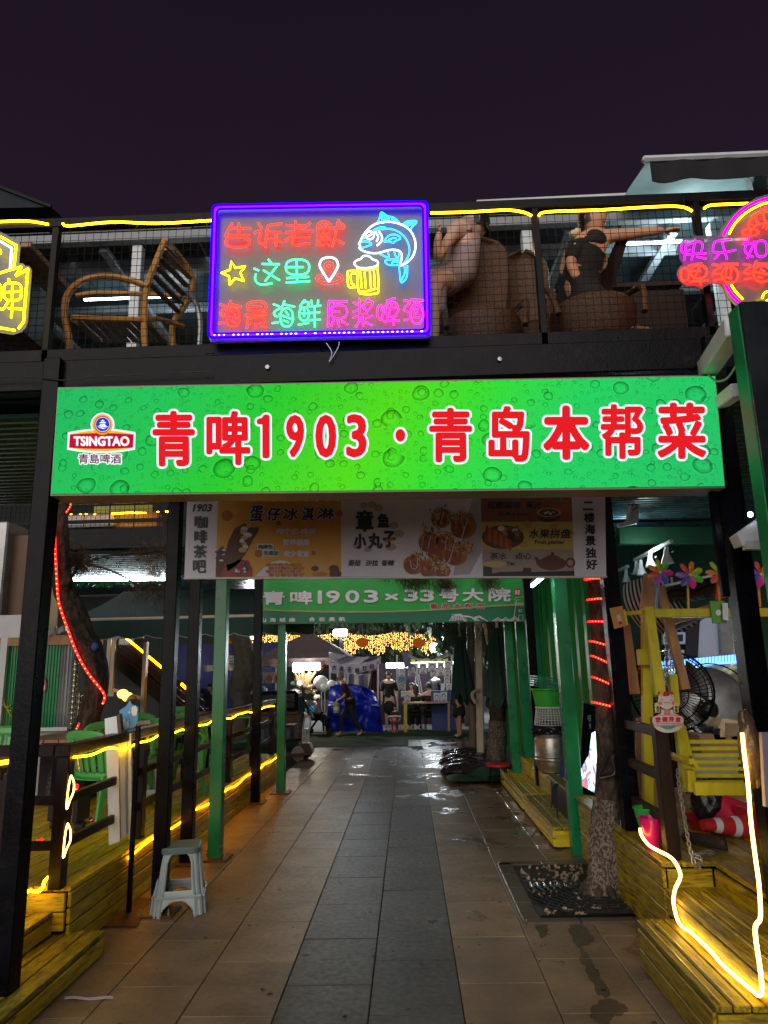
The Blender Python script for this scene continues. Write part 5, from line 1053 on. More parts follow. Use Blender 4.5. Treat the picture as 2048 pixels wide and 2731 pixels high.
# ================================================================ LEFT SIDE: terrace furniture, tree, booth, far building
L1 = lambda a, b, y: PY(a*.3165, 1300+b*.3165, y)
L2 = lambda a, b, y: PY(a*.3757, 1900+b*.3757, y)
L3 = lambda a, b, y: PY(a*.2486, 1950+b*.2486, y)
C1 = lambda a, b, y: PY(480+a*.22906, 1640+b*.22906, y)
def corrugated(parent, nm, m, x0, x1, y0, y1, z, pitch=.10, amp=.018, along='x'):
 """sheet with ridges running along x (or y)"""
 n = int((y1-y0)/pitch)*6 if along == 'x' else int((x1-x0)/pitch)*6
 def prof(t):
  ph = (t*n/6) % 1; return amp*(1 if .12 < ph < .42 else -1 if .60 < ph < .94 else (ph/.12*2-1 if ph <= .12 else (1-(ph-.42)/.18*2 if ph <= .60 else -1)))
 if along == 'x': return MB().grid(lambda u, v: V(x0+u*(x1-x0), y0+v*(y1-y0), z+prof(v)), 1, n).build(nm, m, parent)
 return MB().grid(lambda u, v: V(x0+u*(x1-x0), y0+v*(y1-y0), z+prof(u)), n, 1).build(nm, m, parent)
COR = mat('dark_corrugated_steel', (.06, .13, .14), .28, .5, .35, 5, .12, 60)  # bluish light on the ridges is tinted into this base colour
t = thing('corrugated_ceiling', 'corrugated steel ceiling above the left terrace with bluish light tinted into the steel', 'ceiling', (-4.2, 5.3, 3.3)); corrugated(t, 'ceiling_sheet', COR, -6.5, -2.16, 4.22, 6.5, 3.34)
t = thing('corrugated_ceiling', 'green-tinted corrugated steel ceiling above the right terrace', 'ceiling', (4, 7, 3.3)); corrugated(t, 'ceiling_sheet', COR, 1.95, 7.0, 4.22, 11.5, 3.30)
# ---- plastic stool
def stool(label, x, y, z, rz, h=.47, grp=None):
 t = thing('plastic_stool', label, 'stool', (x, y, z), grp)
 bm_ = M['stool_body']; a = MB(); Rm = Matrix.Rotation(rz, 3, 'Z')
 def half(zz): return .125+.052*(1-zz/h)+(.012 if zz < .13 else 0)
 for sd in range(4):
  Rs = Rm @ Matrix.Rotation(sd*math.pi/2, 3, 'Z'); nu, nv = 44, 56
  idx = {}; vs = []; fs = []
  def keep(u, zz):
   au = abs(u)
   if .17 < zz < .355 and au < .60: return False
   if .355 <= zz < .425 and au < .60*math.sqrt(max(0, 1-((zz-.355)/.07)**2)): return False
   if zz < .105 and au < .62*math.sqrt(max(0, 1-(zz/.105)**2)) + (.0): return False
   return True
  for j in range(nv):
   for i in range(nu):
    u = (i+.5)/nu*2-1; zz = (j+.5)/nv*(h-.045)
    if keep(u, zz):
     q_ = []
     for di, dj in ((0, 0), (1, 0), (1, 1), (0, 1)):
      k = (i+di, j+dj)
      if k not in idx:
       uu = k[0]/nu*2-1; z2 = k[1]/nv*(h-.045); w_ = half(z2); dpt_ = w_-(.010*max(0, 1-abs(abs(uu)-.80)/.12))-.035*abs(uu)**7
       idx[k] = len(vs); vs.append(V(x, y, z)+Rs@V(uu*w_*(1-.05*abs(uu)**7), -dpt_, z2))
      q_.append(idx[k])
     fs.append(q_)
  a.add(vs, fs)
  for i0 in (-1, 1):
   pts = [V(x, y, z)+Rs@V(i0*half(zz)*.66, -half(zz)-.002, zz) for zz in (.0, .1, .2, .3, .36)]; a.tube(pts, .006, 5)
  pts = [V(x, y, z)+Rs@V(.62*half(.38)*math.sin(q2), -half(.36+.07*math.cos(q2))-.002, .36+.07*math.cos(q2)) for q2 in [(-1+k/6)*math.pi/2 for k in range(13)]]; a.tube(pts, .0055, 5)
  pts = [V(x, y, z)+Rs@V(u*half(.13)*.99, -half(.125)-.004, .128) for u in (-1, -.5, 0, .5, 1)]; a.tube(pts, .006, 5)
 a.build('leg_frame', bm_, t, smooth=True, solid=.006, ang=50)
 sb = MB(); Rz = lambda u, v, zz: V(x, y, z)+Rm@V(u, v, zz)
 def rr(s, zz, n=6):
  out = []; r = s*.42
  for k in range(4):
   cxx, cyy = ((1, 1), (-1, 1), (-1, -1), (1, -1))[k]
   for i in range(n+1):
    an = (k+i/n)*math.pi/2; out.append(Rz(cxx*(s-r)+r*math.cos(an), cyy*(s-r)+r*math.sin(an), zz))
  return out
 rings = [rr(.128, h-.048), rr(.139, h-.044), rr(.141, h-.012), rr(.132, h-.001), rr(.10, h), rr(.05, h-.006)]
 m_ = len(rings[0]); vs = [v for r_ in rings for v in r_]; fs = [(i*m_+k, i*m_+(k+1) % m_, (i+1)*m_+(k+1) % m_, (i+1)*m_+k) for i in range(len(rings)-1) for k in range(m_)]+[tuple((len(rings)-1)*m_+k for k in range(m_))]
 sb.add(vs, fs).build('seat', M['stool_seat'], t, smooth=True); return t
M['stool_body'] = mat('pale_blue_grey_plastic', (.42, .50, .53), .35, 0, .08, 6, .03, 60); M['stool_seat'] = mat('grey_green_plastic', (.12, .19, .20), .45, 0, .1, 6, .05, 60)
sp_ = PZ(478, 2425); stool('pale blue-grey plastic stool with a darker seat standing alone on the paving', sp_.x, sp_.y, 0, .22, .452)
q = L2(1300, 600, 7.5); stool('grey plastic stool on the deck seen behind the second black post', -2.66, 7.55, DZ, .1, .45)
# ---- sign pole with white board
pz = PZ(343, 2437); sgp = thing('sign_pole', 'black sign pole with a folded white board on a rusty square base plate', 'sign pole', (pz.x, pz.y, 0))
MB().bar((pz.x, pz.y, .012), (pz.x+.0, pz.y, 1.32), .032, .032, b=.003).build('pole', M['black_steel'], sgp)
MB().prism([PZ(270, 2474, .002), PZ(365, 2474, .002), PZ(404, 2398, .002), PZ(318, 2398, .002)], V(0, 0, .010)).build('base_plate', mat('rusty_plate', (.10, .04, .02), .6, .3, .4, 9, .3, 60), sgp)
yb = pz.y-.06
MB().prism([L2(742, 45, yb), L2(830, 25, yb), L2(838, 180, yb), L2(850, 915, yb), L2(772, 945, yb), L2(762, 500, yb)][::-1], V(0, .05, 0)).build('board', M['white_board'], sgp)
MB().prism([L2(838, 180, yb+.02), L2(884, 165, yb+.06), L2(893, 868, yb+.06), L2(852, 918, yb+.02)][::-1], V(0, .05, 0)).build('board', M['white_board'], sgp)
MB().prism([L2(826, 20, yb-.01), L2(850, 10, yb-.01), L2(862, 165, yb-.01), L2(838, 172, yb-.01)][::-1], V(0, .05, 0)).build('edge_cap', M['brown_wood'], sgp)
MB().prism([L2(905, 150, yb+.12), L2(930, 150, yb+.12), L2(935, 905, yb+.12), L2(912, 900, yb+.12)][::-1], V(0, .03, 0)).build('board', M['white_board'], sgp)
cdt = thing('cartoon_card', 'blue and white cut-out card with wave shapes fixed above the white sign board', 'card', tuple(L1(1080, 1930, 5.7)))
BLC = paint('card_blue', (.10, .32, .55), .4); WHC = paint('card_white', (.70, .74, .78), .4)
MB().prism([L1(a, b, 5.7) for a, b in [(1005, 1880), (1060, 1845), (1095, 1795), (1110, 1830), (1165, 1850), (1160, 1950), (1145, 2010), (1090, 2040), (1035, 2080), (1020, 2000)]][::-1], V(0, .01, 0)).build('card_face', BLC, cdt)
for P_ in ([(1110, 1850), (1140, 1835), (1158, 1870), (1150, 1920), (1120, 1925), (1105, 1890)], [(1025, 1980), (1050, 1940), (1060, 1990), (1080, 1960), (1090, 2020), (1050, 2050)], [(1075, 1900), (1090, 1880), (1095, 1905)]):
 MB().prism([L1(a, b, 5.694) for a, b in P_][::-1], V(0, .004, 0)).build('white_wave', WHC, cdt)
# ---- leaning pine tree with red rope
def trunk(parent, pts, rad, m, n=14, seed=0, nm='trunk'):
 rnd_ = random.Random(seed); P = curve_pts(pts, 8); K = len(P); mb = MB(); rr = []
 for i in range(K):
  t = i/(K-1)*(len(rad)-1); j = min(int(t), len(rad)-2); rr.append(rad[j]*(1-(t-j))+rad[j+1]*(t-j))
 ph = [rnd_.uniform(0, 6) for _ in range(4)]
 def f(u, v):
  i = min(K-2, int(v*(K-1))); fr = v*(K-1)-i; p = P[i].lerp(P[i+1], fr); d = (P[i+1]-P[i]).normalized(); x = d.cross(V(0, 1, 0)); x.normalize(); y = d.cross(x); a = u*2*math.pi
  r = (rr[i]*(1-fr)+rr[min(K-1, i+1)]*fr)*(1+.10*math.sin(3*a+ph[0]+v*6)+.06*math.sin(7*a+v*23+ph[1])+.05*math.sin(11*a-v*41+ph[2]))
  return p+x*math.cos(a)*r+y*math.sin(a)*r
 mb.grid(f, n*2, K*2); return mb.build(nm, m, parent, smooth=True, ang=70)
def red_string(pts, label, r=.008, grp=None, step=.03):
 P = curve_pts(pts, 6); t = thing('red_light_rope', label, 'light rope', tuple(P[0]), grp)
 MB().tube(P, r, 6).build('rope', LED_R, t, smooth=True)
 mb = MB(); acc = 0.
 for a, b_ in zip(P[:-1], P[1:]):
  L_ = (b_-a).length; s = step-acc
  while s < L_: mb.sph(a.lerp(b_, s/L_)+V(0, -r*.7, 0), r*.75, 5, 4); s += step
  acc = (acc+L_) % step
 if mb.v: mb.build('diodes', LED_RD, t)
 return t
tr1 = thing('pine_tree', 'leaning pine tree on the left deck with a red light rope along its trunk', 'tree', (-3.65, 7.7, DZ))
tp = [L3(600, 760, 7.7), L3(625, 480, 7.7), L3(700, 330, 7.7), L1(700, 2080, 7.7), L1(775, 1850, 7.7), L1(815, 1650, 7.7), L1(770, 1400, 7.7), L1(690, 1250, 7.7), L1(620, 1050, 7.7), L1(545, 880, 7.7), L1(510, 700, 7.7), L1(505, 400, 7.7), L1(505, 90, 7.7), L1(520, -300, 7.7)]
trunk(tr1, tp[2:], [.085, .11, .115, .115, .12, .12, .115, .11, .10, .095, .09, .085], M['bark'], seed=1)
trunk(tr1, [tp[0]-V(0, 0, .25), tp[0], tp[1], tp[2]], [.12, .11, .10, .09], M['whitewash'], seed=2, nm='whitewashed_base')
MB().tube(curve_pts([L1(545, 900, 7.7), L1(555, 820, 7.62), L1(545, 790, 7.58)], 3), [.07]*4+[.06]*3, 10).build('branch_stub', M['bark'], tr1, smooth=True)
MB().sph(L1(800, 1340, 7.6), .042, 8, 6, (1, 1, 1.1)).build('blue_patch', paint('blue_patch_colour', (.04, .12, .4), .6), tr1, smooth=True)  # small ball stands in for a blue patch on the trunk
red_string([L1(600, 100, 7.58), L1(592, 160, 7.58), L1(555, 215, 7.58)], 'short top end of the red light rope on the leaning tree')
red_string([L1(a, b, 7.56) for a, b in ((460, 275), (465, 480), (475, 700), (490, 930), (520, 1050), (580, 1220), (650, 1400), (740, 1560), (850, 1700), (882, 1760), (868, 1820))], 'long red light rope running down the leaning left tree trunk', .012, step=.055)
red_string([L1(668, 1985, 7.5), L1(645, 2035, 7.5)], 'tiny piece of red light rope just above the left handrail')
red_string([L3(850, 95, 7.3), L3(868, 200, 7.3), L3(845, 340, 7.3), L3(832, 470, 7.3)], 'red light rope coiled below the left handrail', .026, step=.045)
red_string([L3(825, 570, 7.1), L3(800, 715, 7.1)], 'red light rope end hanging just above the black speaker', .018, step=.045)
# pine needle tufts (hanging brown bunches)
def tuft(parent, c, r, n, m, nm='needle_tuft', droop=.6):
 mb = MB(); c = Vector(c)
 for k in range(n):
  o_ = V(random.gauss(0, r*.45), random.gauss(0, r*.3), random.gauss(0, r*.35)); a = c+o_; d = V(random.gauss(0, .55), random.gauss(0, .5), -droop+random.gauss(0, .45)).normalized(); l = r*rnd(.45, .95)
  s_ = d.orthogonal().normalized()*.0022; mb.add([a-s_, a+s_, a+d*l], [(0, 1, 2)])
 return mb.build(nm, m, parent)
NEED = mat('dry_pine_needles', (.15, .075, .04), .8, 0, .5, 30, 0, 60, col2=(.05, .06, .02), c2at=.55); NEED2 = mat('dark_green_needles', (.02, .04, .014), .8, 0, .5, 30, 0, 60)
for (a, b), r in (((640, 560), .22), ((700, 620), .20), ((620, 650), .18), ((1240, 520), .22), ((1350, 600), .26), ((1420, 560), .22), ((1200, 860), .18), ((1350, 880), .20), ((1300, 700), .14)):
 tuft(tr1, L1(a, b, 8.0), r, 260, NEED)
for A_, B_ in (((545, 880), (700, 640)), ((520, 600), (640, 540)), ((700, 640), (1230, 560)), ((700, 640), (1200, 850)), ((1200, 850), (1360, 860)), ((1230, 560), (1420, 580))):
 MB().tube(curve_pts([L1(*A_, 7.75), (L1(*A_, 7.75)+L1(*B_, 8.0))/2+V(0, 0, .05), L1(*B_, 8.0)], 4), .011, 5).build('branch', M['bark'], tr1)
# ---- booth with green beer film
bo = thing('drinks_booth', 'white booth with glossy green corrugated beer-brand film behind the leaning tree', 'booth', (-5, 8.25, DZ))
yb = 8.25; xr_ = L1(605, 1700, yb).x; z0_, z1_ = L1(450, 2035, yb).z, L1(450, 1325, yb).z
MB().box((xr_-2.3, yb+.06, (DZ+z0_)/2), (4.6, .08, z0_-DZ), b=.004).build('lower_wall', mat('stained_white_wall', (.42, .42, .38), .7, 0, .3, 3, .2, 30, col2=(.16, .15, .12), c2at=.62), bo)
film = mat('green_printed_film', (.008, .20, .06), .16, .1, .2, 3, 0); clear = mat('grey_clear_film', (.22, .24, .24), .16, .2, .3, 3, 0)
xm = L1(490, 1700, yb).x
corr = lambda x0, x1, m, nm: MB().grid(lambda u, v: V(x0+u*(x1-x0), yb+.006*math.sin((x0+u*(x1-x0))*2*math.pi/.035), z0_+v*(z1_-z0_)), int((x1-x0)/.035*8), 6).build(nm, m, bo, smooth=True)
corr(xr_-4.6, xm, film, 'green_film'); corr(xm+.002, xr_, clear, 'clear_film')
MB().bar((xr_-4.6, yb-.02, z0_), (xr_, yb-.02, z0_), .05, .04).build('sill', M['grey_steel'], bo)
MB().bar((xr_-4.6, yb, z1_+.05), (xr_, yb, z1_+.05), .10, .11).build('top_plank', M['raw_wood'], bo)
xl_ = L1(20, 1700, yb).x; MB().bar((xl_, yb-.03, z0_-.1), (xl_, yb-.03, z1_+.3), .08, .05).build('upright', M['white_steel'], bo)
MB().box((xl_-1, yb-.03, z1_+.22), (2.6, .06, .26)).build('fascia', M['white_steel'], bo)
RDc = paint('label_red', (.42, .012, .02), .3); MB().prism([L1(a, b, yb-.02) for a, b in [(320, 1600), (375, 1595), (392, 1660), (378, 1730), (320, 1745)]][::-1], V(0, .004, 0)).build('beer_label', RDc, bo)
BX = lambda a, b: PY(a, b, yb-.024)
fat_text('label_letter', 'O', (345*.3165, 1300+1650*.3165, 380*.3165, 1300+1712*.3165), BX, WHC, bo, bold=1.2)
for s_ in range(3): MB().tube(curve_pts([L1(-40+s_*25, 1700, yb-.02), L1(0+s_*20, 1790+s_*20, yb-.02), L1(60+s_*8, 1850+s_*24, yb-.02), L1(95, 1830+s_*50, yb-.02)], 5), .008, 5).build('gold_curve', paint('gold_line', (.45, .42, .05), .3), bo)
tag(MB().grid(lambda u, v: L1(385+u*190, 1250-50*math.sin(v*3.1)+14*math.sin(u*14)-30*math.sin(u*3.1), yb-.1+v*.3), 24, 6).build('plastic_sheet', mat('crumpled_clear_plastic', (.35, .37, .36), .2, 0, .3, 9, .8, 14), smooth=True), 'crumpled pale plastic sheet lying on top of the booth', 'plastic sheet')
tag(MB().box(L1(450, 930, 9.2), (.30, .3, 1.6), b=.01).build('cardboard_column', mat('cardboard', (.34, .25, .15), .8, 0, .15, 6, .1, 50)), 'tall beige cardboard column behind the leaning tree', 'box')
tag(MB().box(L1(20, 800, 8.9)+V(-.4, 0, 0), (1.1, .5, 1.5), b=.02).build('grey_cabinet', M['grey_steel']), 'grey metal cabinet above the booth at the far left', 'cabinet')
tag(MB().box(L1(140, 840, 9.0), (.5, .4, 1.3), b=.01).build('brown_cabinet', M['brown_wood']), 'dark brown cabinet beside the grey one at the far left', 'cabinet')
# stacked cups
for k, (cx_, y0_, y1_, rr_) in enumerate(((598, 1450, 2040, 24), (655, 1720, 2020, 30))):
 p0 = L1(cx_, y1_, 7.95); p1 = L1(cx_, y0_, 7.95); n = 13 if k == 0 else 6; h_ = (p1.z-p0.z)/n; t = thing('cup_stack', ('tall' if k == 0 else 'short')+' stack of shiny metal cups beside the booth', 'cup stack', (p0.x, 7.95, p0.z)); rr_ *= .3165/1890*8
 mm = MB().lathe((0, 0, 0), [(rr_*.7, 0), (rr_*.95, h_*.15), (rr_, h_*.8), (rr_*1.06, h_*.86), (rr_*.8, h_*.96)], 12).mesh('cup', mat('mirror_metal', (.7, .68, .6), .12, .95, .1, 5, 0), smooth=True) if k == 0 else mm
 for i in range(n): o = inst('cup', mm, t, (0, 0, i*h_)); o.scale = (1, 1, 1) if k == 0 else (rr_/ (24*.3165/1890*8), rr_/(24*.3165/1890*8), h_/hh)
 if k == 0: hh = h_
# table the stacks stand on
tag(MB().box((p0.x-.06, 7.98, (DZ+p0.z)/2-.06), (.5, .4, p0.z-DZ-.14), b=.01).build('counter_box', M['dark_wood']), 'low dark counter under the metal cup stacks', 'counter')
# ---- speakers on the deck
spk = lambda lab, a0, a1, b0, b1, y, g: None
for lab, (a0, a1, b0, b1), y in (('wide black loudspeaker on the left deck seen through the end railing', (490, 652, 745, 1075), 6.4), ('narrow black loudspeaker on the left deck beside the corner post', (768, 848, 722, 1000), 6.3)):
 P0 = L3(a0, b1, y); P1_ = L3(a1, b0, y); t = thing('loudspeaker', lab, 'loudspeaker', ((P0.x+P1_.x)/2, y, DZ)); zt_ = P1_.z
 MB().box(((P0.x+P1_.x)/2, y+.12, (DZ+.08+zt_)/2), (P1_.x-P0.x, .24, zt_-DZ-.08), b=.012).build('cabinet', M['black_plastic'], t)
 MB().box(((P0.x+P1_.x)/2, y-.004, (DZ+.08+zt_)/2), ((P1_.x-P0.x)*.86, .01, (zt_-DZ-.08)*.92), b=.003).build('grille', mat('speaker_cloth', (.02, .018, .02), .9, 0, .3, 80, .5, 200), t)
 for sx_ in (-.35, .35): MB().lathe(((P0.x+P1_.x)/2+sx_*(P1_.x-P0.x), y+.1, DZ+.04), [(0, -.02), (.04, -.02), (.04, .02), (0, .02)], 12, Matrix.Rotation(math.pi/2, 3, 'Y')).build('caster', M['rubber'], t)
tag(MB().sph(L3(445, 1165, 6.0), .014, 8, 6).sph(L3(400, 1172, 6.0), .008, 6, 4).build('red_lamp', LED_R), 'small red pilot lamp on the deck behind the end railing', 'lamp')
glm = bpy.data.materials.new('clear_glass'); glm.use_nodes = True; glm.node_tree.nodes['Principled BSDF'].inputs['Transmission Weight'].default_value = 1; glm.node_tree.nodes['Principled BSDF'].inputs['Roughness'].default_value = .03
pg = PZ(239, 2176, DZ+.05); tag(MB().sph(pg, .05, 14, 10).build('glass_globe', glm, smooth=True), 'small clear glass globe lying on the left deck planks', 'globe')
# ---- green plastic armchairs and tables
GC = mat('green_plastic', (.10, .42, .11), .35, 0, .1, 5, .02, 50); GC2 = mat('mint_plastic', (.16, .50, .26), .35, 0, .1, 5, .02, 50)
def plastic_chair_proto(label, m):
 t = thing('plastic_armchair', label, 'chair', (0, 0, 0), 'green plastic armchairs on the left deck')
 # seat faces -y
 MB().grid(lambda u, v: V((u-.5)*(.44+.04*(1-v)), -.22+v*.44, .42-.02*math.sin(v*3.1)+.03*abs(2*u-1)**4-.02*v), 12, 10).build('seat', m, t, smooth=True, solid=.008)
 def bk(u, v):
  a = (u-.5)*2; w_ = .23+.04*v; return V(a*w_, .20+.10*v-.05*(a*a)-.02, .40+v*.42*(1-.14*a*a*a*a))
 mb = MB()
 for s0 in range(5):
  mb.grid(lambda u, v, s0=s0: bk(.10+(s0+u*.72)*.16+.02, .12+v*.70), 2, 8)
 mb.grid(lambda u, v: bk(u, .80+.2*v), 14, 3); mb.grid(lambda u, v: bk(u, v*.14), 14, 2); mb.grid(lambda u, v: bk(u*.1, .1+v*.75), 2, 8); mb.grid(lambda u, v: bk(.9+u*.1, .1+v*.75), 2, 8)
 mb.build('backrest', m, t, smooth=True, solid=.008)
 for sx_ in (-1, 1):
  MB().grid(lambda u, v, sx_=sx_: V(sx_*(.25+.05*math.sin(u*3.1)+(v-.5)*.055), .22-u*.46, .66-.02*u-.16*max(0, u-.85)/.15), 12, 2).build('armrest', m, t, smooth=True, solid=.012)
  MB().prism([V(sx_*.25, -.20, .41), V(sx_*.27, -.24, .62), V(sx_*.285, -.20, .65), V(sx_*.27, -.15, .42), V(sx_*.29, -.20, 0), V(sx_*.285, -.255, 0)], V(-sx_*.02, 0, 0)).build('leg', m, t)
  MB().prism([V(sx_*.23, .15, .44), V(sx_*.23, .22, .44), V(sx_*.26, .30, 0), V(sx_*.26, .25, 0)], V(-sx_*.025, 0, 0)).build('leg', m, t)
 return t
pc = plastic_chair_proto('', GC)
spots = [(-2.78, 6.7, 2.7, 'bright green plastic armchair nearest behind the sign pole'), (-3.0, 7.55, .9, 'green plastic armchair by the brown table between the two black posts'), (-2.62, 8.25, 2.2, 'green plastic armchair seen between the second black post and the green post'), (-2.62, 9.35, 2.6, 'green plastic armchair just right of the near left green post'), (-3.35, 9.0, .6, 'green plastic armchair pushed in at the far side of the second table'), (-2.52, 10.9, 2.0, 'mint-lit green plastic armchair at the far end of the left deck'), (-4.0, 7.0, .3, 'green plastic armchair in the shade under the awning on the left'), (-3.5, 10.6, -.4, 'green plastic armchair at the far table under the awning')]
for i, (x, y, rz, lab) in enumerate(spots):
 o = pc if i == 0 else copy_tree(pc); o.location = (x, y, DZ); o.rotation_euler = (0, 0, rz); o['label'] = lab
VT = mat('varnished_table_wood', (.25, .11, .04), .35, 0, .3, 8, .15, 50, stretch=(3, .5, 3))
for lab, x, y in (('brown wooden table behind the nearest green chair', -3.25, 7.0), ('brown wooden table between the green chairs at mid deck', -3.1, 8.75), ('brown wooden table at the far end of the left deck', -3.1, 10.5)):
 t = thing('wooden_table', lab, 'table', (x, y, DZ))
 for k in range(5): MB().box((x-.28+k*.14, y, DZ+.72), (.132, .8, .03), b=.003).build('plank', VT, t)
 for sx_ in (-.3, .3):
  for sy in (-.34, .34): MB().box((x+sx_, y+sy, DZ+.35), (.045, .045, .7), b=.003).build('leg', M['black_steel'], t)
# ---- far two-storey building with corrugated ceiling, tube light, awning
fb = thing('two_storey_eatery', 'dark two-storey eatery with a caged upper balcony and white tube light behind the left deck', 'building', (-5.5, 12, 0))
fY = 11.3; zf0, zf1, zrail = PY(320, 1462, fY).z, PY(320, 1408, fY).z, PY(320, 1330, fY).z
MB().box((-5.0, fY+.05, (zf0+zf1)/2), (5.2, .1, zf1-zf0), b=.005).build('fascia_beam', M['black_steel'], fb)
corrugated(fb, 'ceiling_sheet', COR, -9, -3.2, fY+.1, 17.5, zf0-.02, .22, .03)
MB().box((-9.9, 17.6, 2), (8, .1, 3.6)).build('back_wall', mat('dark_back_wall', (.03, .035, .03), .8, 0, .3, 3, .1, 30), fb)
for i in range(13): MB().box((-7.4+i*.42, fY+.02, (zf1+zrail+.5)/2), (.012, .012, zrail+.5-zf1)).build('cage_bar', M['black_steel'], fb)
for z in (zf1+.12, zrail-.05, zrail+.45): MB().box((-5, fY+.02, z), (5.2, .05, .05)).build('cage_rail', M['black_steel'], fb)
mb = MB()
x = -7.6
while x < -2.4: mb.bar((x, fY+.05, zf1), (x, fY+.05, zrail+.5), .005); x += .08
z = zf1
while z < zrail+.5: mb.bar((-7.6, fY+.05, z), (-2.4, fY+.05, z), .005); z += .08
mb.build('wire_mesh', wm, fb)
a, b_ = L1(940, 222, fY+.6), L1(1228, 216, fY+.6); MB().tube(curve_pts([a, (a+b_)/2+V(0, 0, .01), b_], 6), .014, 6).build('yellow_rope', LED_Y, fb)
a, b_ = L1(1395, 203, fY+.6), L1(1475, 203, fY+.6); MB().tube([a, b_], .014, 6).build('orange_rope', LED_Y2, fb)
mb = MB()
for a, b2 in ((600, 225), (680, 226), (725, 224), (800, 226), (1330, 205)): mb.sph(L1(a, b2, fY+.5), .015, 6, 4, (1.6, 1, .6))
mb.build('orange_lamps', LED_Y2, fb)
MB().box(L1(1040, 190, fY+1.5), (1.1, .05, .16)).build('yellow_sign_strip', paint('yellow_sign', (.5, .5, .05), .5), fb)
MB().box(L1(690, 300, fY+.9), (1.3, .4, .22), b=.03).build('white_bundle', M['white_board'], fb); MB().box(L1(1010, 290, fY+1.0), (1.5, .3, .3), b=.03).build('tan_bundle', M['raw_wood'], fb)
a, b_ = L1(578, 776, 14.4), L1(1456, 772, 14.4); tb_ = MB().tube([a, b_], .032, 8).build('tube_light', emit('bright_white_tube', (.85, .97, 1), 14), fb)
MB().box(((a.x+b_.x)/2, 14.45, a.z+.05), (b_.x-a.x+.2, .10, .05)).build('tube_batten', M['white_steel'], fb)
mb = MB()
for k in range(150):
 p = L1(rnd(590, 1450), rnd(800, 835), 14.2); mb.add([p, p+V(rnd(.02, .09), rnd(-.03, .03), rnd(-.03, .03)), p+V(rnd(0, .05), .02, rnd(-.06, .02))], [(0, 1, 2)])
mb.build('green_garland', paint('garland_green', (.02, .28, .05), .4), fb)
af = thing('awning', 'wide dark green awning with a white front bar and scalloped valance behind the left posts', 'awning', (-3.5, 11.5, 2.6))
aY = 11.15; zb_ = PY(450, 1648, aY).z; zv = PY(500, 1692, aY).z; xl, xr2 = PY(165, 1650, aY).x, PY(838, 1690, aY).x
DG = fabric('dark_green_awning_cloth', (.018, .05, .045))
MB().grid(lambda u, v: V(xl+u*(xr2-xl), aY+v*2.4, zb_-.01+v*.72-.05*math.sin(v*3.14)), 20, 8).build('fabric', DG, af, smooth=True)
MB().tube([(xl, aY, zb_), (xr2, aY, zb_)], .028, 8).build('front_bar', M['cream'], af)
MB().grid(lambda u, v: V(xl+u*(xr2-xl), aY-.03+.01*math.sin(u*60), zb_-.02-v*(zb_-zv-.02)*(1 if v < .99 else 1)-(.05*abs(math.sin(u*(xr2-xl)/.46*math.pi)) if v > .99 else 0)), 240, 4).build('valance', DG, af, smooth=True)
MB().tube([V(xl+u/240*(xr2-xl), aY-.035+.01*math.sin(u/240*60), zv+.02-.02-.05*abs(math.sin(u/240*(xr2-xl)/.46*math.pi))) for u in range(241)], .006, 4).build('piping', paint('pale_piping', (.35, .4, .38)), af)
# glass door, staircase
gd = thing('glass_door', 'cream-framed glass door half open under the dark awning', 'door', (-4.6, 12.6, 0))
for a0, b0, a1, b1, w_ in ((838, 1240, 815, 1980, .17), (925, 1240, 900, 1760, .05), (965, 1240, 935, 1760, .07), (1232, 1300, 1200, 1960, .11)):
 MB().bar(L1(a0, b0, 12.6), L1(a1, b1, 12.6), w_, .06).build('frame_post', M['cream'], gd)
MB().bar(L1(925, 1255, 12.6), L1(1210, 1250, 12.6), .05, .08).build('frame_head', M['cream'], gd)
MB().bar(L1(940, 1700, 12.6), L1(1200, 1780, 12.6), .05, .05).build('frame_sill', M['cream'], gd)
MB().prism([L1(970, 1270, 12.65), L1(1210, 1270, 12.65), L1(1195, 1690, 12.65), L1(945, 1660, 12.65)][::-1], V(0, .01, 0)).build('pane', glm, gd)
sc = thing('outdoor_staircase', 'slatted dark staircase with amber LED lines descending to the right under the awning', 'staircase', (-3.6, 13.2, 0))
DKB = M['dark_wood']
for d_ in (0, 75, 150, 225): MB().bar(L1(960, 1195+d_, 13.2), L1(1720, 1830+d_, 13.2), .06, .10).build('slat', DKB, sc)
MB().bar(L1(1000, 1440, 13.3), L1(1800, 2080, 13.3), .5, .22).build('stringer', DKB, sc)
for A_, B_ in (((985, 1208), (1020, 1236)), ((1062, 1268), (1216, 1396)), ((1252, 1425), (1415, 1562)), ((1528, 1660), (1612, 1732))): MB().tube([L1(*A_, 13.12), L1(*B_, 13.12)], .02, 6).build('led_line', LED_Y2, sc)
MB().tube(curve_pts([C1(15, 800, 13.1), C1(70, 850, 13.1), C1(130, 905, 13.1)], 3), .02, 6).build('led_line', LED_Y2, sc)
MB().tube(curve_pts([C1(250, 880, 13.0), C1(310, 905, 13.0), C1(345, 960, 13.0), C1(350, 1080, 13.0)], 4), .045, 8).build('newel_rail', DKB, sc)
tag(MB().grid(lambda u, v: V(-17+u*12.7, 25+.12*math.sin(u*31)+.05*math.sin(v*9), .0+v*2.7), 60, 8).build('blue_tarp', fabric('blue_tarp_cloth', (.005, .010, .10), .6), smooth=True), 'long dark blue tarpaulin wall behind the staircase and the market tree', 'tarpaulin')
tag(MB().box((-4.8, 12.9, .35), (2.2, .5, .7), b=.02).build('low_counter', M['dark_wood']), 'low dark counter under the glass door', 'counter')
bb = thing('food_bowls', 'bowls with a built-in orange glow on the counter behind the cartoon card', 'bowls', tuple(L1(1060, 1760, 12.4)))
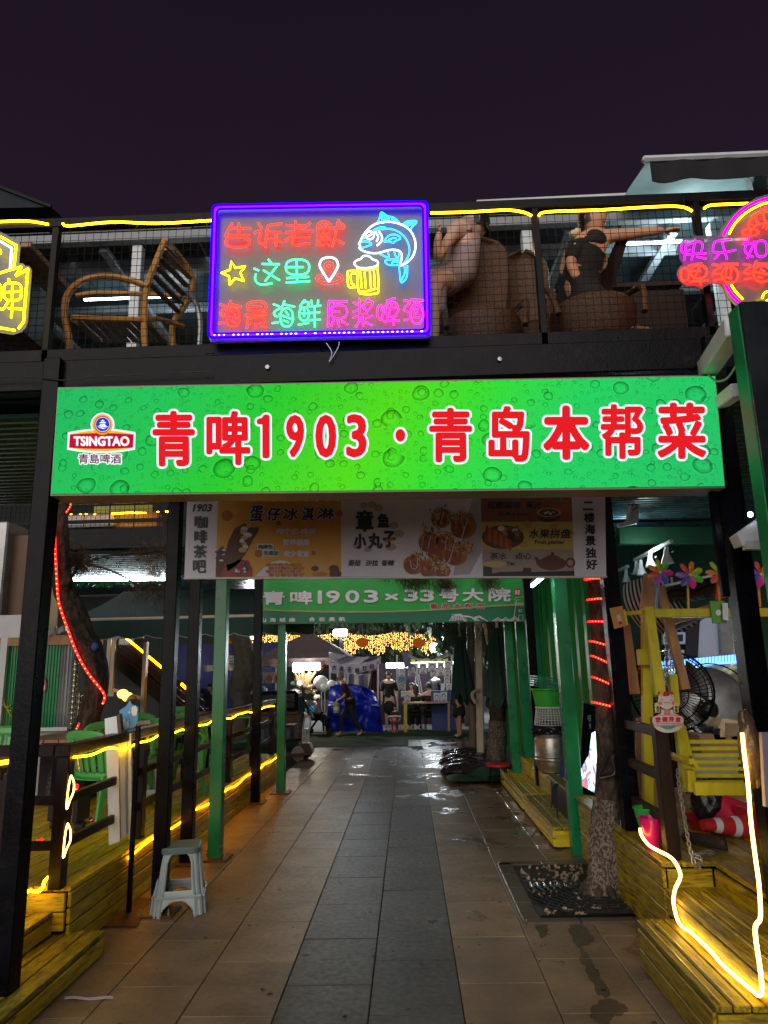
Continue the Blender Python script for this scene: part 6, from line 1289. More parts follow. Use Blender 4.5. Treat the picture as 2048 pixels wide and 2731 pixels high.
for k, (a, b) in enumerate(((1035, 1740), (1075, 1765), (1105, 1780))): MB().sph(L1(a, b, 12.4), .10, 10, 6, (1, 1, .8)).build('bowl', emit('orange_glow', (1, .5, .12), 1.3) if k < 2 else M['cream'], bb, smooth=True)  # two bowls glow by emission in place of orange light falling on them
# ================================================================ RIGHT SIDE
R5 = lambda a, b, y: PY(1540+a*.30621, 1300+b*.30621, y)
R6 = lambda a, b, y: PY(1540+a*.39844, 1850+b*.39844, y)
R8 = lambda a, b, y: PY(1640+a*.19888, 1880+b*.19888, y)
R4 = lambda a, b, y: PY(1140+a*.31344, 1640+b*.31344, y)
R9 = lambda a, b, y: PY(1840+a*.13559, 1800+b*.13559, y)
# ---- tree with red rings
tr2 = thing('pine_tree', 'pine tree trunk wound with red light rings beside the pebble pit on the right', 'tree', (1.40, 5.87, 0))
TY = 5.87
tp = [R6(178, 1345, TY), R6(182, 1200, TY), R6(190, 950, TY), R6(200, 700, TY), R6(205, 450, TY), R6(195, 200, TY), R6(190, 60, TY), R5(232, 1700, TY), R5(215, 1400, TY), R5(200, 1150, TY), R5(190, 950, TY), R5(176, 790, TY), R5(170, 500, TY), R5(170, 100, TY)]
trunk(tr2, [tp[0]-V(0, 0, .04)]+tp[:4], [.150, .135, .12, .105, .098], M['whitewash'], seed=5, nm='whitewashed_base')
trunk(tr2, tp[3:], [.097, .092, .088, .085, .082, .078, .078, .078, .076, .074, .072, .07], M['bark'], seed=6)
for k in range(9):
 a = k*.7; MB().tube(curve_pts([tp[0]+V(math.cos(a)*.10, math.sin(a)*.10, .08), tp[0]+V(math.cos(a)*.17, math.sin(a)*.17, .01), tp[0]+V(math.cos(a)*.23, math.sin(a)*.23, -.02)], 3), [.03]*3+[.02]*4, 6).build('root', M['bark'], tr2, smooth=True)
def ring(pl, yc, tilt, lab, r=.0075, rad=.098, full=True):
 c = R5(pl, yc, TY); P = [c+V(math.cos(a)*rad, math.sin(a)*rad, -tilt*math.cos(a)*.5-.03*tilt*0) for a in [R(178+k*(184/14)) for k in range(15)]]
 red_string(P, lab, r, 'red light rings on the right trunk', .024)
ring(172, 800, .0, 'topmost solid red light ring right under the menu banner', .012); ring(190, 978, .0, 'level red light ring second from the top on the right trunk'); ring(198, 1175, .015, 'red light ring third from the top on the right trunk'); ring(215, 1375, .07, 'sagging red light ring fourth from the top on the right trunk'); ring(228, 1525, .11, 'steep red light ring fifth from the top on the right trunk'); ring(240, 1705, .10, 'steep red light ring sixth from the top on the right trunk'); ring(238, 1895, .05, 'lowest red light ring on the right trunk, level with the poster lightbox')
tag(MB().tube(curve_pts([R6(285, 380, TY-.12), R6(225, 385, TY-.13), R6(180, 450, TY-.13), R6(140, 555, TY-.12), R6(190, 560, TY-.13), R6(250, 530, TY-.13), R6(240, 420, TY-.13), R6(290, 400, TY-.12)], 6), .010, 6).tube(curve_pts([R6(290, 385, TY-.1), R6(215, 395, TY-.13), R6(190, 470, TY-.13), R6(160, 540, TY-.12), R6(270, 520, TY-.11)], 6), .009, 6).build('cable_coil', M['black_plastic'], smooth=True), 'black cable coiled round the right tree trunk', 'cable')
# ---- poster lightbox behind the tree
lb = thing('poster_lightbox', 'glowing white food-poster lightbox standing behind the right tree trunk', 'lightbox', tuple(R4(1380, 1500, 7.0)))
LBp = [R4(1345, 765, 7.15), R4(1560, 830, 6.85), R4(1560, 1590, 6.85), R4(1298, 1445, 7.15)]
def poster_mat():
 m = bpy.data.materials.new('backlit_food_poster'); m.use_nodes = True; t = m.node_tree; N = t.nodes; L = t.links; N.clear(); o = N.new('ShaderNodeOutputMaterial'); e = N.new('ShaderNodeEmission'); L.new(e.outputs[0], o.inputs[0])
 g = N.new('ShaderNodeNewGeometry'); n = N.new('ShaderNodeTexNoise'); n.inputs['Scale'].default_value = 7; n.inputs['Detail'].default_value = 6; n.inputs['Distortion'].default_value = 1.5
 mp = N.new('ShaderNodeMapping'); mp.inputs['Scale'].default_value = (3, 1, .8); L.new(g.outputs['Position'], mp.inputs[0]); L.new(mp.outputs[0], n.inputs['Vector'])
 s = N.new('ShaderNodeSeparateXYZ'); L.new(g.outputs['Position'], s.inputs[0]); a = N.new('ShaderNodeMapRange'); a.inputs[1].default_value = .5; a.inputs[2].default_value = 1.25; a.inputs[3].default_value = -.18; a.inputs[4].default_value = .25; L.new(s.outputs[2], a.inputs[0])
 ad = N.new('ShaderNodeMath'); ad.operation = 'ADD'; L.new(n.outputs[0], ad.inputs[0]); L.new(a.outputs[0], ad.inputs[1]); r = N.new('ShaderNodeValToRGB'); L.new(ad.outputs[0], r.inputs[0]); el = r.color_ramp.elements
 el[0].position = .25; el[0].color = (.02, .03, .30, 1); el[1].position = .95; el[1].color = (.45, .62, .72, 1)
 for p, c in ((.34, (.35, .12, .04, 1)), (.42, (.06, .08, .25, 1)), (.5, (.42, .62, .45, 1)), (.62, (.55, .75, .62, 1))): x = el.new(p); x.color = c
 L.new(r.outputs[0], e.inputs[0]); e.inputs[1].default_value = 1.5; return m
MB().prism(LBp, V(0.01, .002, 0)).build('lit_poster', poster_mat(), lb)
MB().prism([p+V(.0, .012, 0)+d for p, d in zip(LBp, (V(-.015, 0, .02), V(0, 0, .02), V(0, 0, -.03), V(-.015, 0, -.06)))], V(.02, .12, 0)).build('housing', M['black_steel'], lb)
MB().prism([R4(1320, 1470, 7.2), R4(1560, 1610, 6.9), R4(1560, 2100, 6.9), R4(1340, 1700, 7.2)], V(0, .1, 0)).build('stand', M['black_steel'], lb)
LPX = lambda a, b: R4(a, b, 7.15-(a-1345)/215*.30)-V(0, .012, 0)
for i, ch in enumerate('招牌锅'): fat_text('poster_character', ch, (1360, 850+i*70, 1390, 905+i*70), lambda a, b: LPX(a, b), emit('poster_ink', (.02, .03, .03), 1), lb, bold=.4)
# ---- green container building along the right
ct = thing('green_container', 'green corrugated shipping-container kiosk along the right side of the walkway', 'building', (2.6, 9.6, .4))
XC = 1.98
def wallprof(t, pitch=.42, d=.055):
 ph = (t/pitch) % 1; return d*(0 if ph < .38 else (ph-.38)/.12 if ph < .5 else 1 if ph < .88 else 1-(ph-.88)/.12)
def rib_wall(x, y0, y1, z0, z1, m, nm='wall_panel'):
 n = int((y1-y0)/.42*16); return MB().grid(lambda u, v: V(x+wallprof(y0+u*(y1-y0)), y0+u*(y1-y0), z0+v*(z1-z0)), n, 1).build(nm, m, ct)
rib_wall(XC, 7.4, 9.0, .42, 3.0, M['green_panel']); rib_wall(XC, 9.1, 10.9, .42, 3.0, M['green_panel']); rib_wall(XC-.35, 11.1, 13.2, .3, 3.0, M['green_panel'])
MB().box((XC+.01, 9.05, 1.7), (.10, .10, 2.6), b=.01).build('corner_post', M['green_steel'], ct); MB().box((XC-.15, 11.0, 1.7), (.36, .12, 2.6), b=.01).build('corner_post', M['green_steel'], ct)
MB().box((XC+.02, 9.2, 3.05), (.14, 3.9, .14), b=.01).build('top_rail', M['green_steel'], ct)
# ---- benches
for lab, x0, x1, y0, y1, z in (('near yellow timber bench-step with worn top on the right', 1.33, 1.70, 7.30, 9.05, .20), ('far yellow timber bench-step beyond the black post on the right', 1.33, 1.72, 9.15, 11.3, .20), ('upper yellow timber platform carrying the steel keg', 1.63, 2.02, 7.6, 11.2, .40)):
 t = thing('timber_bench', lab, 'bench', ((x0+x1)/2, (y0+y1)/2, 0)); plank_run(t, 'top_plank', M['yel_worn'] if 'near' in lab else M['yel_y'], x0, x1, y0, y1, z, .092)
 side_run(t, 'side_board', M['yel_y'], (x0+.014, y1-.02), (x0+.014, y0+.01), .015 if z < .3 else .2, z-.032, 2 if z < .3 else 1); side_run(t, 'side_board', M['yel_x'], (x0+.02, y0+.012), (x1, y0+.012), .015 if z < .3 else .2, z-.032, 1)
 MB().box(((x0+x1)/2+.02, (y0+y1)/2, z/2-.02), (x1-x0-.06, y1-y0-.08, z-.05)).build('frame', M['dark_wood'], t)
t = thing('timber_bench', 'short dark-yellow timber ledge just behind the right tree trunk', 'bench', (1.75, 6.6, 0)); plank_run(t, 'top_plank', M['yel_y'], 1.62, 2.0, 6.0, 7.05, .50, .12); side_run(t, 'side_board', M['yel_y'], (1.63, 7.05), (1.63, 5.75), .02, .46, 3)
# ---- keg and baskets
kb = R4(1060, 1350, 9.3); ky = 9.45; kx = R4(1065, 1200, ky).x; zk0 = .405; zk1 = R4(1060, 1030, ky).z
kg = thing('steel_keg', 'stainless steel beer keg on the yellow platform', 'keg', (kx, ky, zk0)); Hk = zk1-zk0; rk = .215
MB().lathe((kx, ky, zk0), [(rk*.78, 0), (rk*.84, .01), (rk*.84, Hk*.05), (rk*.97, Hk*.16), (rk, Hk*.30), (rk, Hk*.33), (rk*1.035, Hk*.345), (rk*1.035, Hk*.37), (rk, Hk*.385), (rk, Hk*.42), (rk*1.035, Hk*.435), (rk*1.035, Hk*.46), (rk, Hk*.48), (rk, Hk*.9), (rk*.97, Hk*.97), (rk*.85, Hk), (0, Hk)], 32).build('body', mat('brushed_steel', (.50, .46, .42), .32, .85, .3, 6, .1, 60, stretch=(1, 1, 4)), kg, smooth=True, ang=50)
MB().lathe((kx, ky, zk1), [(rk*.9, -.01), (rk*.93, .02), (rk*.9, .03), (rk*.86, .0)], 28).build('rim', M['grey_steel'], kg, smooth=True)
bg_ = mat('black_bin_liner', (.012, .012, .014), .22, 0, .3, 9, .9, 12)
def blob(c, r, sc, sd, n=28, m_=16, amp=.18):
 rd = random.Random(sd); ph = [rd.uniform(0, 6) for _ in range(6)]; c = Vector(c)
 return MB().grid(lambda u, v: c+V(math.cos(u*6.283)*math.sin(v*3.1416)*r*sc[0], math.sin(u*6.283)*math.sin(v*3.1416)*r*sc[1], math.cos(v*3.1416)*r*sc[2])*(1+amp*math.sin(u*6.283*3+ph[0]+v*4)*math.sin(v*9+ph[1])+amp*.5*math.sin(u*6.283*7+ph[2])*math.sin(v*17+ph[3])), n, m_)
tag(blob((kx, ky, zk1+.07), .22, (1.05, 1, .45), 3, 40, 24).build('bin_liner', bg_, smooth=True), 'crumpled black bin liner between the keg and the white basket', 'bin liner')
def basket(label, c, r0, r1, h, m, nv, rimm=None, solid_=False, tilt=None):
 t = thing('plastic_basket', label, 'basket', c); Rt = Matrix.Rotation(tilt[0], 3, tilt[1]) if tilt else Matrix.Identity(3); c = Vector(c); P_ = lambda r, a, z: c+Rt@V(r*math.cos(a), r*math.sin(a), z); mb = MB(); n = 30
 for k in range(n): a = 2*math.pi*k/n; mb.bar(P_(r0, a, 0), P_(r1, a, h), .007, .005)
 for j in range(nv+1): z = h*j/nv; r = r0+(r1-r0)*j/nv; mb.tube([P_(r, 2*math.pi*k/36, z) for k in range(36)], .004, 4, closed=True)
 mb.build('lattice', m, t)
 if solid_: MB().grid(lambda u, v: P_((r0+(r1-r0)*v*.92)*1.004, u*6.2832, h*v*.92), 36, 4).build('wall', m, t, smooth=True)
 MB().tube([P_(r1*1.03, 2*math.pi*k/36, h) for k in range(36)], .011, 6, closed=True).build('rim', rimm or m, t, smooth=True); MB().add([P_(r0, 2*math.pi*k/24, .004) for k in range(24)], [tuple(range(24))]).build('base', m, t); return t
z1 = zk1+.14; z2 = R4(1060, 785, ky).z; z3 = R4(1060, 632, ky).z
GB = mat('bright_green_plastic', (.05, .50, .06), .3, 0, .1, 5, .02, 50)
basket('white lattice basket upside down above the black bin liner', (kx, ky, z1), .20, .165, z2-z1, M['white_plastic'], 7)
basket('bright green basket on top of the white basket', (kx, ky, z2+.004), .165, .205, z3-z2, GB, 6, solid_=True)
tcr = thing('plastic_crate', 'teal green lattice crates stacked askew on top of the green basket', 'crate', (kx, ky, z3+.03)); TC = mat('teal_plastic', (.04, .30, .17), .35, 0, .1, 5, .02, 50)
for j in range(2):
 c = V(kx-.01+.02*j, ky, z3+.045+j*.065); Rt = Matrix.Rotation(R(13-4*j), 3, 'Y')@Matrix.Rotation(R(10*j), 3, 'Z'); mb = MB()
 for sy in (-1, 1):
  for z in (-.03, .0, .03): mb.box(c+Rt@V(0, sy*.13, z), (.38, .008, .012), Rt)
  for k in range(11): mb.box(c+Rt@V(-.19+k*.038, sy*.13, 0), (.008, .008, .07), Rt)
 for sx_ in (-1, 1):
  for z in (-.03, .0, .03): mb.box(c+Rt@V(sx_*.19, 0, z), (.008, .26, .012), Rt)
 for k in range(12): mb.box(c+Rt@V(-.19+k*.0345, 0, -.03), (.006, .26, .006), Rt)
 mb.build('crate_lattice', TC, tcr)
# hanging straps on bench
st_ = thing('rubber_straps', 'dark rubber straps hanging over the near yellow bench', 'straps', tuple(R4(1100, 1450, 8.0)))
for k, (dx, l) in enumerate(((0, 160), (30, 175), (55, 255), (12, 120))): MB().tube(curve_pts([R4(1160, 1435, 7.9), R4(1100+dx*.4, 1440, 7.8), R4(1062+dx*.6, 1480, 7.7), R4(1055+dx, 1480+l, 7.68)], 4), .008, 5).build('strap', M['rubber'], st_)
MB().sph(R4(1175, 1350, 8.2), .10, 10, 8, (.6, .6, 1.7)).build('blue_bag', fabric('blue_bag_cloth', (.02, .05, .2)), st_)
# ---- closed parasols
UG = fabric('dark_green_parasol_cloth', (.010, .045, .034), .9)
def parasol(label, px_, topb, botb, y, hw, poly=None, seed=0):
 top = R4(px_, topb, y); bot = R4(px_, botb, y); t = thing('closed_parasol', label, 'parasol', (top.x, y, 0)); w_ = hw*.31344/1890*y; rd = random.Random(seed); ph = rd.uniform(0, 6); H_ = top.z-bot.z
 MB().grid(lambda u, v: V(top.x+.02*v+math.cos(u*6.2832)*w_*(.30+.70*v**.8)*(1+.16*math.cos(u*6.2832*8+ph)), y+math.sin(u*6.2832)*w_*.7*(.30+.70*v**.8)*(1+.16*math.cos(u*6.2832*8+ph)), top.z-v*H_*(1+.10*math.cos(u*6.2832*4+ph*2)*v)), 96, 14).build('canopy', UG, t, smooth=True)
 for k in range(4): a = k*1.57+.5; MB().bar((top.x+math.cos(a)*w_*.8, y+math.sin(a)*.1, bot.z+.1), (top.x+math.cos(a)*w_*.85, y+math.sin(a)*.1, bot.z-.06), .018).build('rib_end', M['brown_wood'], t)
 MB().bar((top.x, y, top.z+.5), (top.x, y, top.z-.2), .04).build('hanger', M['cream'], t); return t
parasol('nearer folded dark green parasol hanging by the far right green post', 590, 110, 740, 12.0, 118, seed=1)
parasol('farther folded dark green parasol hanging left of the cream pole', 275, 190, 720, 14.2, 92, seed=2)
for lab, ax, ay, bx, by, y, m_ in (('nearer cream parasol mast with crank handle', 445, 60, 452, 1245, 13.6, M['cream']), ('farther brown parasol mast behind the cream one', 365, 70, 385, 1150, 14.6, paint('bronze_paint', (.18, .12, .08), .4))):
 a = R4(ax, ay, y); b_ = R4(bx, by, y); t = thing('parasol_mast', lab, 'mast', (b_.x, y, 0)); MB().bar((b_.x, y, 0), (a.x, y, a.z+.9), .13, .13, b=.02).build('mast', m_, t)
 h1 = R4(bx-15, 640, y-.1); h2 = R4(bx-62, 660, y-.2); h3 = R4(bx-40, 750, y-.2); MB().tube(curve_pts([h1, h2, R4(bx-68, 700, y-.2), h3], 4), .035, 7).build('crank_handle', m_, t, smooth=True); MB().box((b_.x, y, .07), (.24, .24, .14), b=.02).build('foot', m_, t)
a0, a1 = R4(480, 70, 13.0), R4(520, 250, 13.0); tag(MB().bar(a0, a1, .06).build('diagonal_strut', M['cream']), 'cream diagonal strut between the two folded parasols', 'strut')
mb = thing('weight_bags', 'long row of glossy black weight bags holding down the parasol masts', 'weight bags', (1.0, 13.3, 0))
for k in range(6):
 yy = 12.05+k*.42; c = V(.98+.02*k, yy, .10)
 blob(c, .42, (1.25-.02*k, .75, .28), 20+k, 26, 14, .10).build('weight_bag', mat('glossy_black_bag', (.03, .022, .022), .15, 0, .3, 6, .5, 14) if k == 0 else gbm, mb, smooth=True); gbm = mb.children[0].data.materials[0]
MB().grid(lambda u, v: V(.55+u*.95, 11.2+v*.8, .05+.07*math.sin(u*9+v*3)*math.sin(v*3.14)*math.sin(u*3.14)+.10*math.sin(u*3.14)*math.sin(v*3.14)), 30, 20).build('green_cover', fabric('dark_green_sheet', (.010, .05, .02), .7), mb, smooth=True)
MB().box((1.30, 12.1, .10), (.6, .5, .2), b=.05).build('base_block', M['black_plastic'], mb)
rs = thing('red_stool', 'round red-topped stool beside the far yellow bench', 'stool', tuple(R4(600, 1400, 11.0))); c = R4(600, 1275, 11.0)
MB().lathe((c.x, 11.0, c.z-.02), [(.17, 0), (.185, .01), (.185, .035), (.17, .045), (0, .045)], 28).build('seat', paint('red_enamel', (.45, .02, .015), .3), rs, smooth=True)
for k in range(4): a = k*1.57+.78; MB().tube([V(c.x+math.cos(a)*.14, 11+math.sin(a)*.14, c.z), V(c.x+math.cos(a)*.18, 11+math.sin(a)*.18, 0)], .008, 6).build('leg', M['black_steel'], rs)
MB().tube([V(c.x+math.cos(k*.3)*.175, 11+math.sin(k*.3)*.175, .12) for k in range(21)], .006, 5, closed=True).build('foot_ring', M['black_steel'], rs)
tr3 = thing('pine_tree', 'small whitewashed tree trunk behind the folded parasols', 'tree', (1.5, 12.6, 0)); b3 = R4(570, 1200, 12.6)
trunk(tr3, [V(b3.x, 12.6, -.05), R4(590, 1000, 12.6), R4(600, 900, 12.6)], [.17, .14, .13], M['whitewash'], seed=9, nm='whitewashed_base'); trunk(tr3, [R4(600, 900, 12.6), R4(590, 600, 12.6), R4(560, 100, 12.6), R4(540, -300, 12.6)], [.13, .12, .11, .10], M['bark'], seed=8)
for (a, b), r in (((230, 100), .45), ((300, 160), .4), ((150, 60), .4), ((420, 60), .5), ((60, 20), .4), ((-180, -20), .5), ((-330, -40), .4)): tuft(tr3, R4(a, b, 13.0), r, 420, NEED2)
# brown needle tufts under the banner, on a branch crossing the walkway
c7b = lambda a, b, y: PY(680+a*.44605, 1540+b*.44605, y)
br = thing('pine_branch', 'drooping brown pine needle bunches hanging in front of the distant green sign', 'branch', (.4, 7.6, 3.0))
for (a, b), r, n in (((940, 10), .16, 420), ((1000, 5), .14, 320), ((880, 0), .1, 160), ((1120, 15), .16, 420), ((1150, 40), .12, 260), ((1400, 0), .15, 380), ((1395, 35), .12, 200), ((780, -5), .08, 100)): tuft(br, c7b(a, b, 7.6), r, n, NEED, droop=.9)
MB().tube(curve_pts([c7b(700, -60, 7.6), c7b(950, -40, 7.6), c7b(1200, -20, 7.7), c7b(1420, -30, 7.6), c7b(1700, -160, 7.2)], 5), .014, 6).build('twig', M['bark'], br)
# ---- white tube light overhead right
a, b_ = PY(1419, 1563, 7.25), PY(1449, 1538, 6.6); tlp = thing('tube_light', 'short bright white tube light under the beam at the right end of the menu banner', 'tube light', tuple(a))
MB().tube([a, b_], .016, 8).build('tube', TUBE_W, tlp); MB().bar(a+V(0, 0, .03), b_+V(0, 0, .03), .04, .03).build('batten', M['white_steel'], tlp)
# ---- swing bench frame
SWY = 5.6
sw = thing('garden_swing', 'bright yellow timber swing frame with a top beam on the right deck', 'swing frame', (2.6, SWY, DR)); YC = M['yel_clean']
MB().bar(R5(640, 1098, SWY), R5(1760, 1090, SWY), .07, R5(640, 1065, SWY).z-R5(640, 1142, SWY).z, b=.005).build('top_beam', YC, sw)
MB().bar(R5(615, 1048, SWY-.04), R5(722, 1820, SWY-.3), .075, .05, up=(0, -1, .2), b=.004).build('leg', YC, sw); MB().bar(R5(600, 1060, SWY+.05), R8(445, 1740, SWY+.15), .075, .06, up=(0, -1, 0), b=.004).build('leg', YC, sw)
MB().bar(R5(528, 1480, SWY), R5(660, 1478, SWY), .07, .12, b=.004).build('cross_block', YC, sw); MB().bar(R5(400, 1100, SWY-.05), R5(585, 1085, SWY), .04, .03).build('beam_end', YC, sw)
MB().bar(R5(825, 1630, SWY-.1), R5(850, 1900, SWY-.1), .06, .06, b=.004).build('bench_post', YC, sw)
MB().box(R5(1225, 1085, SWY-.06), (.11, .01, .17), b=.002).build('green_sticker', paint('sticker_green', (.12, .33, .05), .5), sw)
SWP = lambda a, b: R5(a, b, SWY-.072)
disc('sticker_badge', (1228, 1090), 26, 26, SWP, WHC, sw); tag(MB().prism([R5(a, b, SWY-.10) for a, b in ((1262, 1008), (1310, 1005), (1316, 1160), (1268, 1152))][::-1], V(0, .006, 0)).build('small_card', WHC), 'small white card hanging at the right end of the yellow beam', 'card')
# bench seat
sb = thing('swing_bench', 'bright yellow slatted swing bench hanging from the yellow frame', 'swing bench', (2.4, 4.9, .9)); BYY = 5.0
for k in range(7):
 yb0 = 495+k*91; x0 = 950+k*14; a = R8(x0, yb0, BYY-.03*k); b_ = R8(1720, yb0-2, BYY-.03*k); MB().bar(a, b_, .022, R8(0, yb0-26, BYY).z-R8(0, yb0+28, BYY).z, b=.003).build('back_slat', YC, sb)
a = R8(1062, 1120, BYY-.42); b_ = R8(1740, 1120, BYY-.42); MB().bar(a, b_, .04, .075, b=.004).build('front_rail', YC, sb)
for k in range(4): MB().bar(R8(1050, 1075, BYY-.35+k*.09), R8(1740, 1075, BYY-.35+k*.09), .075, .02, b=.002).build('seat_slat', YC, sb)
MB().bar(R8(850, 260, BYY+.02), R8(985, 1150, BYY-.22), .06, .05, up=(0, -1, .3), b=.004).build('side_upright', YC, sb); MB().bar(R8(905, 300, BYY+.02), R8(1000, 700, BYY-.1), .03, .05, up=(0, -1, .3), b=.004).build('side_upright', YC, sb); MB().bar(R8(1010, 870, BYY-.3), R8(1025, 1160, BYY-.3), .05, .05, up=(0, -1, 0), b=.004).build('arm_support', YC, sb)
MB().prism([R8(990, 760, BYY-.45), R8(1000, 720, BYY-.45), R8(1060, 725, BYY-.45), R8(1110, 790, BYY-.45), R8(1125, 840, BYY-.45), R8(1085, 845, BYY-.45), R8(1050, 790, BYY-.45), R8(1010, 800, BYY-.45)][::-1], V(0, .4, 0)).build('armrest', YC, sb)
# chain
def chain(label, pts, s=.02, nm='chain'):
 P = curve_pts(pts, 10); t = MB(); acc = 0; i = 0
 L_ = [0]
 for a, b_ in zip(P[:-1], P[1:]): L_.append(L_[-1]+(b_-a).length)
 d = 0
 def at(dd):
  for j in range(len(P)-1):
   if L_[j+1] >= dd: return P[j].lerp(P[j+1], (dd-L_[j])/max(1e-6, L_[j+1]-L_[j]))
  return P[-1]
 k = 0
 while d < L_[-1]-s:
  a, b_ = at(d), at(d+s*1.25); c = (a+b_)/2; ax = (b_-a).normalized(); sd = ax.cross(V(0, 1, 0) if k % 2 else V(1, .2, 0)).normalized()
  t.tube([c+ax*math.cos(q_)*s*.8+sd*math.sin(q_)*s*.42 for q_ in [j*math.pi/5 for j in range(10)]], s*.13, 5, closed=True); d += s; k += 1
 return tag(t.build(nm, M['grey_steel'], smooth=True), label, 'chain')
chain('long steel chain hanging beside the black railing post down to the right deck', [R8(835, 860, 4.72), R8(870, 1150, 4.70), R8(930, 1500, 4.68), R8(990, 1850, 4.66), R8(1040, 2050, 4.64), R8(1080, 2180, 4.62), R8(1130, 2190, 4.62), R8(1160, 2060, 4.66), R8(1040, 2020, 4.68), R8(1180, 1990, 4.75), R8(1340, 2000, 4.85), R8(1250, 1960, 4.9), R8(1100, 2000, 4.8)], .024)
chain('pair of dark swing chains hanging from the yellow frame', [R5(770, 1230, SWY-.1), R5(772, 1400, SWY-.1), R5(778, 1600, SWY-.1), R5(775, 1750, SWY-.1)], .03); chain('short second swing chain just right of the first one', [R5(800, 1380, SWY-.1), R5(818, 1500, SWY-.1), R5(828, 1620, SWY-.1)], .03)
# ---- raw wood easels / deck chairs
for lab, pts in (('raw pine easel leg rising left of the yellow frame', [(415, 1190), (500, 1800)]), ('tall raw pine frame post behind the yellow beam', [(615, 760), (580, 1100)]), ('raw pine frame post leaning to the right behind the fan', [(715, 860), (940, 1760)]), ('short raw pine frame post in the middle of the easel', [(655, 860), (640, 1060)]), ('raw pine plank under the right end of the yellow beam', [(820, 1160), (1180, 1050)])):
 (a, b), (c, d) = pts; tag(MB().bar(R5(a, b, SWY+.25), R5(c, d, SWY+.2), .07, .05, up=(0, -1, .1), b=.003).build('pine_post', M['raw_wood']), lab, 'timber')
for lab, a, b, c, d in (('raw wood board leaning behind the left end of the railing', 340, 170, 300, 1400), ('raw wood board between the yellow post and the rail post', 525, 400, 545, 1500), ('short raw wood brace crossing behind the black rails', 370, 1050, 715, 1220)): tag(MB().bar(R8(a, b, 5.9), R8(c, d, 5.9), .06, .04, up=(0, -1, .1), b=.003).build('pine_board', M['raw_wood']), lab, 'timber')
# ---- pinwheels
PWC = [paint('pw_pink', (.75, .04, .35), .35), paint('pw_green', (.12, .55, .05), .35), paint('pw_lime', (.50, .55, .04), .35), paint('pw_orange', (.75, .26, .03), .35), paint('pw_red', (.70, .12, .08), .35), paint('pw_violet', (.35, .12, .55), .35), paint('pw_blue', (.08, .12, .45), .35)]
def pinwheel(label, cx_, cy_, bx_, by_, stick, r=95, rot=0., extra=None):
 c = R5(cx_, cy_, SWY-.05); t = thing('pinwheel', label, 'pinwheel', tuple(R5(bx_, by_, SWY)), 'pinwheels on the yellow beam'); rr_ = r*1.14*.30621/1890*SWY
 MB().bar(c+V(0, .03, 0), R5(bx_, by_, SWY-.02), .014, .014).build('stick', stick, t)
 for k in range(7):
  a = rot+k*2*math.pi/7; e1 = V(math.cos(a), 0, math.sin(a)); e2 = V(-math.sin(a), 0, math.cos(a))
  pts = [(0, 0), (.32, .26), (.72, .40), (1.04, .26), (1.0, .04), (.72, -.10), (.35, -.14)]
  def lift(q_): return -.05*math.sin(q_*3.1)*rr_/.1*.5
  vs = [c+e1*(p_[0]*rr_)+e2*(p_[1]*rr_)+V(0, -.012-.022*math.sin(p_[0]*3.1)*(1 if p_[1] > 0 else -.2), 0) for p_ in pts]
  m_ = (vs[0]+vs[3])/2+V(0, -.02, 0); MB().add([m_]+vs, [(0, i+1, (i+1) % 7+1) for i in range(7)]).build('petal', PWC[(k+int(rot*3)) % 7], t, solid=.001)
 MB().sph(c+V(0, -.022, 0), .012, 8, 6).build('hub', WHC, t, smooth=True); return t
pinwheel('leftmost rainbow pinwheel on a blue stick above the yellow beam', 712, 742, 688, 1060, paint('stick_blue', (.05, .25, .55), .4), 95, .6)
pinwheel('middle rainbow pinwheel on a yellow stick above the yellow beam', 972, 765, 965, 1060, paint('stick_yellow', (.65, .38, .02), .4), 100, 1.1)
pinwheel('rainbow pinwheel on an orange stick beside the right gate post', 1228, 745, 1240, 1040, paint('stick_orange', (.7, .25, .02), .4), 95, .2)
pinwheel('rainbow pinwheel half hidden at the far right edge', 1585, 760, 1590, 1040, paint('stick_orange', (.7, .25, .02), .4), 95, 1.6)
tag(MB().grid(lambda u, v: R5(1195+u*95, 780+v*200-20*u, SWY+.02+.02*math.sin(u*9)), 8, 8).build('red_flag', fabric('coral_cloth', (.60, .06, .06), .6), smooth=True), 'small coral red cloth flag behind the pinwheel by the gate post', 'flag')
# ---- striped bundle (rolled canopy)
def stripe_mat(name, c1, c2, freq, axis):
 m = mat(name, c1, .8, 0, .15, 6, .2, 60); t = m.node_tree; N = t.nodes; L = t.links; b = N['Principled BSDF']; uv = N.new('ShaderNodeUVMap') if False else N.new('ShaderNodeAttribute'); uv.attribute_name = 'st'
 ma = N.new('ShaderNodeMath'); ma.operation = 'MULTIPLY'; ma.inputs[1].default_value = freq; L.new(uv.outputs['Fac'], ma.inputs[0]); fr = N.new('ShaderNodeMath'); fr.operation = 'FRACT'; L.new(ma.outputs[0], fr.inputs[0]); gt = N.new('ShaderNodeMath'); gt.operation = 'GREATER_THAN'; gt.inputs[1].default_value = .5; L.new(fr.outputs[0], gt.inputs[0])
 mx = N.new('ShaderNodeMix'); mx.data_type = 'RGBA'; L.new(gt.outputs[0], mx.inputs[0]); mx.inputs[6].default_value = (*c1, 1); mx.inputs[7].default_value = (*c2, 1); L.new(mx.outputs[2], b.inputs['Base Color']); return m
SM = stripe_mat('black_white_stripes', (.55, .50, .46), (.012, .012, .014), 13, 0)
sc_ = thing('striped_canopy', 'rolled black and white striped canopy cloth behind the yellow frame', 'canopy', tuple(R5(650, 1300, 6.3)))
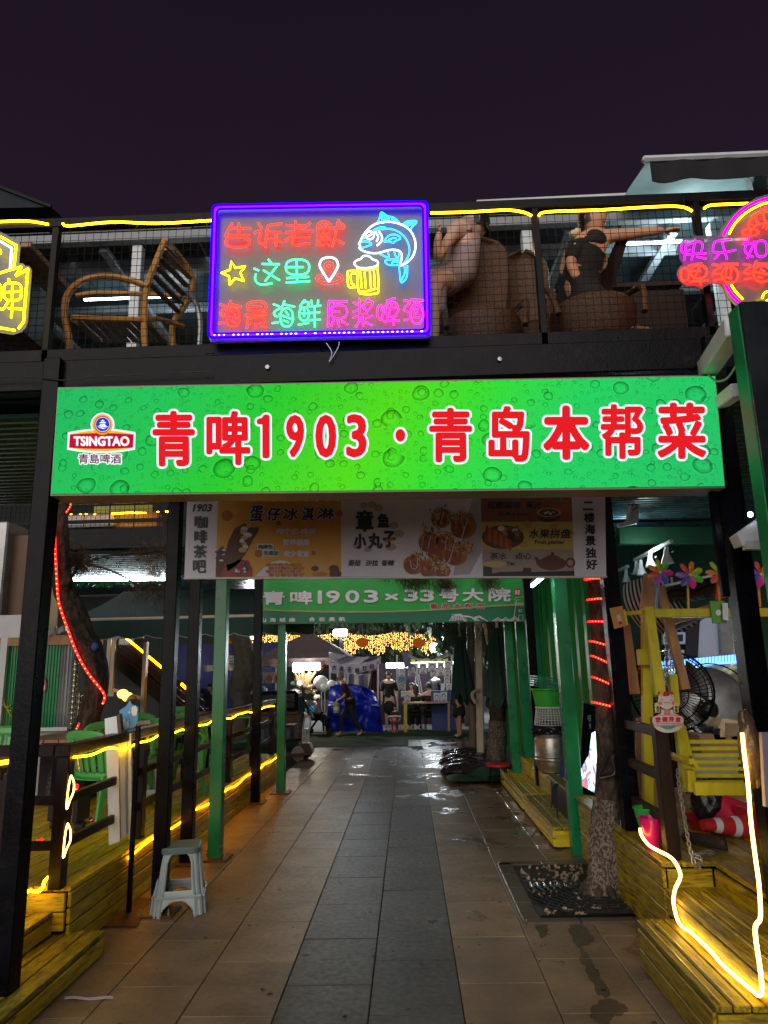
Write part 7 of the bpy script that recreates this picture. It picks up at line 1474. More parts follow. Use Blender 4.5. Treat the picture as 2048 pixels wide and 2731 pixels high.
def sfn(u, v):
 # u across stripes (left to right), v along (top to bottom)
 top = (400+u*330+120*u*u, 850-80*math.sin(u*2.2)); bot = (560+u*560, 1240+60*math.sin(u*3.14)-110*u*u); mid = (385+u*520-20, 1040+u*60)
 a = (1-v)**2*top[0]+2*v*(1-v)*mid[0]+v*v*bot[0]; b = (1-v)**2*top[1]+2*v*(1-v)*mid[1]+v*v*bot[1]; return R5(a, b, 6.35-.30*math.sin(v*3.14)*math.sin(.4+u*2.4)+.01*math.sin(u*40))
ob = MB().grid(sfn, 60, 24).build('cloth', SM, sc_, smooth=True); at_ = ob.data.attributes.new('st', 'FLOAT', 'POINT')
for i in range(len(ob.data.vertices)): at_.data[i].value = (i % 61)/60
ob2 = MB().grid(lambda u, v: R5(820+u*330, 1270-u*160-v*(40+60*u), 6.2-.1*math.sin(v*3)), 20, 8).build('lower_fold', SM, sc_, smooth=True); at_ = ob2.data.attributes.new('st', 'FLOAT', 'POINT')
for i in range(len(ob2.data.vertices)): at_.data[i].value = (i // 21)/9*.5
MB().grid(lambda u, v: R5(640+u*620, 870-u*100+v*(150+40*u)+12*math.sin(u*13), 6.1-.15*math.sin(v*3.14)), 30, 10).build('black_cover', bg_, sc_, smooth=True)
MB().bar(R5(700, 870, 6.0), R5(1170, 768, 6.0), .02, .02).build('white_edge', M['white_steel'], sc_)
# ---- ceiling things: router box, track lights, beam
rt = thing('router_box', 'white junction box with cables on the corrugated ceiling at upper right', 'junction box', tuple(R5(490, 230, 6.9))); MB().prism([R5(a, b, 6.9) for a, b in ((465, 150), (540, 150), (530, 300), (450, 290))][::-1], V(0, .12, 0)).build('box', M['white_plastic'], rt)
MB().tube(curve_pts([R5(440, 150, 6.88), R5(430, 210, 6.86), R5(445, 270, 6.86), R5(400, 310, 6.88), R5(350, 320, 6.9)], 5), .010, 6).build('cable', M['white_plastic'], rt); MB().bar(R5(350, 330, 6.9), R5(510, 300, 6.9), .04, .04).build('pipe', M['white_plastic'], rt); MB().tube(curve_pts([R5(470, 160, 6.85), R5(500, 140, 6.84), R5(520, 170, 6.84), R5(480, 200, 6.85)], 4), .006, 5).build('cable', M['black_plastic'], rt)
tkl = thing('track_light_rail', 'white ceiling track with five spot lamps above the pinwheels', 'track light', tuple(R5(600, 600, 8)))
for (a, b, y0), (c, d, y1) in ((((365, 722, 8.6)), (440, 685, 8.4)), ((497, 632, 8.2), (820, 465, 7.2))): MB().bar(R5(a, b, y0), R5(c, d, y1), .035, .03).build('track', M['white_steel'], tkl)
WSP = emit('warm_spot_face', (1, .93, .8), 2.6)
for a, b, y, s_ in ((780, 590, 7.3, .62), (635, 630, 7.7, .55), (555, 700, 8.0, .58), (515, 700, 8.2, .5), (425, 770, 8.5, .5)):
 p = R5(a, b+50*s_, y); h_ = R5(a, b-40*s_, y); MB().bar(h_+V(0, 0, .06), h_, .03, .03).build('stem', M['white_steel'], tkl); MB().lathe(p, [(.035*s_, .16*s_), (.045*s_, .08*s_), (.10*s_, -.06*s_), (.105*s_, -.08*s_)], 16).build('lamp_head', M['white_steel'], tkl, smooth=True); MB().lathe(p+V(0, 0, -.075*s_), [(.09*s_, 0), (0, 0)], 14).build('lamp_face', WSP, tkl)
 MB().bar(h_+V(.06, 0, .0), p+V(.06, 0, .12*s_), .02, .02).build('bracket_arm', M['white_steel'], tkl)
tag(MB().bar(R5(345, 420, 7.9), R5(1300, 420, 7.9), .12, .20, b=.01).build('green_beam', paint('dark_shop_green', (.006, .07, .03), .6)), 'green steel beam across the ceiling of the right terrace', 'beam')
# ---- shop behind: walls, freezer, panels
sh_ = thing('shop_interior', 'dark green shop interior behind the swing with a white panel and framed squares', 'shop', (4, 9, DR))
MB().box((4.6, 9.7, 2.0), (5.2, .08, 3.2)).build('back_wall', paint('dark_shop_green', (.006, .07, .03), .6), sh_); MB().prism([R5(1060, 1140, 8.3), R5(1420, 1130, 8.3), R5(1420, 1480, 8.3), R5(1050, 1480, 8.3)][::-1], V(0, .06, 0)).build('white_panel', M['white_board'], sh_)
MB().prism([R5(1240, 1130, 8.2), R5(1350, 1130, 8.2), R5(1355, 1450, 8.2), R5(1260, 1450, 8.2)][::-1], V(0, .05, 0)).build('steel_column', M['grey_steel'], sh_)
MB().prism([R5(945, 1150, 8.28), R5(1065, 1150, 8.28), R5(1050, 1470, 8.28), R5(940, 1470, 8.28)][::-1], V(0, .06, 0)).build('dark_panel', M['black_plastic'], sh_)
for a0, b0, a1, b1 in ((745, 1260, 940, 1365), (790, 1415, 930, 1490)): MB().prism([R5(a0, b0, 8.2), R5(a1, b0, 8.2), R5(a1, b1, 8.2), R5(a0, b1, 8.2)][::-1], V(0, .05, 0)).build('white_frame', M['white_plastic'], sh_); MB().prism([R5(a0+35, b0+25, 8.19), R5(a1-20, b0+20, 8.19), R5(a1-20, b1-25, 8.19), R5(a0+35, b1-20, 8.19)][::-1], V(0, .05, 0)).build('dark_square', M['black_plastic'], sh_)
fz = thing('display_freezer', 'glass display freezer with a blue lit header and painted-in golden reflections behind the fan', 'freezer', tuple(R5(1000, 1900, 7.4)))
blm = emit('cold_blue_header', (.10, .28, 1), 1.7)
MB().prism([R5(700, 1520, 7.4), R5(1400, 1455, 7.4), R5(1400, 1530, 7.4), R5(700, 1575, 7.4)][::-1], V(0, .10, 0)).build('header', blm, fz)
mb_ = MB()
for k in range(24): mb_.bar(R5(720+k*28, 1500-k*2, 7.37), R5(720+k*28, 1560-k*2, 7.37), .004, .004, up=(0, 1, 0))
mb_.build('header_grid', paint('navy_lines', (.01, .02, .1), .4), fz)
gold = mat('golden_reflection_sheet', (.52, .42, .14), .22, .35, .4, 14, .5, 30, col2=(.30, .34, .30), c2at=.5)  # gold reflections on the freezer glass are coloured into this sheet
MB().grid(lambda u, v: R5(560+u*840, 1570-40*u+v*200, 7.42+.03*math.sin(u*17)*math.sin(v*7)), 40, 10).build('goods', gold, fz, smooth=True); MB().prism([R5(560, 1770, 7.35), R5(1400, 1760, 7.35), R5(1400, 2500, 7.35), R5(560, 2500, 7.35)][::-1], V(0, .3, 0)).build('cabinet', M['grey_steel'], fz)
MB().bar(R5(560, 1775, 7.3), R5(1400, 1765, 7.3), .05, .03).build('chrome_trim', M['white_steel'], fz)
yw = thing('price_poster', 'small yellow price poster with blue writing left of the fan', 'poster', tuple(R5(490, 1680, 6.6)))
MB().prism([R5(420, 1540, 6.6), R5(560, 1540, 6.6), R5(552, 1675, 6.6), R5(424, 1675, 6.6)][::-1], V(0, .01, 0)).build('sheet', paint('poster_yellow', (.62, .48, .03), .5), yw)
R5P = lambda y: (lambda a, b: PY(a, b, y)); r5r = lambda a, b, c, d: (1540+a*.30621, 1300+b*.30621, 1540+c*.30621, 1300+d*.30621)
fat_text('poster_text', '一米', r5r(428, 1568, 510, 1618), R5P(6.59), paint('poster_blue', (.03, .05, .35), .5), yw, bold=1.0); fat_text('poster_text', '品牌大促', r5r(434, 1640, 510, 1660), R5P(6.59), paint('poster_mag', (.5, .04, .2), .5), yw, bold=.3)
oc = thing('hanging_menu_card', 'orange and yellow menu card tied to the left end of the yellow beam', 'card', tuple(R5(350, 1130, 5.45)))
MB().prism([R5(282, 1052, 5.45), R5(392, 1030, 5.45), R5(428, 1205, 5.45), R5(322, 1232, 5.45)][::-1], V(0, .008, 0)).build('card', paint('card_orange', (.48, .20, .04), .5), oc); MB().prism([R5(398, 1070, 5.46), R5(415, 1062, 5.46), R5(442, 1190, 5.46), R5(428, 1200, 5.46)][::-1], V(0, .008, 0)).build('card_edge', YC, oc)
OCP = lambda a, b: R5(a, b, 5.444); flat('pale_patch', [(340, 1110), (372, 1104), (390, 1180), (356, 1190)], OCP, paint('card_cream', (.5, .44, .28), .5), oc); disc('picture', (372, 1178), 16, 14, OCP, RDc, oc, lift=.002)
# ---- industrial fan
fn = thing('cage_fan', 'large industrial cage fan with black wire guard behind the yellow swing', 'fan', tuple(R6(850, 300, 6.2)))
fc = R5(815, 1775, 6.2); FR = .33; fax = Matrix.Rotation(R(-24), 3, 'Z')@Matrix.Rotation(R(8), 3, 'X')
wires = MB()
for k in range(56):
 a = k*2*math.pi/56; wires.tube([fc+fax@V(math.cos(a)*r, -dep, math.sin(a)*r) for r, dep in ((.04, .12), (.13, .115), (.23, .10), (.31, .06), (.33, .0))], .0028, 4, cap=False)
for r, dep in ((.04, .12), (.14, .112), (.23, .10), (.33, .0), (.315, .05)): wires.tube([fc+fax@V(math.cos(k*.1745)*r, -dep, math.sin(k*.1745)*r) for k in range(36)], .005 if r != .33 else .010, 5, closed=True)
wires.build('front_guard', M['black_steel'], fn)
back = MB()
for k in range(40):
 a = k*2*math.pi/40; back.tube([fc+fax@V(math.cos(a)*r, dep, math.sin(a)*r) for r, dep in ((.06, .12), (.22, .10), (.33, .0))], .0025, 3, cap=False)
back.build('rear_guard', M['black_steel'], fn)
for k in range(3):
 a = k*2.094+.4; MB().grid(lambda u, v: fc+fax@V(math.cos(a+(v-.5)*.9*(.5+u))*(.05+u*.24), -.02+(v-.5)*.09, math.sin(a+(v-.5)*.9*(.5+u))*(.05+u*.24)), 8, 6).build('blade', paint('dark_blade', (.05, .05, .05), .4), fn, smooth=True, solid=.003)
MB().lathe(fc, [(0, -.08), (.06, -.07), (.08, 0), (.08, .12), (0, .14)], 16, fax@Matrix.Rotation(R(90), 3, 'X')).build('motor', M['black_plastic'], fn, smooth=True)
MB().tube([fc+V(0, .1, -.05), V(fc.x, fc.y+.1, DR)], .025, 8).build('stand', M['black_steel'], fn); MB().lathe((fc.x, fc.y+.1, DR), [(.25, 0), (.25, .02), (.05, .05), (0, .05)], 20).build('base', M['black_steel'], fn)
# second, grey disc-like fan behind
f2 = thing('round_heater', 'round grey reflector disc with a black hub in front of the freezer', 'reflector', tuple(R9(500, 650, 6.6))); c2_ = R9(420, 640, 6.6)
MB().lathe(c2_, [(0, .05), (.12, .045), (.30, .02), (.36, -.02)], 36, Matrix.Rotation(R(80), 3, 'X')).build('dish', M['grey_steel'], f2, smooth=True); MB().sph(R9(350, 680, 6.45), .10, 12, 8, (.9, .8, .9)).build('hub', M['black_plastic'], f2, smooth=True); MB().tube([c2_+V(math.cos(k*.2)*.38, -.03, math.sin(k*.2)*.38) for k in range(32)], .006, 5, closed=True).build('rim', M['black_steel'], f2)
# ---- clutter on and under the bench
CB = mat('cardboard_box', (.26, .17, .09), .85, 0, .2, 5, .1, 40)
for k, (a0, b0, a1, b1, y, rz, lab) in enumerate(((940, 1180, 1260, 1390, 6.0, .1, 'large brown cardboard box under the left part of the bench'), (1290, 1160, 1590, 1350, 6.1, -.15, 'cardboard box with an open flap under the middle of the bench'), (990, 1400, 1180, 1600, 5.8, .3, 'lower cardboard box leaning behind the red basin'), (1560, 1180, 1800, 1640, 6.2, 0, 'tall cardboard box at the right under the bench'), (1400, 1380, 1560, 1500, 6.0, .5, 'small cardboard box behind the red cone'))):
 A_ = R8(a0, b1, y); B_ = R8(a1, b0, y); w_, h_ = B_.x-A_.x, B_.z-A_.z; t = thing('cardboard_box', lab, 'box', ((A_.x+B_.x)/2, y, A_.z)); MB().box(((A_.x+B_.x)/2, y+.15, (A_.z+B_.z)/2), (w_, .3, h_), rz, b=.004).build('carton', CB, t)
 MB().prism([V(A_.x, y, B_.z), V(B_.x, y, B_.z), V(B_.x-.02, y-.10, B_.z+.05), V(A_.x+.02, y-.10, B_.z+.04)], V(0, 0, .004)).build('flap', CB, t); MB().box(((A_.x+B_.x)/2, y-.002, A_.z+h_*.5), (w_*.25, .004, h_*.12), rz).build('printed_mark', PB, t)
rc = thing('traffic_cone', 'red and white striped traffic cone lying on its side on the right deck', 'traffic cone', tuple(R8(1400, 1650, 5.3)))
a = R8(1180, 1605, 5.25); b_ = R8(1760, 1640, 5.35); ax = (b_-a); ang = ax.to_track_quat('Z', 'Y').to_matrix(); LL_ = ax.length; RC = paint('cone_red', (.55, .02, .03), .4)
prf = [(.03, 0), (.035, .02), (.075, 1.)]
segs = [(0, .22, RC), (.22, .36, WHC), (.36, .62, RC), (.62, .76, WHC), (.76, 1, RC)]
for s0, s1, m_ in segs: MB().lathe(a, [(.035+.045*s0, s0*LL_), (.035+.045*s1, s1*LL_)], 20, ang).build('cone_band', m_, rc, smooth=True)
MB().box(b_, (.02, .26, .26), ang@Matrix.Rotation(R(90), 3, 'Y'), b=.01).build('cone_base', RC, rc)
rb = thing('red_basin', 'red plastic basin holding a black bag on the right deck', 'basin', tuple(R8(1240, 1540, 5.5))); c = R8(1235, 1540, 5.6); MB().lathe(c+V(0, 0, -.08), [(.10, 0), (.16, .10), (.17, .105), (.155, .10), (.09, .01)], 24).build('basin', RC, rb, smooth=True); blob(c+V(.02, 0, .1), .13, (.8, .7, 1.3), 31).build('black_bag', bg_, rb, smooth=True)
rk_ = thing('red_cone', 'second red plastic cone standing tilted at the right end of the deck', 'traffic cone', tuple(R8(1560, 1560, 5.6))); MB().lathe(R8(1560, 1600, 5.6), [(.24, 0), (.06, .2), (.03, .24), (0, .24)], 20, Matrix.Rotation(R(-25), 3, 'Y')).build('cone', paint('cone_pink', (.6, .02, .06), .35), rk_, smooth=True)
bk = thing('toy_bucket', 'magenta toy bucket standing by the railing post at the top of the right steps', 'bucket', (1.6, 5.0, DR))
def bucket(t, base, r0, r1, h, m, tilt=0.): MB().lathe(base, [(0, 0), (r0, 0), (r1, h), (r1*1.07, h), (r1*1.07, h+.01), (r1*.96, h+.008), (r0*.93, .01), (0, .01)], 28, Matrix.Rotation(tilt, 3, 'Y')).build('pail', m, t, smooth=True, ang=45)
b0 = V(1.555, 5.02, DR); w_ = .072; hb_ = .19
bucket(bk, b0, w_*.58, w_, hb_, paint('magenta_plastic', (.55, .01, .16), .25))
b2 = thing('toy_bucket', 'green toy bucket stacked behind the magenta one', 'bucket', tuple(b0+V(0, .12, 0))); bucket(b2, b0+V(.02, .16, hb_*.55), w_*.7, w_*1.05, hb_*.62, paint('leaf_green_plastic', (.03, .33, .06), .3))
b3_ = thing('toy_bucket', 'coral toy cup half hidden behind the railing post', 'bucket', tuple(b0+V(w_, .06, 0))); bucket(b3_, b0+V(w_*.95, .1, .02), w_*.3, w_*.5, hb_*.95, paint('coral_plastic', (.65, .18, .10), .3))
tag(MB().tube(curve_pts([R8(950, 1780, 5.2), R8(1120, 1790, 5.1), R8(1300, 1840, 5.0), R8(1430, 1870, 4.9), R8(1490, 1870, 4.88)], 5), [.035]*20+[.05], 8).build('black_hose', M['rubber'], smooth=True), 'black hose with a thick nozzle lying on the right deck', 'hose')
# toy truck & black bag on the box behind the bench
tk_ = thing('wooden_toy_truck', 'pale wooden toy truck standing on a box above the yellow bench', 'toy truck', tuple(R9(820, 1210, 5.9))); WD = mat('pale_birch', (.55, .44, .28), .6, 0, .15, 6, .1, 50)
MB().prism([R9(a, b, 5.9) for a, b in ((565, 1000), (640, 860), (700, 870), (860, 900), (1060, 905), (1060, 1220), (600, 1225), (570, 1120))][::-1], V(0, .25, 0)).build('truck_body', WD, tk_); MB().prism([R9(a, b, 5.885) for a, b in ((705, 945), (1060, 955), (1060, 1200), (715, 1210))][::-1], V(0, .01, 0)).build('side_panel', CB, tk_)
for x in (590, 920): MB().lathe(R9(x, 1180, 5.9), [(0, -.03), (.05, -.03), (.05, .0), (0, .0)], 16, Matrix.Rotation(R(90), 3, 'X')).build('wheel', M['dark_wood'], tk_)
for a, b in ((600, 960), (615, 920), (635, 885)): MB().bar(R9(a-15, b+8, 5.88), R9(a+40, b-22, 5.88), .01, .008).build('grille_bar', WD, tk_)
MB().box(R9(800, 1330, 6.05), (.6, .3, .16), b=.005).build('box_under', CB, tk_)
tag(MB().prism([R9(a, b, 6.0) for a, b in ((215, 1250), (240, 1040), (560, 1000), (565, 1250))][::-1], V(0, .25, 0)).build('black_bag', bg_), 'black satchel with white studs behind the yellow bench', 'bag')
# ---- lucky cat sign on the railing post
Kc = lambda a, b, d=0.: PY(1680+a*.1085, 1840+b*.1085, 4.72-d)
ks = thing('lucky_cat_sign', 'beckoning cat sign reading that the air conditioning is on, fixed to the railing post', 'sign', tuple(Kc(930, 1050)))
def kf(nm, pts, m, lf, th=.003): return MB().prism([Kc(a, b, lf) for a, b in pts][::-1], V(0, th, 0)).build(nm, m, ks)
def ko(nm, c, rx, ry, m, lf, n=24, p=2): return kf(nm, [(a, b) for a, b in oval(c[0], c[1], rx, ry, n, p)][::-1] if False else oval(c[0], c[1], rx, ry, n, p), m, lf)
PKW = paint('pink_white', (.58, .46, .46), .3); CRM = paint('cream_sign', (.52, .50, .44), .3); REDS = paint('sign_red', (.45, .02, .03), .3); TEA = paint('sign_teal', (.06, .28, .32), .3); TAN = paint('sign_tan', (.55, .42, .20), .3); PNK = paint('sign_pink', (.55, .14, .16), .3)
ko('round_backing', (935, 800), 370, 255, CRM, .000); kf('teal_wave', [(720, 880)]+[(720+i*50, 880+ (90*math.sin(math.pi*i/9))) for i in range(1, 9)]+[(1150, 880)], TEA, .004)
ko('name_plate_edge', (935, 750), 390, 138, REDS, .006, 32, 3.4); ko('name_plate', (935, 750), 378, 127, PKW, .009, 32, 3.4)
kf('cat_body', [(775, 480), (1050, 480), (1070, 540), (1050, 612), (780, 612), (770, 540)], PKW, .008); kf('cat_bib', [(850, 490), (980, 490), (1000, 605), (835, 605)], PNK, .010)
kf('cat_head', [(715, 120), (755, 95), (810, 150), (950, 150), (1010, 95), (1060, 110), (1085, 260), (1090, 340), (1040, 430), (960, 480), (860, 480), (780, 430), (700, 350), (700, 250)], PKW, .011)
kf('ear', [(735, 150), (752, 115), (785, 160)], PNK, .014); kf('ear', [(1010, 160), (1030, 115), (1048, 160)], PNK, .014); ko('red_hat', (880, 95), 62, 66, REDS, .013); ko('hat_knob', (712, 80), 36, 38, REDS, .012); ko('hat_knob', (1035, 82), 38, 38, REDS, .012); ko('cheek', (748, 320), 42, 44, PNK, .0145); ko('cheek', (1060, 318), 36, 42, PNK, .0145)
ko('muzzle', (905, 420), 120, 50, CRM, .0145)
for pts in ([(740, 243), (780, 232), (825, 250)], [(985, 250), (1020, 235), (1055, 248)], [(830, 300), (865, 320), (900, 300), (935, 320), (975, 300)], [(775, 455), (830, 485), (910, 495), (1000, 485), (1045, 455)]): MB().tube([Kc(a, b, .018) for a, b in pts], .0012, 4).build('drawn_line', PB if pts[0][1] < 400 else REDS, ks)
for x in (672, 1130): kf('wooden_tag', [(x-58, 330), (x-20, 312), (x+20, 312), (x+62, 330), (x+66, 555), (x-50, 560)], TAN, .012)
def kt(s_, r, m_, bd): fat_text('sign_text', s_, (1680+r[0]*.1085, 1840+r[1]*.1085, 1680+r[2]*.1085, 1840+r[3]*.1085), lambda a, b: PY(a, b, 4.72-.014), m_, ks, bold=bd, lift=.003)
kt('進', (645, 395, 712, 460), PB, .2); kt('店', (650, 470, 718, 535), PB, .2); kt('暴', (1098, 395, 1165, 455), PB, .2); kt('富', (1100, 470, 1168, 535), PB, .2)
for i, ch in enumerate('空调开放'): kt(ch, (620+i*165, 660, 750+i*165, 785), REDS, .9)
kt('Air conditioning open', (638, 812, 1258, 846), REDS, .12); ko('bell', (912, 530), 32, 34, TAN, .014); ko('bell_slot', (915, 532), 9, 10, PB, .0175)
# white board at the far right edge
tag(MB().prism([R9(1412, 1135, 3.72), R9(1800, 1120, 3.72), R9(1800, 2600, 3.72), R9(1490, 2600, 3.72)][::-1], V(0, .03, 0)).build('lilac_board', paint('lilac_board', (.34, .30, .46), .5)), 'pale lilac board standing at the right edge below the pylon', 'board')
tag(blob(R9(1180, 1450, 3.86), .07, (.75, .7, 2.6), 44, 24, 20, .12).build('plastic_wrap', mat('brown_tape_wrap', (.13, .08, .05), .12, 0, .4, 12, .8, 20), smooth=True), 'crinkled plastic wrap round the right gate post beside the LED rope', 'plastic wrap')
# interior lights of the right terrace (track lights plus an added fill)
# ================================================================ MARKET AT THE END OF THE WALKWAY
C3 = lambda a, b, y: PY(780+a*.28933, 1680+b*.28933, y)
GR = mat('green_turf_mat', (.012, .05, .012), .95, 0, .3, 14, .5, 120)
tf = MB().quad((-6.5, 16.75, .01), (-.05, 16.85, .01), (-.05, 21, .01), (-6.5, 21, .01)).build('turf_mat', GR); tag(tf, kind='structure')
tf = MB().quad((-.05, 18.2, .006), (4.5, 18.2, .006), (4.5, 21, .006), (-.05, 21, .006)).build('turf_mat', GR); tag(tf, kind='structure')
plz = MB().quad((-30, 20.8, .002), (30, 20.8, .002), (30, 60, .002), (-30, 60, .002)).build('plaza', mat('pale_plaza_paving', (.18, .17, .17), .5, 0, .25, 2, .1, 40)); tag(plz, kind='structure')
nb = MB().quad((-60, 44, 0), (60, 44, 0), (60, 44, 14), (-60, 44, 14)).build('night_backdrop', mat('dark_distant_trees', (.006, .010, .008), .95, 0, .5, .8, 0)); tag(nb, kind='structure')
# fairy light curtain (far beyond counting)
fl = MB(); random.seed(31); LY = 27.
for x_ in range(125):
 a = -560+x_*16;
 col_top = 60+14*math.sin(a*.011)-(a+560)*.012; ln_ = (90 if a < 480 else 190)*(.55+.45*abs(math.sin(a*.013+1)))+rnd(-20, 20)
 for k in range(int(ln_/7.5)):
  if random.random() < .80: p = C3(a+rnd(-4, 4), col_top+k*7.5+rnd(-2.5, 2.5), LY+rnd(-.8, .8)); s = rnd(.010, .020); fl.add([p+V(-s, 0, 0), p+V(s, 0, 0), p+V(0, 0, s*1.6), p+V(0, s, s*.5)], [(0, 1, 2), (0, 3, 2), (1, 3, 2), (0, 1, 3)])
tag(fl.build('fairy_light_curtain', emit('gold_fairy_bulbs', (1, .45, .10), 4.)), 'curtain of golden fairy lights hanging across the market', 'fairy lights', kind='stuff')
for k, (a, b, r, c) in enumerate(((200, 118, .24, 'red'), (645, 118, .22, 'orange'), (1165, 120, .22, 'orange'), (-540, 95, .24, 'orange'))):
 p = C3(a, b, 25.5); t = thing('lantern', ('red paper lantern glowing above the grey market tent', 'orange paper lantern among the fairy lights left of centre', 'orange paper lantern among the fairy lights near the right end', 'orange lantern beside the market tree at far left')[k], 'lantern', tuple(p)); MB().sph(p, r, 14, 10, (1, 1, .75)).build('lantern_body', emit('lantern_'+c+str(k), (.6, .05, .01) if c == 'red' else (.5, .10, .01), .22), t, smooth=True); MB().bar(p+V(0, 0, r*.7), p+V(0, 0, r*.7+.5), .02).build('cord', M['black_plastic'], t)
for k, (a, b, s, lab) in enumerate(((440, 26, .26, 'square white floodlight above the middle of the fairy lights'), (1405, 58, .32, 'bright white floodlight above the portrait stall'), (1345, 162, .30, 'oval white floodlight just under the one above the portrait stall'), (-395, 60, .22, 'row of white lamps behind the slim far green post'))):
 p = C3(a, b, 26); t = thing('floodlight', lab, 'floodlight', tuple(p)); MB().box(p, (s*2, .1, s), b=.05).build('lamp_face', emit('flood_white', (.85, .95, 1), 5) if k == 0 else fw, t); fw = t.children[0].data.materials[0]; MB().box(p+V(0, .12, 0), (s*2.1, .12, s*1.15), b=.02).build('housing', M['black_steel'], t); MB().bar((p.x, p.y+.2, 0), (p.x, p.y+.2, p.z), .10).build('lamp_post', M['black_steel'], t)
# grey tent at left
def tent(label, x0, x1, y0, y1, ze, zp, m, legs=True, val=.22):
 t = thing('market_tent', label, 'tent', ((x0+x1)/2, (y0+y1)/2, 0)); xc, yc = (x0+x1)/2, (y0+y1)/2
 MB().grid(lambda u, v: V(x0+u*(x1-x0), y0+v*(y1-y0), ze+(zp-ze)*(1-max(abs(2*u-1), abs(2*v-1)))**.85), 16, 16).build('roof_cloth', m, t, smooth=False)
 for (a, b_) in (((x0, y0), (x1, y0)), ((x0, y0), (x0, y1)), ((x1, y0), (x1, y1))): MB().grid(lambda u, v: V(a[0]+(b_[0]-a[0])*u, a[1]+(b_[1]-a[1])*u+.02*math.sin(u*30), ze-v*val-.02*math.sin(u*40)*v), 40, 2).build('valance', m, t, smooth=True)
 if legs:
  for x in (x0+.05, x1-.05):
   for y in (y0+.05, y1-.05): MB().bar((x, y, 0), (x, y, ze), .05).build('leg', M['grey_steel'], t)
 return t
p0, p1 = C3(-330, 270, 21.5), C3(520, 255, 21.5)
tent('large grey-brown market tent left of the blue tarpaulin heap', p0.x, p1.x, 21.5, 24.5, p0.z, p0.z+.85, fabric('taupe_tent_cloth', (.10, .075, .08)))
# banners on cords
def cloth_card(parent, nm, pts, y, m): return MB().prism([C3(a, b, y) for a, b in pts][::-1], V(0, .02, 0)).build(nm, m, parent)
c1f = lambda a, b: (480+a*.22906, 1640+b*.22906)
wb = thing('bunting', 'hanging cream cloth squares with red characters left of the slim green post', 'bunting', tuple(C1(1050, 740, 20.8)))
for i, (ch, x) in enumerate(zip('捏小卖', (935, 1040, 1140))):
 MB().prism([C1(a, b, 20.8) for a, b in ((x-50, 670), (x+46, 668), (x+40, 798), (x-46, 796))][::-1], V(0, .02, 0)).build('cloth_square', fabric('cream_cloth', (.42, .33, .26)), wb)
 a, b = c1f(x-34, 695); c, d = c1f(x+30, 770); fat_text('cloth_character', ch, (a, b, c, d), lambda p_, q_: PY(p_, q_, 20.78), REDS, wb, bold=.7, lift=.01)
sl_ = thing('market_signboard', 'pale signboard with black characters beside the market tree', 'signboard', tuple(C1(630, 525, 22.5)))
MB().prism([C1(a, b, 22.5) for a, b in ((390, 470), (740, 470), (740, 560), (390, 570))][::-1], V(0, .03, 0)).build('board', fabric('pale_board_cloth', (.36, .36, .40)), sl_)
for i, ch in enumerate('二银柜'): a, b = c1f(575+i*52, 500); c, d = c1f(618+i*52, 545); fat_text('board_character', ch, (a, b, c, d), lambda p_, q_: PY(p_, q_, 22.48), PB, sl_, bold=.5, lift=.01)
tag(MB().grid(lambda u, v: C1(270+u*470, 590-20*u+v*(60+12*math.sin(u*11)), 22.3+.2*math.sin(u*17)), 30, 6).build('white_stall_cover', fabric('cream_tarp', (.45, .40, .33)), smooth=True), 'cream stall cover sheet hanging below the pale signboard', 'stall cover')
tr4 = thing('market_tree', 'bare crooked tree trunk standing among the stalls at far left', 'tree', tuple(C1(730, 980, 19.5)*1)); tr4.location.z = 0
b = C1(725, 985, 19.5); trunk(tr4, [V(b.x, 19.5, -.1), b, C1(690, 880, 19.5), C1(735, 760, 19.5), C1(760, 600, 19.5), C1(745, 420, 19.5), C1(700, 250, 19.5), C1(660, 150, 19.5)], [.32, .30, .28, .33, .27, .26, .25, .22], mat('pale_trunk', (.12, .095, .07), .9, 0, .4, 6, .8, 20), seed=12)
tuft(tr4, C1(700, 215, 19.5), .8, 700, NEED2)
# distant dark tree masses above the lights
for k, (a, b, r, y) in enumerate(((560, -60, 2.4, 30), (1000, -50, 2.6, 31), (1590, 40, 1.0, 22), (60, -80, 2.2, 30), (1480, -90, 2.4, 27))):
 t = thing('dark_tree', ('dark leafy tree over the left half of the fairy lights', 'dark leafy tree over the right half of the fairy lights', 'pale-lit drooping pine beside the portrait stall', 'dark leafy tree behind the left end of the green sign', 'dark leafy tree above the floodlights')[k], 'tree', (C3(a, b, y).x, y, 0)); c = C3(a, b, y); mb = MB()
 for q_ in range(900 if r > 2 else 700):
  d = V(random.gauss(0, 1), random.gauss(0, 1), random.gauss(0, .6)).normalized()*r*random.random()**.4; p = c+d; s = rnd(.07, .16); n = V(rnd(-1, 1), rnd(-1, 1), rnd(-1, 1)).normalized(); o_ = n.orthogonal().normalized()*s; mb.add([p-o_, p+o_, p+n.cross(o_)*1.3+V(0, 0, -s)], [(0, 1, 2)])
 mb.build('crown', NEED2, t); MB().tube([V(c.x, y, 0), V(c.x, y, c.z)], .14, 7).build('trunk', M['bark'], t)
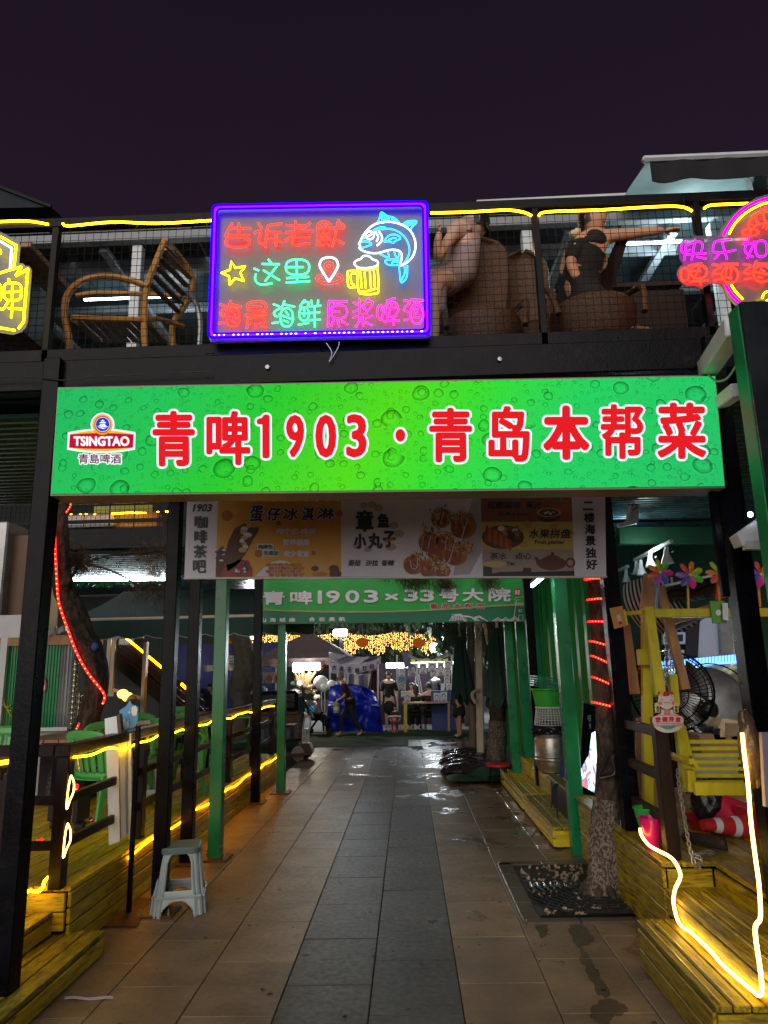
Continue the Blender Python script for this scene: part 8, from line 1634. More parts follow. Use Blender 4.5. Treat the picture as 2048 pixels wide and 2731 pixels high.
# stall with banner of characters
stb = thing('banner_stall', 'market stall with a draped banner of black characters above the blue tarpaulin heap', 'stall', tuple(C3(560, 900, 21.2)))
SV = fabric('silver_sheet', (.32, .32, .38), .35, bump=.6)
MB().grid(lambda u, v: C3(335+u*480, 200+40*u+v*(70+50*math.sin(u*3.14))+25*math.sin(u*3.1), 21.2+.15*math.sin(u*14+v*5)), 40, 12).build('draped_sheet', SV, stb, smooth=True)
MB().grid(lambda u, v: C3(355+u*420, 300+28*math.sin(u*3.14)-26*u+v*(98-20*u), 21.05+.02*math.sin(u*30)), 40, 6).build('banner', fabric('banner_cloth', (.42, .40, .48), .7), stb, smooth=True)
for i, (ch, x, y_) in enumerate(zip('大皮子弟打印', (385, 452, 523, 594, 665, 732), (345, 355, 368, 372, 355, 338))): fat_text('banner_character', ch, (780+(x-22)*.28933, 1680+(y_-24)*.28933, 780+(x+22)*.28933, 1680+(y_+24)*.28933), lambda p_, q_: PY(p_, q_, 21.0), PB, stb, bold=.7, lift=.02)
for x in (345, 788): MB().bar(C3(x, 260, 21.2), V(C3(x, 940, 21.2).x, 21.2, 0), .05).build('leg', M['grey_steel'], stb)
MB().grid(lambda u, v: C3(400+u*380, 405+v*150, 22.0+.1*math.sin(u*20)), 30, 3).build('back_sheet', fabric('grey_white_sheet', (.26, .26, .28)), stb, smooth=True)
for lab, a0, a1, b0, b1, y, m_ in (('maroon hanging robe between the banner stall and the standing woman', 690, 820, 370, 570, 21.4, fabric('maroon_cloth', (.10, .02, .035))), ('pale grey hanging curtain behind the portrait artist', 1100, 1200, 410, 580, 22.6, fabric('pale_curtain', (.32, .29, .28)))):
 tag(MB().grid(lambda u, v: C3((a0+a1)/2+(u-.5)*(a1-a0)*(.35+.65*v), b0+v*(b1-b0), y+.08*math.sin(u*25)), 40, 8).build('hanging_cloth', m_, smooth=True), lab, 'cloth')
tpb = thing('tarpaulin_heap', 'goods heap covered with a shiny royal blue tarpaulin', 'covered goods', tuple(C3(560, 945, 20.3))); BT = mat('royal_blue_tarp', (.006, .022, .42), .38, 0, .25, 3, .7, 9)
def tarp(u, v):
 # front face profile from px polygon: top edge 480-560, widening to the bottom
 tl = (345+u*400, 520-42*math.sin(u*3.14)+40*u); md = (330+u*470, 690+10*math.sin(u*8)); bt = (300+u*540, 945-10*math.sin(u*3.1))
 if v < .5: k = v*2; a = tl[0]+(md[0]-tl[0])*k; b = tl[1]+(md[1]-tl[1])*k
 else: k = v*2-1; a = md[0]+(bt[0]-md[0])*k; b = md[1]+(bt[1]-md[1])*k
 dep = 20.5-.42*min(1, max(0, (v-.42)/.08))*(1 if v > .42 else 0)+.05*math.sin(u*15+v*7)+.03*math.sin(v*19-u*9)+.02*math.sin(u*31+math.sin(v*9)*2)+(.25*abs(2*u-1)**4); return C3(a, b, dep)
MB().grid(tarp, 70, 50).build('tarpaulin', BT, tpb, smooth=True, ang=170); MB().grid(lambda u, v: C3(345+u*400, 520-42*math.sin(u*3.14)+40*u+0*v, 20.5+.25*abs(2*u-1)**4+v*1.3), 30, 6).build('tarpaulin_top', BT, tpb, smooth=True)
# golden toy stand
gt = thing('balloon_toy_stand', 'brightly lit stand of golden balloons and foil toys under the grey tent', 'toy stand', tuple(C3(130, 900, 21.6)))
gm = mat('gold_foil', (.62, .40, .16), .22, .5, .4, 12, .4, 30, col2=(.6, .5, .42), c2at=.5)
for k in range(10): a = C3(60+k*9, 480+rnd(0, 60), 21.6); MB().tube([a, C3(5+k*24+rnd(-20, 20), 350+rnd(0, 60), 21.5)], rnd(.025, .04), 7).build('foil_stick', gm, gt, smooth=True)
for k in range(34): MB().sph(C3(rnd(5, 230), rnd(420, 780), 21.5+rnd(0, .5)), rnd(.04, .11), 9, 6, (1, 1, rnd(.6, 1.2))).build('foil_toy', gm if k % 3 else M['white_plastic'], gt, smooth=True)
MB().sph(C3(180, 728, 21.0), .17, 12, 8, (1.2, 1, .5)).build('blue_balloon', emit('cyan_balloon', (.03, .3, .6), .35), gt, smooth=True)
MB().box(C3(45, 345, 21.4), (.28, .08, .28), b=.06).build('lamp', fw, gt); MB().box(C3(142, 336, 21.4), (.75, .08, .22), b=.04).build('lamp', fw, gt)
for a, b, s in ((90, 340, .16), (232, 338, .17)): MB().sph(C3(a, b+5, 21.5), s, 10, 7, (1, .8, .8)).build('red_lantern', emit('red_lantern_glow', (.6, .04, .02), .3), gt, smooth=True)
bl_ = thing('balloon_bunch', 'bunch of clear and panda balloons in plastic beside the golden toys', 'balloons', tuple(C3(270, 600, 21.0)))
for a, b, r, m_ in ((262, 490, .22, 'white_plastic'), (228, 520, .09, 'black_plastic'), (290, 530, .13, 'white_plastic'), (230, 575, .07, 'black_plastic'), (360, 510, .15, 'white_plastic'), (410, 500, .1, 'grey_steel')): MB().sph(C3(a, b, 21.0+rnd(-.1, .2)), r, 12, 9, (1, .8, 1)).build('balloon', M[m_], bl_, smooth=True)
for x in (265, 295, 350): MB().bar(C3(x, 500, 21.0), C3(x+4, 740, 21.0), .02).build('ribbon', M['white_plastic'], bl_)
# portrait stall
ps = thing('portrait_stall', 'brightly lit portrait-drawing stall with sketches hung on lines and a low desk', 'stall', tuple(C3(1220, 910, 20.6)))
MB().grid(lambda u, v: C3(1010+u*450, 235-60*abs(u-.5)*1.6+45*math.sin(u*3.14)+v*45*(1-.6*math.sin(u*3.14)), 20.9+.1*math.sin(u*17)+v*.3), 40, 8).build('roof_sheet', fabric('grey_roof_sheet', (.25, .25, .29)), ps, smooth=True)
MB().prism([C3(a, b, 20.6) for a, b in ((1012, 205), (1050, 200), (1100, 320), (1030, 355))][::-1], V(0, .05, 0)).build('hanging_flap', fabric('violet_grey_cloth', (.14, .12, .22)), ps)
for x in (962, 1470): MB().bar(C3(x, 230, 20.9), V(C3(x+6, 900, 20.9).x, 20.9, 0), .05).build('leg', M['grey_steel'], ps)
MB().box(C3(1230, 640, 23.2), (3.6, .05, 2.3)).build('back_wall', fabric('plum_back_cloth', (.022, .008, .018)), ps)
PAP = paint('sketch_paper', (.62, .62, .66), .6); INK = paint('pencil_ink', (.06, .06, .07), .6)
def sketch(a0, b0, a1, b1, y, m=PAP):
 rz_ = rnd(-8, 8); MB().prism([C3(a0, b0+rz_*.4, y), C3(a1, b0-rz_*.4, y), C3(a1-3, b1, y), C3(a0+3, b1+2, y)][::-1], V(0, .012, 0)).build('sketch_sheet', m, ps)
 cx_, cy_, rx, ry = (a0+a1)/2, (b0+b1)/2, (a1-a0)*.22, (b1-b0)*.24; P_ = lambda a, b: C3(a, b, y-.01); n = 14
 mb = MB(); mb.add([P_(cx_+rx*1.35*math.cos(2*math.pi*k/n), cy_-ry*.25+ry*1.25*math.sin(2*math.pi*k/n)) for k in range(n)], [tuple(range(n))]); mb.build('drawn_hair', INK, ps)
 mb = MB(); mb.add([P_(cx_+rx*math.cos(2*math.pi*k/n), cy_+ry*math.sin(2*math.pi*k/n))+V(0, -.006, 0) for k in range(n)], [tuple(range(n))]); mb.build('drawn_face', m, ps)
 mb = MB()
 for sx_ in (-.4, .4): mb.bar(P_(cx_+rx*(sx_-.15), cy_-ry*.1)+V(0, -.012, 0), P_(cx_+rx*(sx_+.15), cy_-ry*.1)+V(0, -.012, 0), .012, .012)
 mb.bar(P_(cx_-rx*.3, cy_+ry*.5)+V(0, -.012, 0), P_(cx_+rx*.3, cy_+ry*.5)+V(0, -.012, 0), .012, .012); mb.build('drawn_features', INK, ps)
 MB().add([P_(cx_-rx*1.8, cy_+ry*2.0), P_(cx_+rx*1.8, cy_+ry*2.0), P_(cx_+rx*.6, cy_+ry*1.0), P_(cx_-rx*.6, cy_+ry*1.0)], [(0, 1, 2, 3)]).build('drawn_shoulders', paint('pencil_grey', (.25, .25, .27), .6), ps)
YP = paint('yellow_strip', (.5, .45, .08), .6)
for k in range(6): MB().prism([C3(1085+k*60, 268+(k % 2)*5, 21.0), C3(1135+k*60, 262, 21.0), C3(1130+k*60, 292, 21.0), C3(1090+k*60, 290, 21.0)][::-1], V(0, .01, 0)).build('yellow_paper', YP, ps)
for r in ((1060, 305, 1160, 425), (1165, 305, 1240, 405), (1245, 300, 1330, 385), (1270, 365, 1340, 430), (1335, 295, 1398, 420), (1400, 285, 1465, 365), (1398, 365, 1455, 430), (1395, 430, 1450, 495), (975, 360, 1040, 430)): sketch(*r, 20.85)
for r, m_ in (((965, 430, 1048, 490), paint('blue_print', (.12, .25, .40), .5)), ((968, 492, 1045, 550), paint('pale_text_sheet', (.40, .42, .38), .5)), ((1000, 560, 1050, 620), PAP), ((1420, 555, 1475, 625), paint('buff_sheet', (.40, .36, .30), .5)), ((1415, 495, 1470, 560), PAP)): sketch(*r, 20.8, m_)
MB().box(((C3(1010, 670, 20.4).x+C3(1448, 670, 20.4).x)/2, 20.6, C3(1200, 672, 20.4).z), (C3(1448, 670, 20.4).x-C3(1010, 670, 20.4).x, .6, .04)).build('desk_top', M['raw_wood'], ps)
for x, m_ in ((1040, YC), (1440, M['raw_wood'])): MB().bar(C3(x, 680, 20.35), V(C3(x, 910, 20.35).x, 20.35, 0), .09 if x < 1100 else .06).build('desk_leg', m_, ps)
for r in ((1030, 590, 1090, 665), (1300, 582, 1358, 662), (1362, 572, 1425, 665)): sketch(*r, 20.3)
MB().prism([C3(a, b, 20.5) for a, b in ((1370, 500), (1400, 488), (1410, 520), (1395, 560), (1368, 555))][::-1], V(0, .02, 0)).build('cut_out', PAP, ps); MB().box(C3(1405, 760, 20.75), (.75, .2, 1.2)).build('blue_goods', fabric('blue_print_goods', (.05, .07, .20)), ps)
MB().box(C3(1255, 320, 22.2), (2.6, .06, .16)).build('strip_lamp', fw, ps)
# crates, bin, cart
ckt = thing('wooden_counter', 'brown timber counter covered with black cloth at the left of the toy stand', 'counter', (-4.6, 18.9, 0)); a0 = C1(880, 1300, 18.8); a1 = C1(1380, 930, 18.8)
for k in range(4): MB().box(((C1(1000, 0, 18.8).x+C1(1380, 0, 18.8).x)/2, 18.8, .14+k*.2), (C1(1380, 0, 18.8).x-C1(900, 0, 18.8).x, .6, .19), b=.006).build('plank', M['brown_wood'], ckt)
MB().box(((a0.x+a1.x)/2, 18.75, .98), (a1.x-a0.x+.1, .8, .5), b=.08).build('black_cover', bg_, ckt); MB().grid(lambda u, v: C1(1380+u*80, 950+v*(200+30*math.sin(u*12)), 18.4+.05*math.sin(u*20)), 16, 8).build('patterned_cloth', fabric('dark_pattern_cloth', (.05, .07, .10)), ckt, smooth=True)
for k, (a, b, s, c) in enumerate(((915, 900, .3, 'sign_teal'), (960, 900, .22, 'card_white'), (905, 850, .16, 'card_white'))): MB().box(C1(a, b, 18.7), (s, s, s*1.0), b=.03).build('bottle', M.get(c, M['white_plastic']), ckt)
cty = 14.6; cart = thing('hand_cart', 'low wooden hand cart with a white slatted crate and pale rubber wheels', 'cart', tuple(V(C1(1400, 1780, cty).x, cty, 0)))
kx0 = C1(1395, 1710, cty); MB().lathe((kx0.x-.02, cty-.12, .135), [(0, -.03), (.04, -.035), (.12, -.03), (.13, -.025), (.13, .025), (.13, .03), (0, .03)], 24, Matrix.Rotation(R(90), 3, 'X')).build('wheel', paint('pale_rubber', (.34, .28, .28), .6), cart, smooth=True); MB().lathe((kx0.x+.09, cty+.25, .135), [(0, -.03), (.13, -.03), (.13, .03), (0, .03)], 24, Matrix.Rotation(R(90), 3, 'X')).build('wheel', M['rubber'], cart, smooth=True)
MB().bar(C1(1230, 1630, cty), C1(1540, 1600, cty), .5, .05, b=.004).build('deck_board', M['brown_wood'], cart); MB().prism([C1(a, b, cty-.1) for a, b in ((1420, 1500), (1500, 1500), (1545, 1600), (1470, 1625), (1410, 1620))][::-1], V(0, .35, 0)).build('crate_base', M['brown_wood'], cart)
MB().bar(C1(1350, 1630, cty-.15), C1(1380, 1730, cty-.15), .05).build('fork', M['raw_wood'], cart)
for k in range(5): MB().bar(C1(1425+k*19, 1345, cty), C1(1428+k*18, 1500, cty), .02, .02, up=(0, 1, 0)).build('crate_slat', WHC, cart)
for b in (1335, 1415, 1495): MB().bar(C1(1420, b, cty), C1(1508, b, cty), .03, .03).build('crate_rail', WHC, cart)
MB().tube(curve_pts([C1(1432, 1330, cty), C1(1445, 1240, cty), C1(1460, 1190, cty), C1(1515, 1188, cty), C1(1510, 1330, cty)], 4), .016, 6).build('handle', WHC, cart, smooth=True)
tcl = thing('cloth_covered_table', 'low table with a blue-patterned cloth just right of the slim green post', 'table', tuple(V(C1(1230, 1400, 15.6).x, 15.6, 0))); MB().grid(lambda u, v: C1(900+u*390, 1325+v*(100+25*math.sin(u*9)), 15.6+.02*math.sin(u*25)), 30, 6).build('cloth', fabric('blue_white_cloth', (.22, .25, .34)), tcl, smooth=True); MB().box(C1(1080, 1360, 15.9), (1.0, .5, .3)).build('table_box', M['brown_wood'], tcl)
# ---- people
def figure(label, base, h, face, top_m, low_m, pose='stand', hairm=None, skin='skin', long=0., lean=0., dress=False, arms=None, sitz=.45, hands=True, headturn=None, shoes=True):
 """base = point on the floor under the hips; face = heading (xy)"""
 base = Vector(base); k = h/1.7; f = V(face[0], face[1], 0).normalized(); s = V(f.y, -f.x, 0); U = V(0, 0, 1)
 t = thing('person', label, 'person', tuple(base)); sk = M[skin]; hairm = hairm or M['hair']
 P = lambda a, b, c: base+s*a*k+f*b*k+U*c*k      # side, forward, up
 hz = .92 if pose != 'sit' else sitz/k+.06
 tl = lean; sh = P(0, tl*.9, hz+.50); hip = P(0, 0, hz); neck = P(0, tl*1.0+.02, hz+.57); hd = P(0, tl*1.15+.03, hz+.70)
 legs = []
 for sd in (-1, 1):
  hp_ = P(sd*.09, 0, hz-.03)
  if pose == 'stand': kn, an, to = P(sd*.10, .02, .48), P(sd*.10, 0, .07), P(sd*.11, .13, .03)
  elif pose == 'walk': o_ = .30*sd; kn, an, to = P(sd*.08, o_*.5+.06, .48), P(sd*.07, o_-.02, .09 if sd > 0 else .12), P(sd*.07, o_+.12, .04)
  else: kn, an, to = P(sd*.12, .42, hz-.02), P(sd*.12, .44, .07), P(sd*.12, .56, .03)
  legs.append((hp_, kn, an, to))
 arms_ = arms or [None, None]; AR = []
 for i, sd in enumerate((-1, 1)):
  shp = P(sd*.18, tl*.9, hz+.47); a = arms_[i]
  if a: el, wr = P(*a[0]), P(*a[1])
  elif pose == 'sit': el, wr = P(sd*.24, tl*.9+.05, hz+.20), P(sd*.16, .30+tl, hz+.14)
  else: el, wr = P(sd*.24, tl*.6-.02, hz+.20), P(sd*.24, tl*.6+.06, hz-.05)
  AR.append((shp, el, wr))
 ch_ = [[(hip, .125*k), (P(0, tl*.35, hz+.2), .105*k), (P(0, tl*.7, hz+.38), .12*k), (sh, .095*k), (neck, .048*k), (P(0, tl*1.1+.02, hz+.62), .05*k)]]
 for l in legs: ch_.append([(hip, .125*k), (l[0], .095*k), (l[1], .058*k), (l[2], .038*k), (l[3], .034*k)])
 for a in AR: ch_.append([(sh, .095*k), (a[0], .06*k), (a[1], .040*k), (a[2], .027*k)])
 chain_body('body', ch_, sk, t, 1)
 tc = [[(P(0, 0, hz-.02), (.165*k, .145*k)), (P(0, tl*.35, hz+.2), (.145*k, .125*k)), (P(0, tl*.7, hz+.38), (.16*k, .13*k)), (sh, .115*k)]]
 for a in AR: tc.append([(sh, .115*k), (a[0], .078*k), (a[0].lerp(a[1], .85), .062*k)])
 chain_body('top', tc, top_m, t, 1)
 if dress: chain_body('dress_skirt', [[(P(0, 0, hz+.02), .17*k), (P(0, 0, hz-.2), .20*k), (P(0, .0, hz-.45), .215*k)]], top_m, t, 1)
 else:
  lc = []
  for l in legs: lc.append([(hip, .145*k), (l[0], .112*k), (l[1], .075*k), (l[1].lerp(l[2], .9), .055*k)])
  chain_body('trousers', lc, low_m, t, 1)
 if shoes:
  for l in legs: chain_body('shoe', [[(l[2]-U*.03*k, .042*k), (l[3], .036*k)]], M['rubber'] if shoes is True else shoes, t, 1)
 head(t, hd, .078*k, sk, hairm, face=tuple((headturn or f) + V(0, 0, -.12)), long=long)
 if hands:
  for a in AR: hand(t, a[2], (a[2]-a[1]), s, .062*k, sk, .5)
 return t, P
G0 = lambda a, b: PZ(780+a*.28933, 1680+b*.28933, 0)
mb0 = G0(535, 985)
fg, Pm = figure('man in a dark maroon shirt walking left past the blue tarpaulin with a yellow bottle', V(mb0.x, mb0.y, 0), 1.62, (-1, -.08), fabric('maroon_shirt', (.045, .008, .016)), fabric('dark_trousers', (.014, .014, .018)), 'walk', M['grey_hair'], lean=.20, arms=[((-.22, .14, 1.10), (-.16, .40, .95)), ((.20, .02, 1.12), (.2, .18, .92))], shoes=paint('pale_shoe', (.20, .19, .20)))
bt = thing('yellow_bottle', 'yellow-green bottle carried by the walking man in maroon', 'bottle', tuple(C3(405, 720, mb0.y))); pbt = C3(405, 765, mb0.y-.18)
MB().lathe(pbt, [(0, 0), (.075, 0), (.08, .02), (.08, .20), (.03, .27), (.03, .31), (0, .31)], 16).build('bottle_body', mat('yellow_green_plastic', (.42, .50, .08), .25, 0, .1, 5, 0), bt, smooth=True); MB().lathe(pbt, [(.082, .07), (.082, .16)], 16).build('bottle_label', WHC, bt)
w0 = G0(900, 935); figure('woman in a short-sleeved black dress standing with arms down, facing the camera', V(w0.x, w0.y, 0), 1.58, (-.15, -1), fabric('black_dress_cloth', (.008, .008, .012)), fabric('dark_trousers', (.014, .014, .018)), 'stand', dress=True, skin='skin_fair')
kd = G0(950, 945); figure('small child riding a pink toy tricycle in front of the standing woman', V(kd.x, kd.y+.05, 0), .92, (-.05, -1), fabric('brown_child_shirt', (.05, .03, .03)), fabric('grey_child_trousers', (.10, .09, .10)), 'sit', sitz=.24, arms=[((-.26, .2, .62), (-.16, .38, .58)), ((.26, .2, .62), (.16, .38, .58))])
tc_ = thing('toy_tricycle', 'pink and white toy tricycle ridden by the small child', 'tricycle', (kd.x, kd.y-.3, 0)); PKP = paint('pink_plastic', (.65, .16, .22), .3)
MB().lathe((kd.x-.02, kd.y-.42, .11), [(0, -.03), (.11, -.03), (.11, .03), (0, .03)], 18, Matrix.Rotation(R(90), 3, 'Y')).build('front_wheel', PKP, tc_, smooth=True)
for sx_ in (-.16, .14): MB().lathe((kd.x+sx_, kd.y-.05, .09), [(0, -.025), (.09, -.025), (.09, .025), (0, .025)], 18, Matrix.Rotation(R(90), 3, 'Y')).build('rear_wheel', PKP, tc_, smooth=True)
MB().tube([(kd.x-.02, kd.y-.42, .11), (kd.x-.01, kd.y-.38, .42)], .04, 8).build('steering_column', RC, tc_, smooth=True); MB().tube([(kd.x-.18, kd.y-.34, .44), (kd.x-.01, kd.y-.38, .46), (kd.x+.16, kd.y-.34, .44)], .022, 7).build('handlebar', WHC, tc_, smooth=True); MB().box((kd.x, kd.y+.02, .20), (.16, .34, .06), b=.02).build('saddle', WHC, tc_); MB().sph((kd.x-.01, kd.y-.44, .36), .075, 10, 7).build('head_ornament', PKP, tc_, smooth=True)
for k, (a, lab, lg) in enumerate(((1150, 'long-haired person seated from behind on the left folding chair at the portrait stall', .28), (1270, 'broad short-haired person seated from behind on the right folding chair at the portrait stall', 0))):
 g0 = G0(a, 925); figure(lab, V(g0.x, g0.y+.15, 0), 1.66 if k else 1.56, (0, 1), fabric('dark_tee', (.014, .012, .014)), fabric('dark_trousers', (.014, .014, .018)), 'sit', long=lg)
 t = thing('folding_chair', ('left' if k == 0 else 'right')+' dark folding chair at the portrait stall', 'chair', (g0.x, g0.y, 0)); yb_ = g0.y-.16
 for z in (.55, .66, .78): MB().bar((g0.x-.23, yb_, z), (g0.x+.23, yb_, z), .02, .05).build('back_slat', M['dark_wood'], t)
 MB().box((g0.x, g0.y+.12, .43), (.46, .42, .03)).build('seat', M['dark_wood'], t)
 for sx_ in (-.23, .23): MB().bar((g0.x+sx_, yb_, .82), (g0.x+sx_, g0.y+.32, 0), .025).build('leg', M['grey_steel'], t); MB().bar((g0.x+sx_, yb_+.02, .0), (g0.x+sx_, g0.y+.3, .43), .025).build('leg', M['grey_steel'], t)
ar = C3(1095, 560, 21.3); figure('portrait artist with black hair looking up from behind the desk', V(ar.x, 21.35, 0), 1.58, (.1, -1), fabric('pale_tee', (.30, .30, .32)), fabric('dark_trousers', (.014, .014, .018)), 'sit', skin='skin_fair', lean=.08, sitz=.50)
bk_ = C3(1320, 500, 22.3); figure('person in black standing at the back of the portrait stall', V(bk_.x, 22.3, 0), 1.62, (-.6, -1), fabric('dark_tee', (.014, .012, .014)), fabric('dark_trousers', (.014, .014, .018)), 'stand')
wf = C3(882, 450, 22.5); figure('fair woman with shoulder-length hair standing behind the woman in black', V(wf.x, 22.5, 0), 1.62, (.3, -1), fabric('grey_vest', (.12, .12, .14)), fabric('dark_trousers', (.014, .014, .018)), 'stand', long=.12, skin='skin_fair')
lf = C1(395, 830, 19.8); figure('person seated behind the near left green post at the far stalls', V(lf.x-.1, 19.8, 0), 1.55, (-.3, -1), fabric('navy_tee', (.02, .02, .05)), fabric('dark_trousers', (.014, .014, .018)), 'sit', sitz=.62)
g1 = PZ(1140+268*.31344, 1640+1045*.31344, 0); figure('person in dark shorts half hidden behind the farther folded parasol', V(g1.x+.02, g1.y, 0), 1.6, (-1, -.2), fabric('dark_tee', (.014, .012, .014)), fabric('dark_shorts', (.02, .02, .02)), 'stand', dress=True)
# pushchair with child
pc0 = G0(250, 965); pch = thing('pushchair', 'dark pushchair with small wheels in front of the blue tarpaulin', 'pushchair', (pc0.x, pc0.y, 0))
for dx in (-.28, .30):
 for dy in (-.2, .2): MB().lathe((pc0.x+dx, pc0.y+dy, .09), [(0, -.02), (.05, -.02), (.09, -.018), (.09, .018), (0, .02)], 14, Matrix.Rotation(R(90), 3, 'X')).build('wheel', M['rubber'], pch, smooth=True)
for dy in (-.2, .2): MB().tube([(pc0.x+.32, pc0.y+dy, .1), (pc0.x-.1, pc0.y+dy, .55), (pc0.x-.55, pc0.y+dy, 1.0)], .016, 6).build('frame_tube', M['black_steel'], pch); MB().tube([(pc0.x-.28, pc0.y+dy, .1), (pc0.x+.10, pc0.y+dy, .62)], .016, 6).build('frame_tube', M['black_steel'], pch)
MB().box((pc0.x+.02, pc0.y, .42), (.5, .36, .08), b=.02).build('seat', fabric('black_seat_cloth', (.012, .012, .014)), pch); MB().bar((pc0.x-.22, pc0.y, .42), (pc0.x-.40, pc0.y, .9), .36, .05).build('seat_back', fabric('black_seat_cloth', (.012, .012, .014)), pch)
figure('toddler in a white top sitting in the dark pushchair', V(pc0.x-.06, pc0.y, 0), .95, (1, -.5), fabric('white_child_top', (.38, .38, .42)), fabric('dark_trousers', (.014, .014, .018)), 'sit', sitz=.48)
# ================================================================ LIGHT OF THE VISIBLE LAMPS AND ADDED FILL LIGHTS
def spot(nm, p, q, e_, col, ang=70, r=.05):
 l = bpy.data.lights.new(nm, 'SPOT'); l.energy = e_; l.color = col; l.spot_size = R(ang); l.spot_blend = .6; l.shadow_soft_size = r; o = bpy.data.objects.new(nm, l); COL.objects.link(o); o.location = p; o.rotation_euler = (Vector(p)-Vector(q)).to_track_quat('Z', 'Y').to_euler(); return o
for a, b, y, e_ in ((440, 26, 25.7, 130), (1405, 70, 25.6, 150), (1345, 165, 25.6, 120), (-395, 62, 25.6, 110)): point('flood_light', C3(a, b, y), e_, (.85, .95, 1), .2)
point('stall_lamp', C3(1255, 335, 21.9), 28, (.85, .95, 1), .1); point('toy_lamp', C3(142, 350, 21.2), 30, (1, .85, .6), .1); point('banner_light', C3(600, 300, 23.0), 16, (.9, .95, 1), .1)  # the last is a bare point light behind the banner sheet, no lamp body
for a, b, y in ((780, 640, 7.3), (635, 700, 7.7), (555, 770, 8.0)): spot('track_spot', R5(a, b, y), V(2.7, 5.6, .6), 16, (1, .95, .85), 80)
point('freezer_light', R5(1000, 1545, 7.2), 3.5, (.4, .6, 1), .05)
spot('diner_fill_spot', V(.8, 6.7, 5.85), V(.9, 4.5, 4.2), 22, (1, .62, .30), 80, .08)  # warm fill added to turn the diners orange
for x, y in ((-2.6, 7.6), (.2, 7.6), (2.8, 6.9)): point('canopy_tube_light', (x, y, 5.75), 3, (.75, .95, 1), .15)
point('kiosk_fill', R5(640, 560, 7.6), 3, (.85, 1, .95), .1)  # fill light added under the ceiling to bring up its ridges
point('awning_fill', (2.9, 6.45, 5.75), 9, (.75, .97, 1), .1)  # fill light added beside the canopy tube to brighten the awning underside
# ---- puddles, stains and nails
pm_ = bpy.data.materials.new('rain_puddle'); pm_.use_nodes = True; t_ = pm_.node_tree; b_ = t_.nodes['Principled BSDF']; b_.inputs['Base Color'].default_value = (.02, .018, .014, 1); b_.inputs['Roughness'].default_value = .05
n_ = t_.nodes.new('ShaderNodeTexNoise'); n_.inputs['Scale'].default_value = 22; bu = t_.nodes.new('ShaderNodeBump'); bu.inputs['Strength'].default_value = .35; bu.inputs['Distance'].default_value = .006; t_.links.new(n_.outputs[0], bu.inputs['Height']); t_.links.new(bu.outputs[0], b_.inputs['Normal'])
tr_ = t_.nodes.new('ShaderNodeBsdfTransparent'); mx_ = t_.nodes.new('ShaderNodeMixShader'); mx_.inputs[0].default_value = .38; t_.links.new(tr_.outputs[0], mx_.inputs[1]); t_.links.new(b_.outputs[0], mx_.inputs[2]); t_.links.new(mx_.outputs[0], t_.nodes['Material Output'].inputs[0])
for pts in ([(-10, 1560), (60, 1540), (120, 1590), (150, 1650), (100, 1690), (60, 1700), (20, 1660)], [(60, 1700), (105, 1735), (150, 1800), (195, 1890), (240, 1960), (262, 2030), (200, 2020), (160, 1960), (120, 1890), (85, 1820), (60, 1760)], [(180, 2060), (262, 2040), (330, 2070), (390, 2110), (350, 2150), (280, 2165), (260, 2230), (180, 2200), (120, 2150)], [(-260, 1480), (-180, 1500), (-150, 1580), (-190, 1640), (-235, 1570)]):
 P_ = curve_pts([PZ(1522+a*.39844, 1850+b*.39844, .0035) for a, b in pts], 5, True); o = MB().add([p+V(rnd(-.012, .012), rnd(-.012, .012), 0) for p in P_], [tuple(range(len(P_)))]).build('puddle', pm_); tag(o, kind='structure')
mb = MB()
for k in range(170):
 x, y = rnd(-1.9, 1.2), rnd(3.6, 12); s = rnd(.006, .020); mb.add([(x+s*math.cos(j*1.05)*rnd(.7, 1.2), y+s*math.sin(j*1.05)*rnd(.7, 1.2), .0028) for j in range(6)], [tuple(range(6))])
tag(mb.build('trodden_gum_spots', mat('dark_spot', (.03, .024, .02), .6)), kind='stuff')
mb = MB()
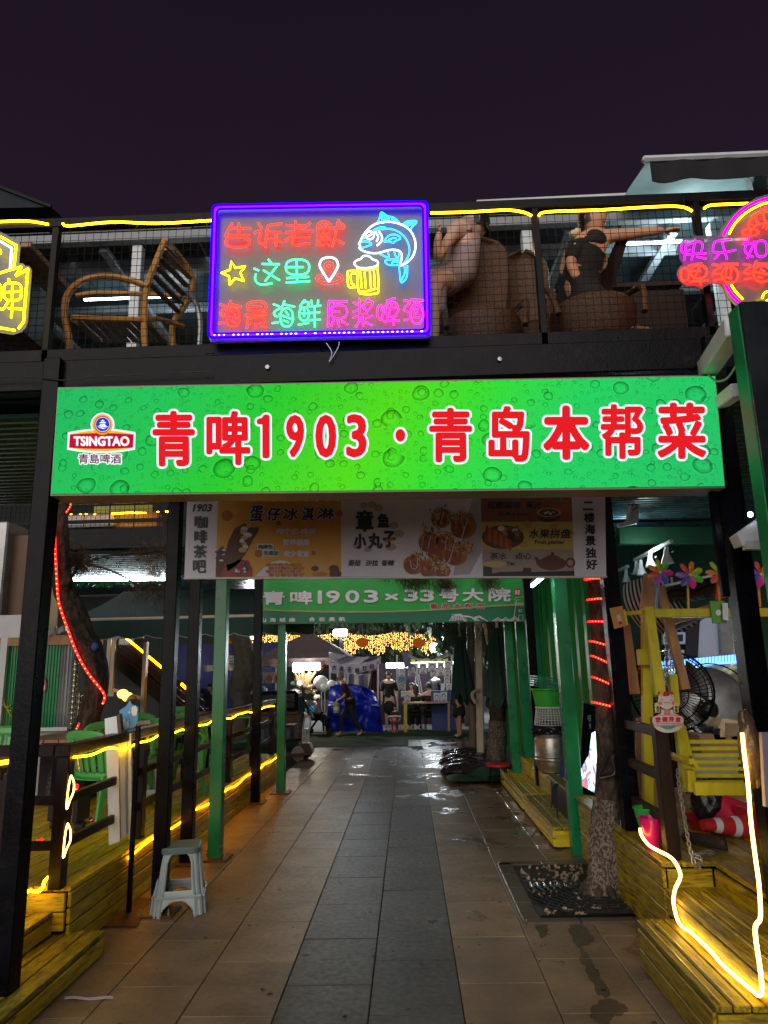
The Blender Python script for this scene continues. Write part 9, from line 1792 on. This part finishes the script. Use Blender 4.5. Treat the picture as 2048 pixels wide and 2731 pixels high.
for x0, x1, y0, y1, z, w_ in ((1.29, 1.53, 3.56, 4.6, .2405, .08), (1.50, 1.82, 3.3, 4.66, .3855, .105), (-2.30, -1.955, 3.0, 4.84, .1355, .115), (-2.60, -2.255, 3.0, 4.75, .2725, .115), (-4.6, -2.16, 4.86, 11.9, .4105, .122), (1.5, 3.4, 4.8, 6.4, .5205, .125)):
 n = max(1, round((x1-x0)/w_))
 for i in range(n):
  y = y0+.05
  while y < y1:
   for d in (.25, .75):
    cx_, cy_ = x0+(i+d)*(x1-x0)/n+rnd(-.004, .004), y+rnd(-.006, .006); mb.add([(cx_+.0042*math.cos(j*1.05), cy_+.0042*math.sin(j*1.05), z+.0006) for j in range(6)], [tuple(range(6))])
   y += .52
tag(mb.build('nail_heads', M['dark_wood']), kind='stuff')
for o in COL.objects:
 if o.name.split('.')[0] in ('bonito_flakes', 'needle_tuft', 'herb_sprig', 'green_garland', 'orange_lamps', 'white_diode', 'diodes', 'wire_mesh', 'crown'): o['kind'] = 'stuff'
# ---- pieces that sit on a part become its sub-parts
ORDER = {o.name: i for i, o in enumerate(COL.objects)}
RULES = {'lamp_face': 'lamp_head', 'grille': 'cabinet', 'rim': 'body', 'bolt': 'base_plate', 'dark_square': 'white_frame', 'drawn_hair': 'sketch_sheet', 'drawn_face': 'sketch_sheet', 'drawn_features': 'sketch_sheet', 'drawn_shoulders': 'sketch_sheet',
 'logo_lettering': 'logo_ribbon', 'diodes': 'rope', 'crank_handle': 'mast', 'eyes': 'head', 'mouth': 'head', 'hair': 'head', 'printed_mark': 'carton', 'flap': 'carton', 'sticker_badge': 'green_sticker', 'label_letter': 'beer_label', 'cloth_character': 'cloth_square', 'housing': 'lamp_face_',
 'octopus_ball_shade': 'octopus_ball', 'cup_rim': 'cup', 'teapot_knob': 'teapot_lid', 'handle': 'crate_rail', 'caster': 'cabinet', 'banner_character': 'banner', 'board_character': 'board'}
base = lambda o: o.name.split('.')[0]
for root in [o for o in COL.objects if o.parent is None and o.children]:
 if 'label' not in root: continue
 kids = sorted(root.children, key=lambda o: ORDER.get(o.name, 0)); last = {}
 for c in kids:
  b_ = base(c); want = RULES.get(b_)
  if want and want in last and last[want].location.length < 1e-6 and c.location.length < 1e-6: c.parent = last[want]
  else: last[b_] = c
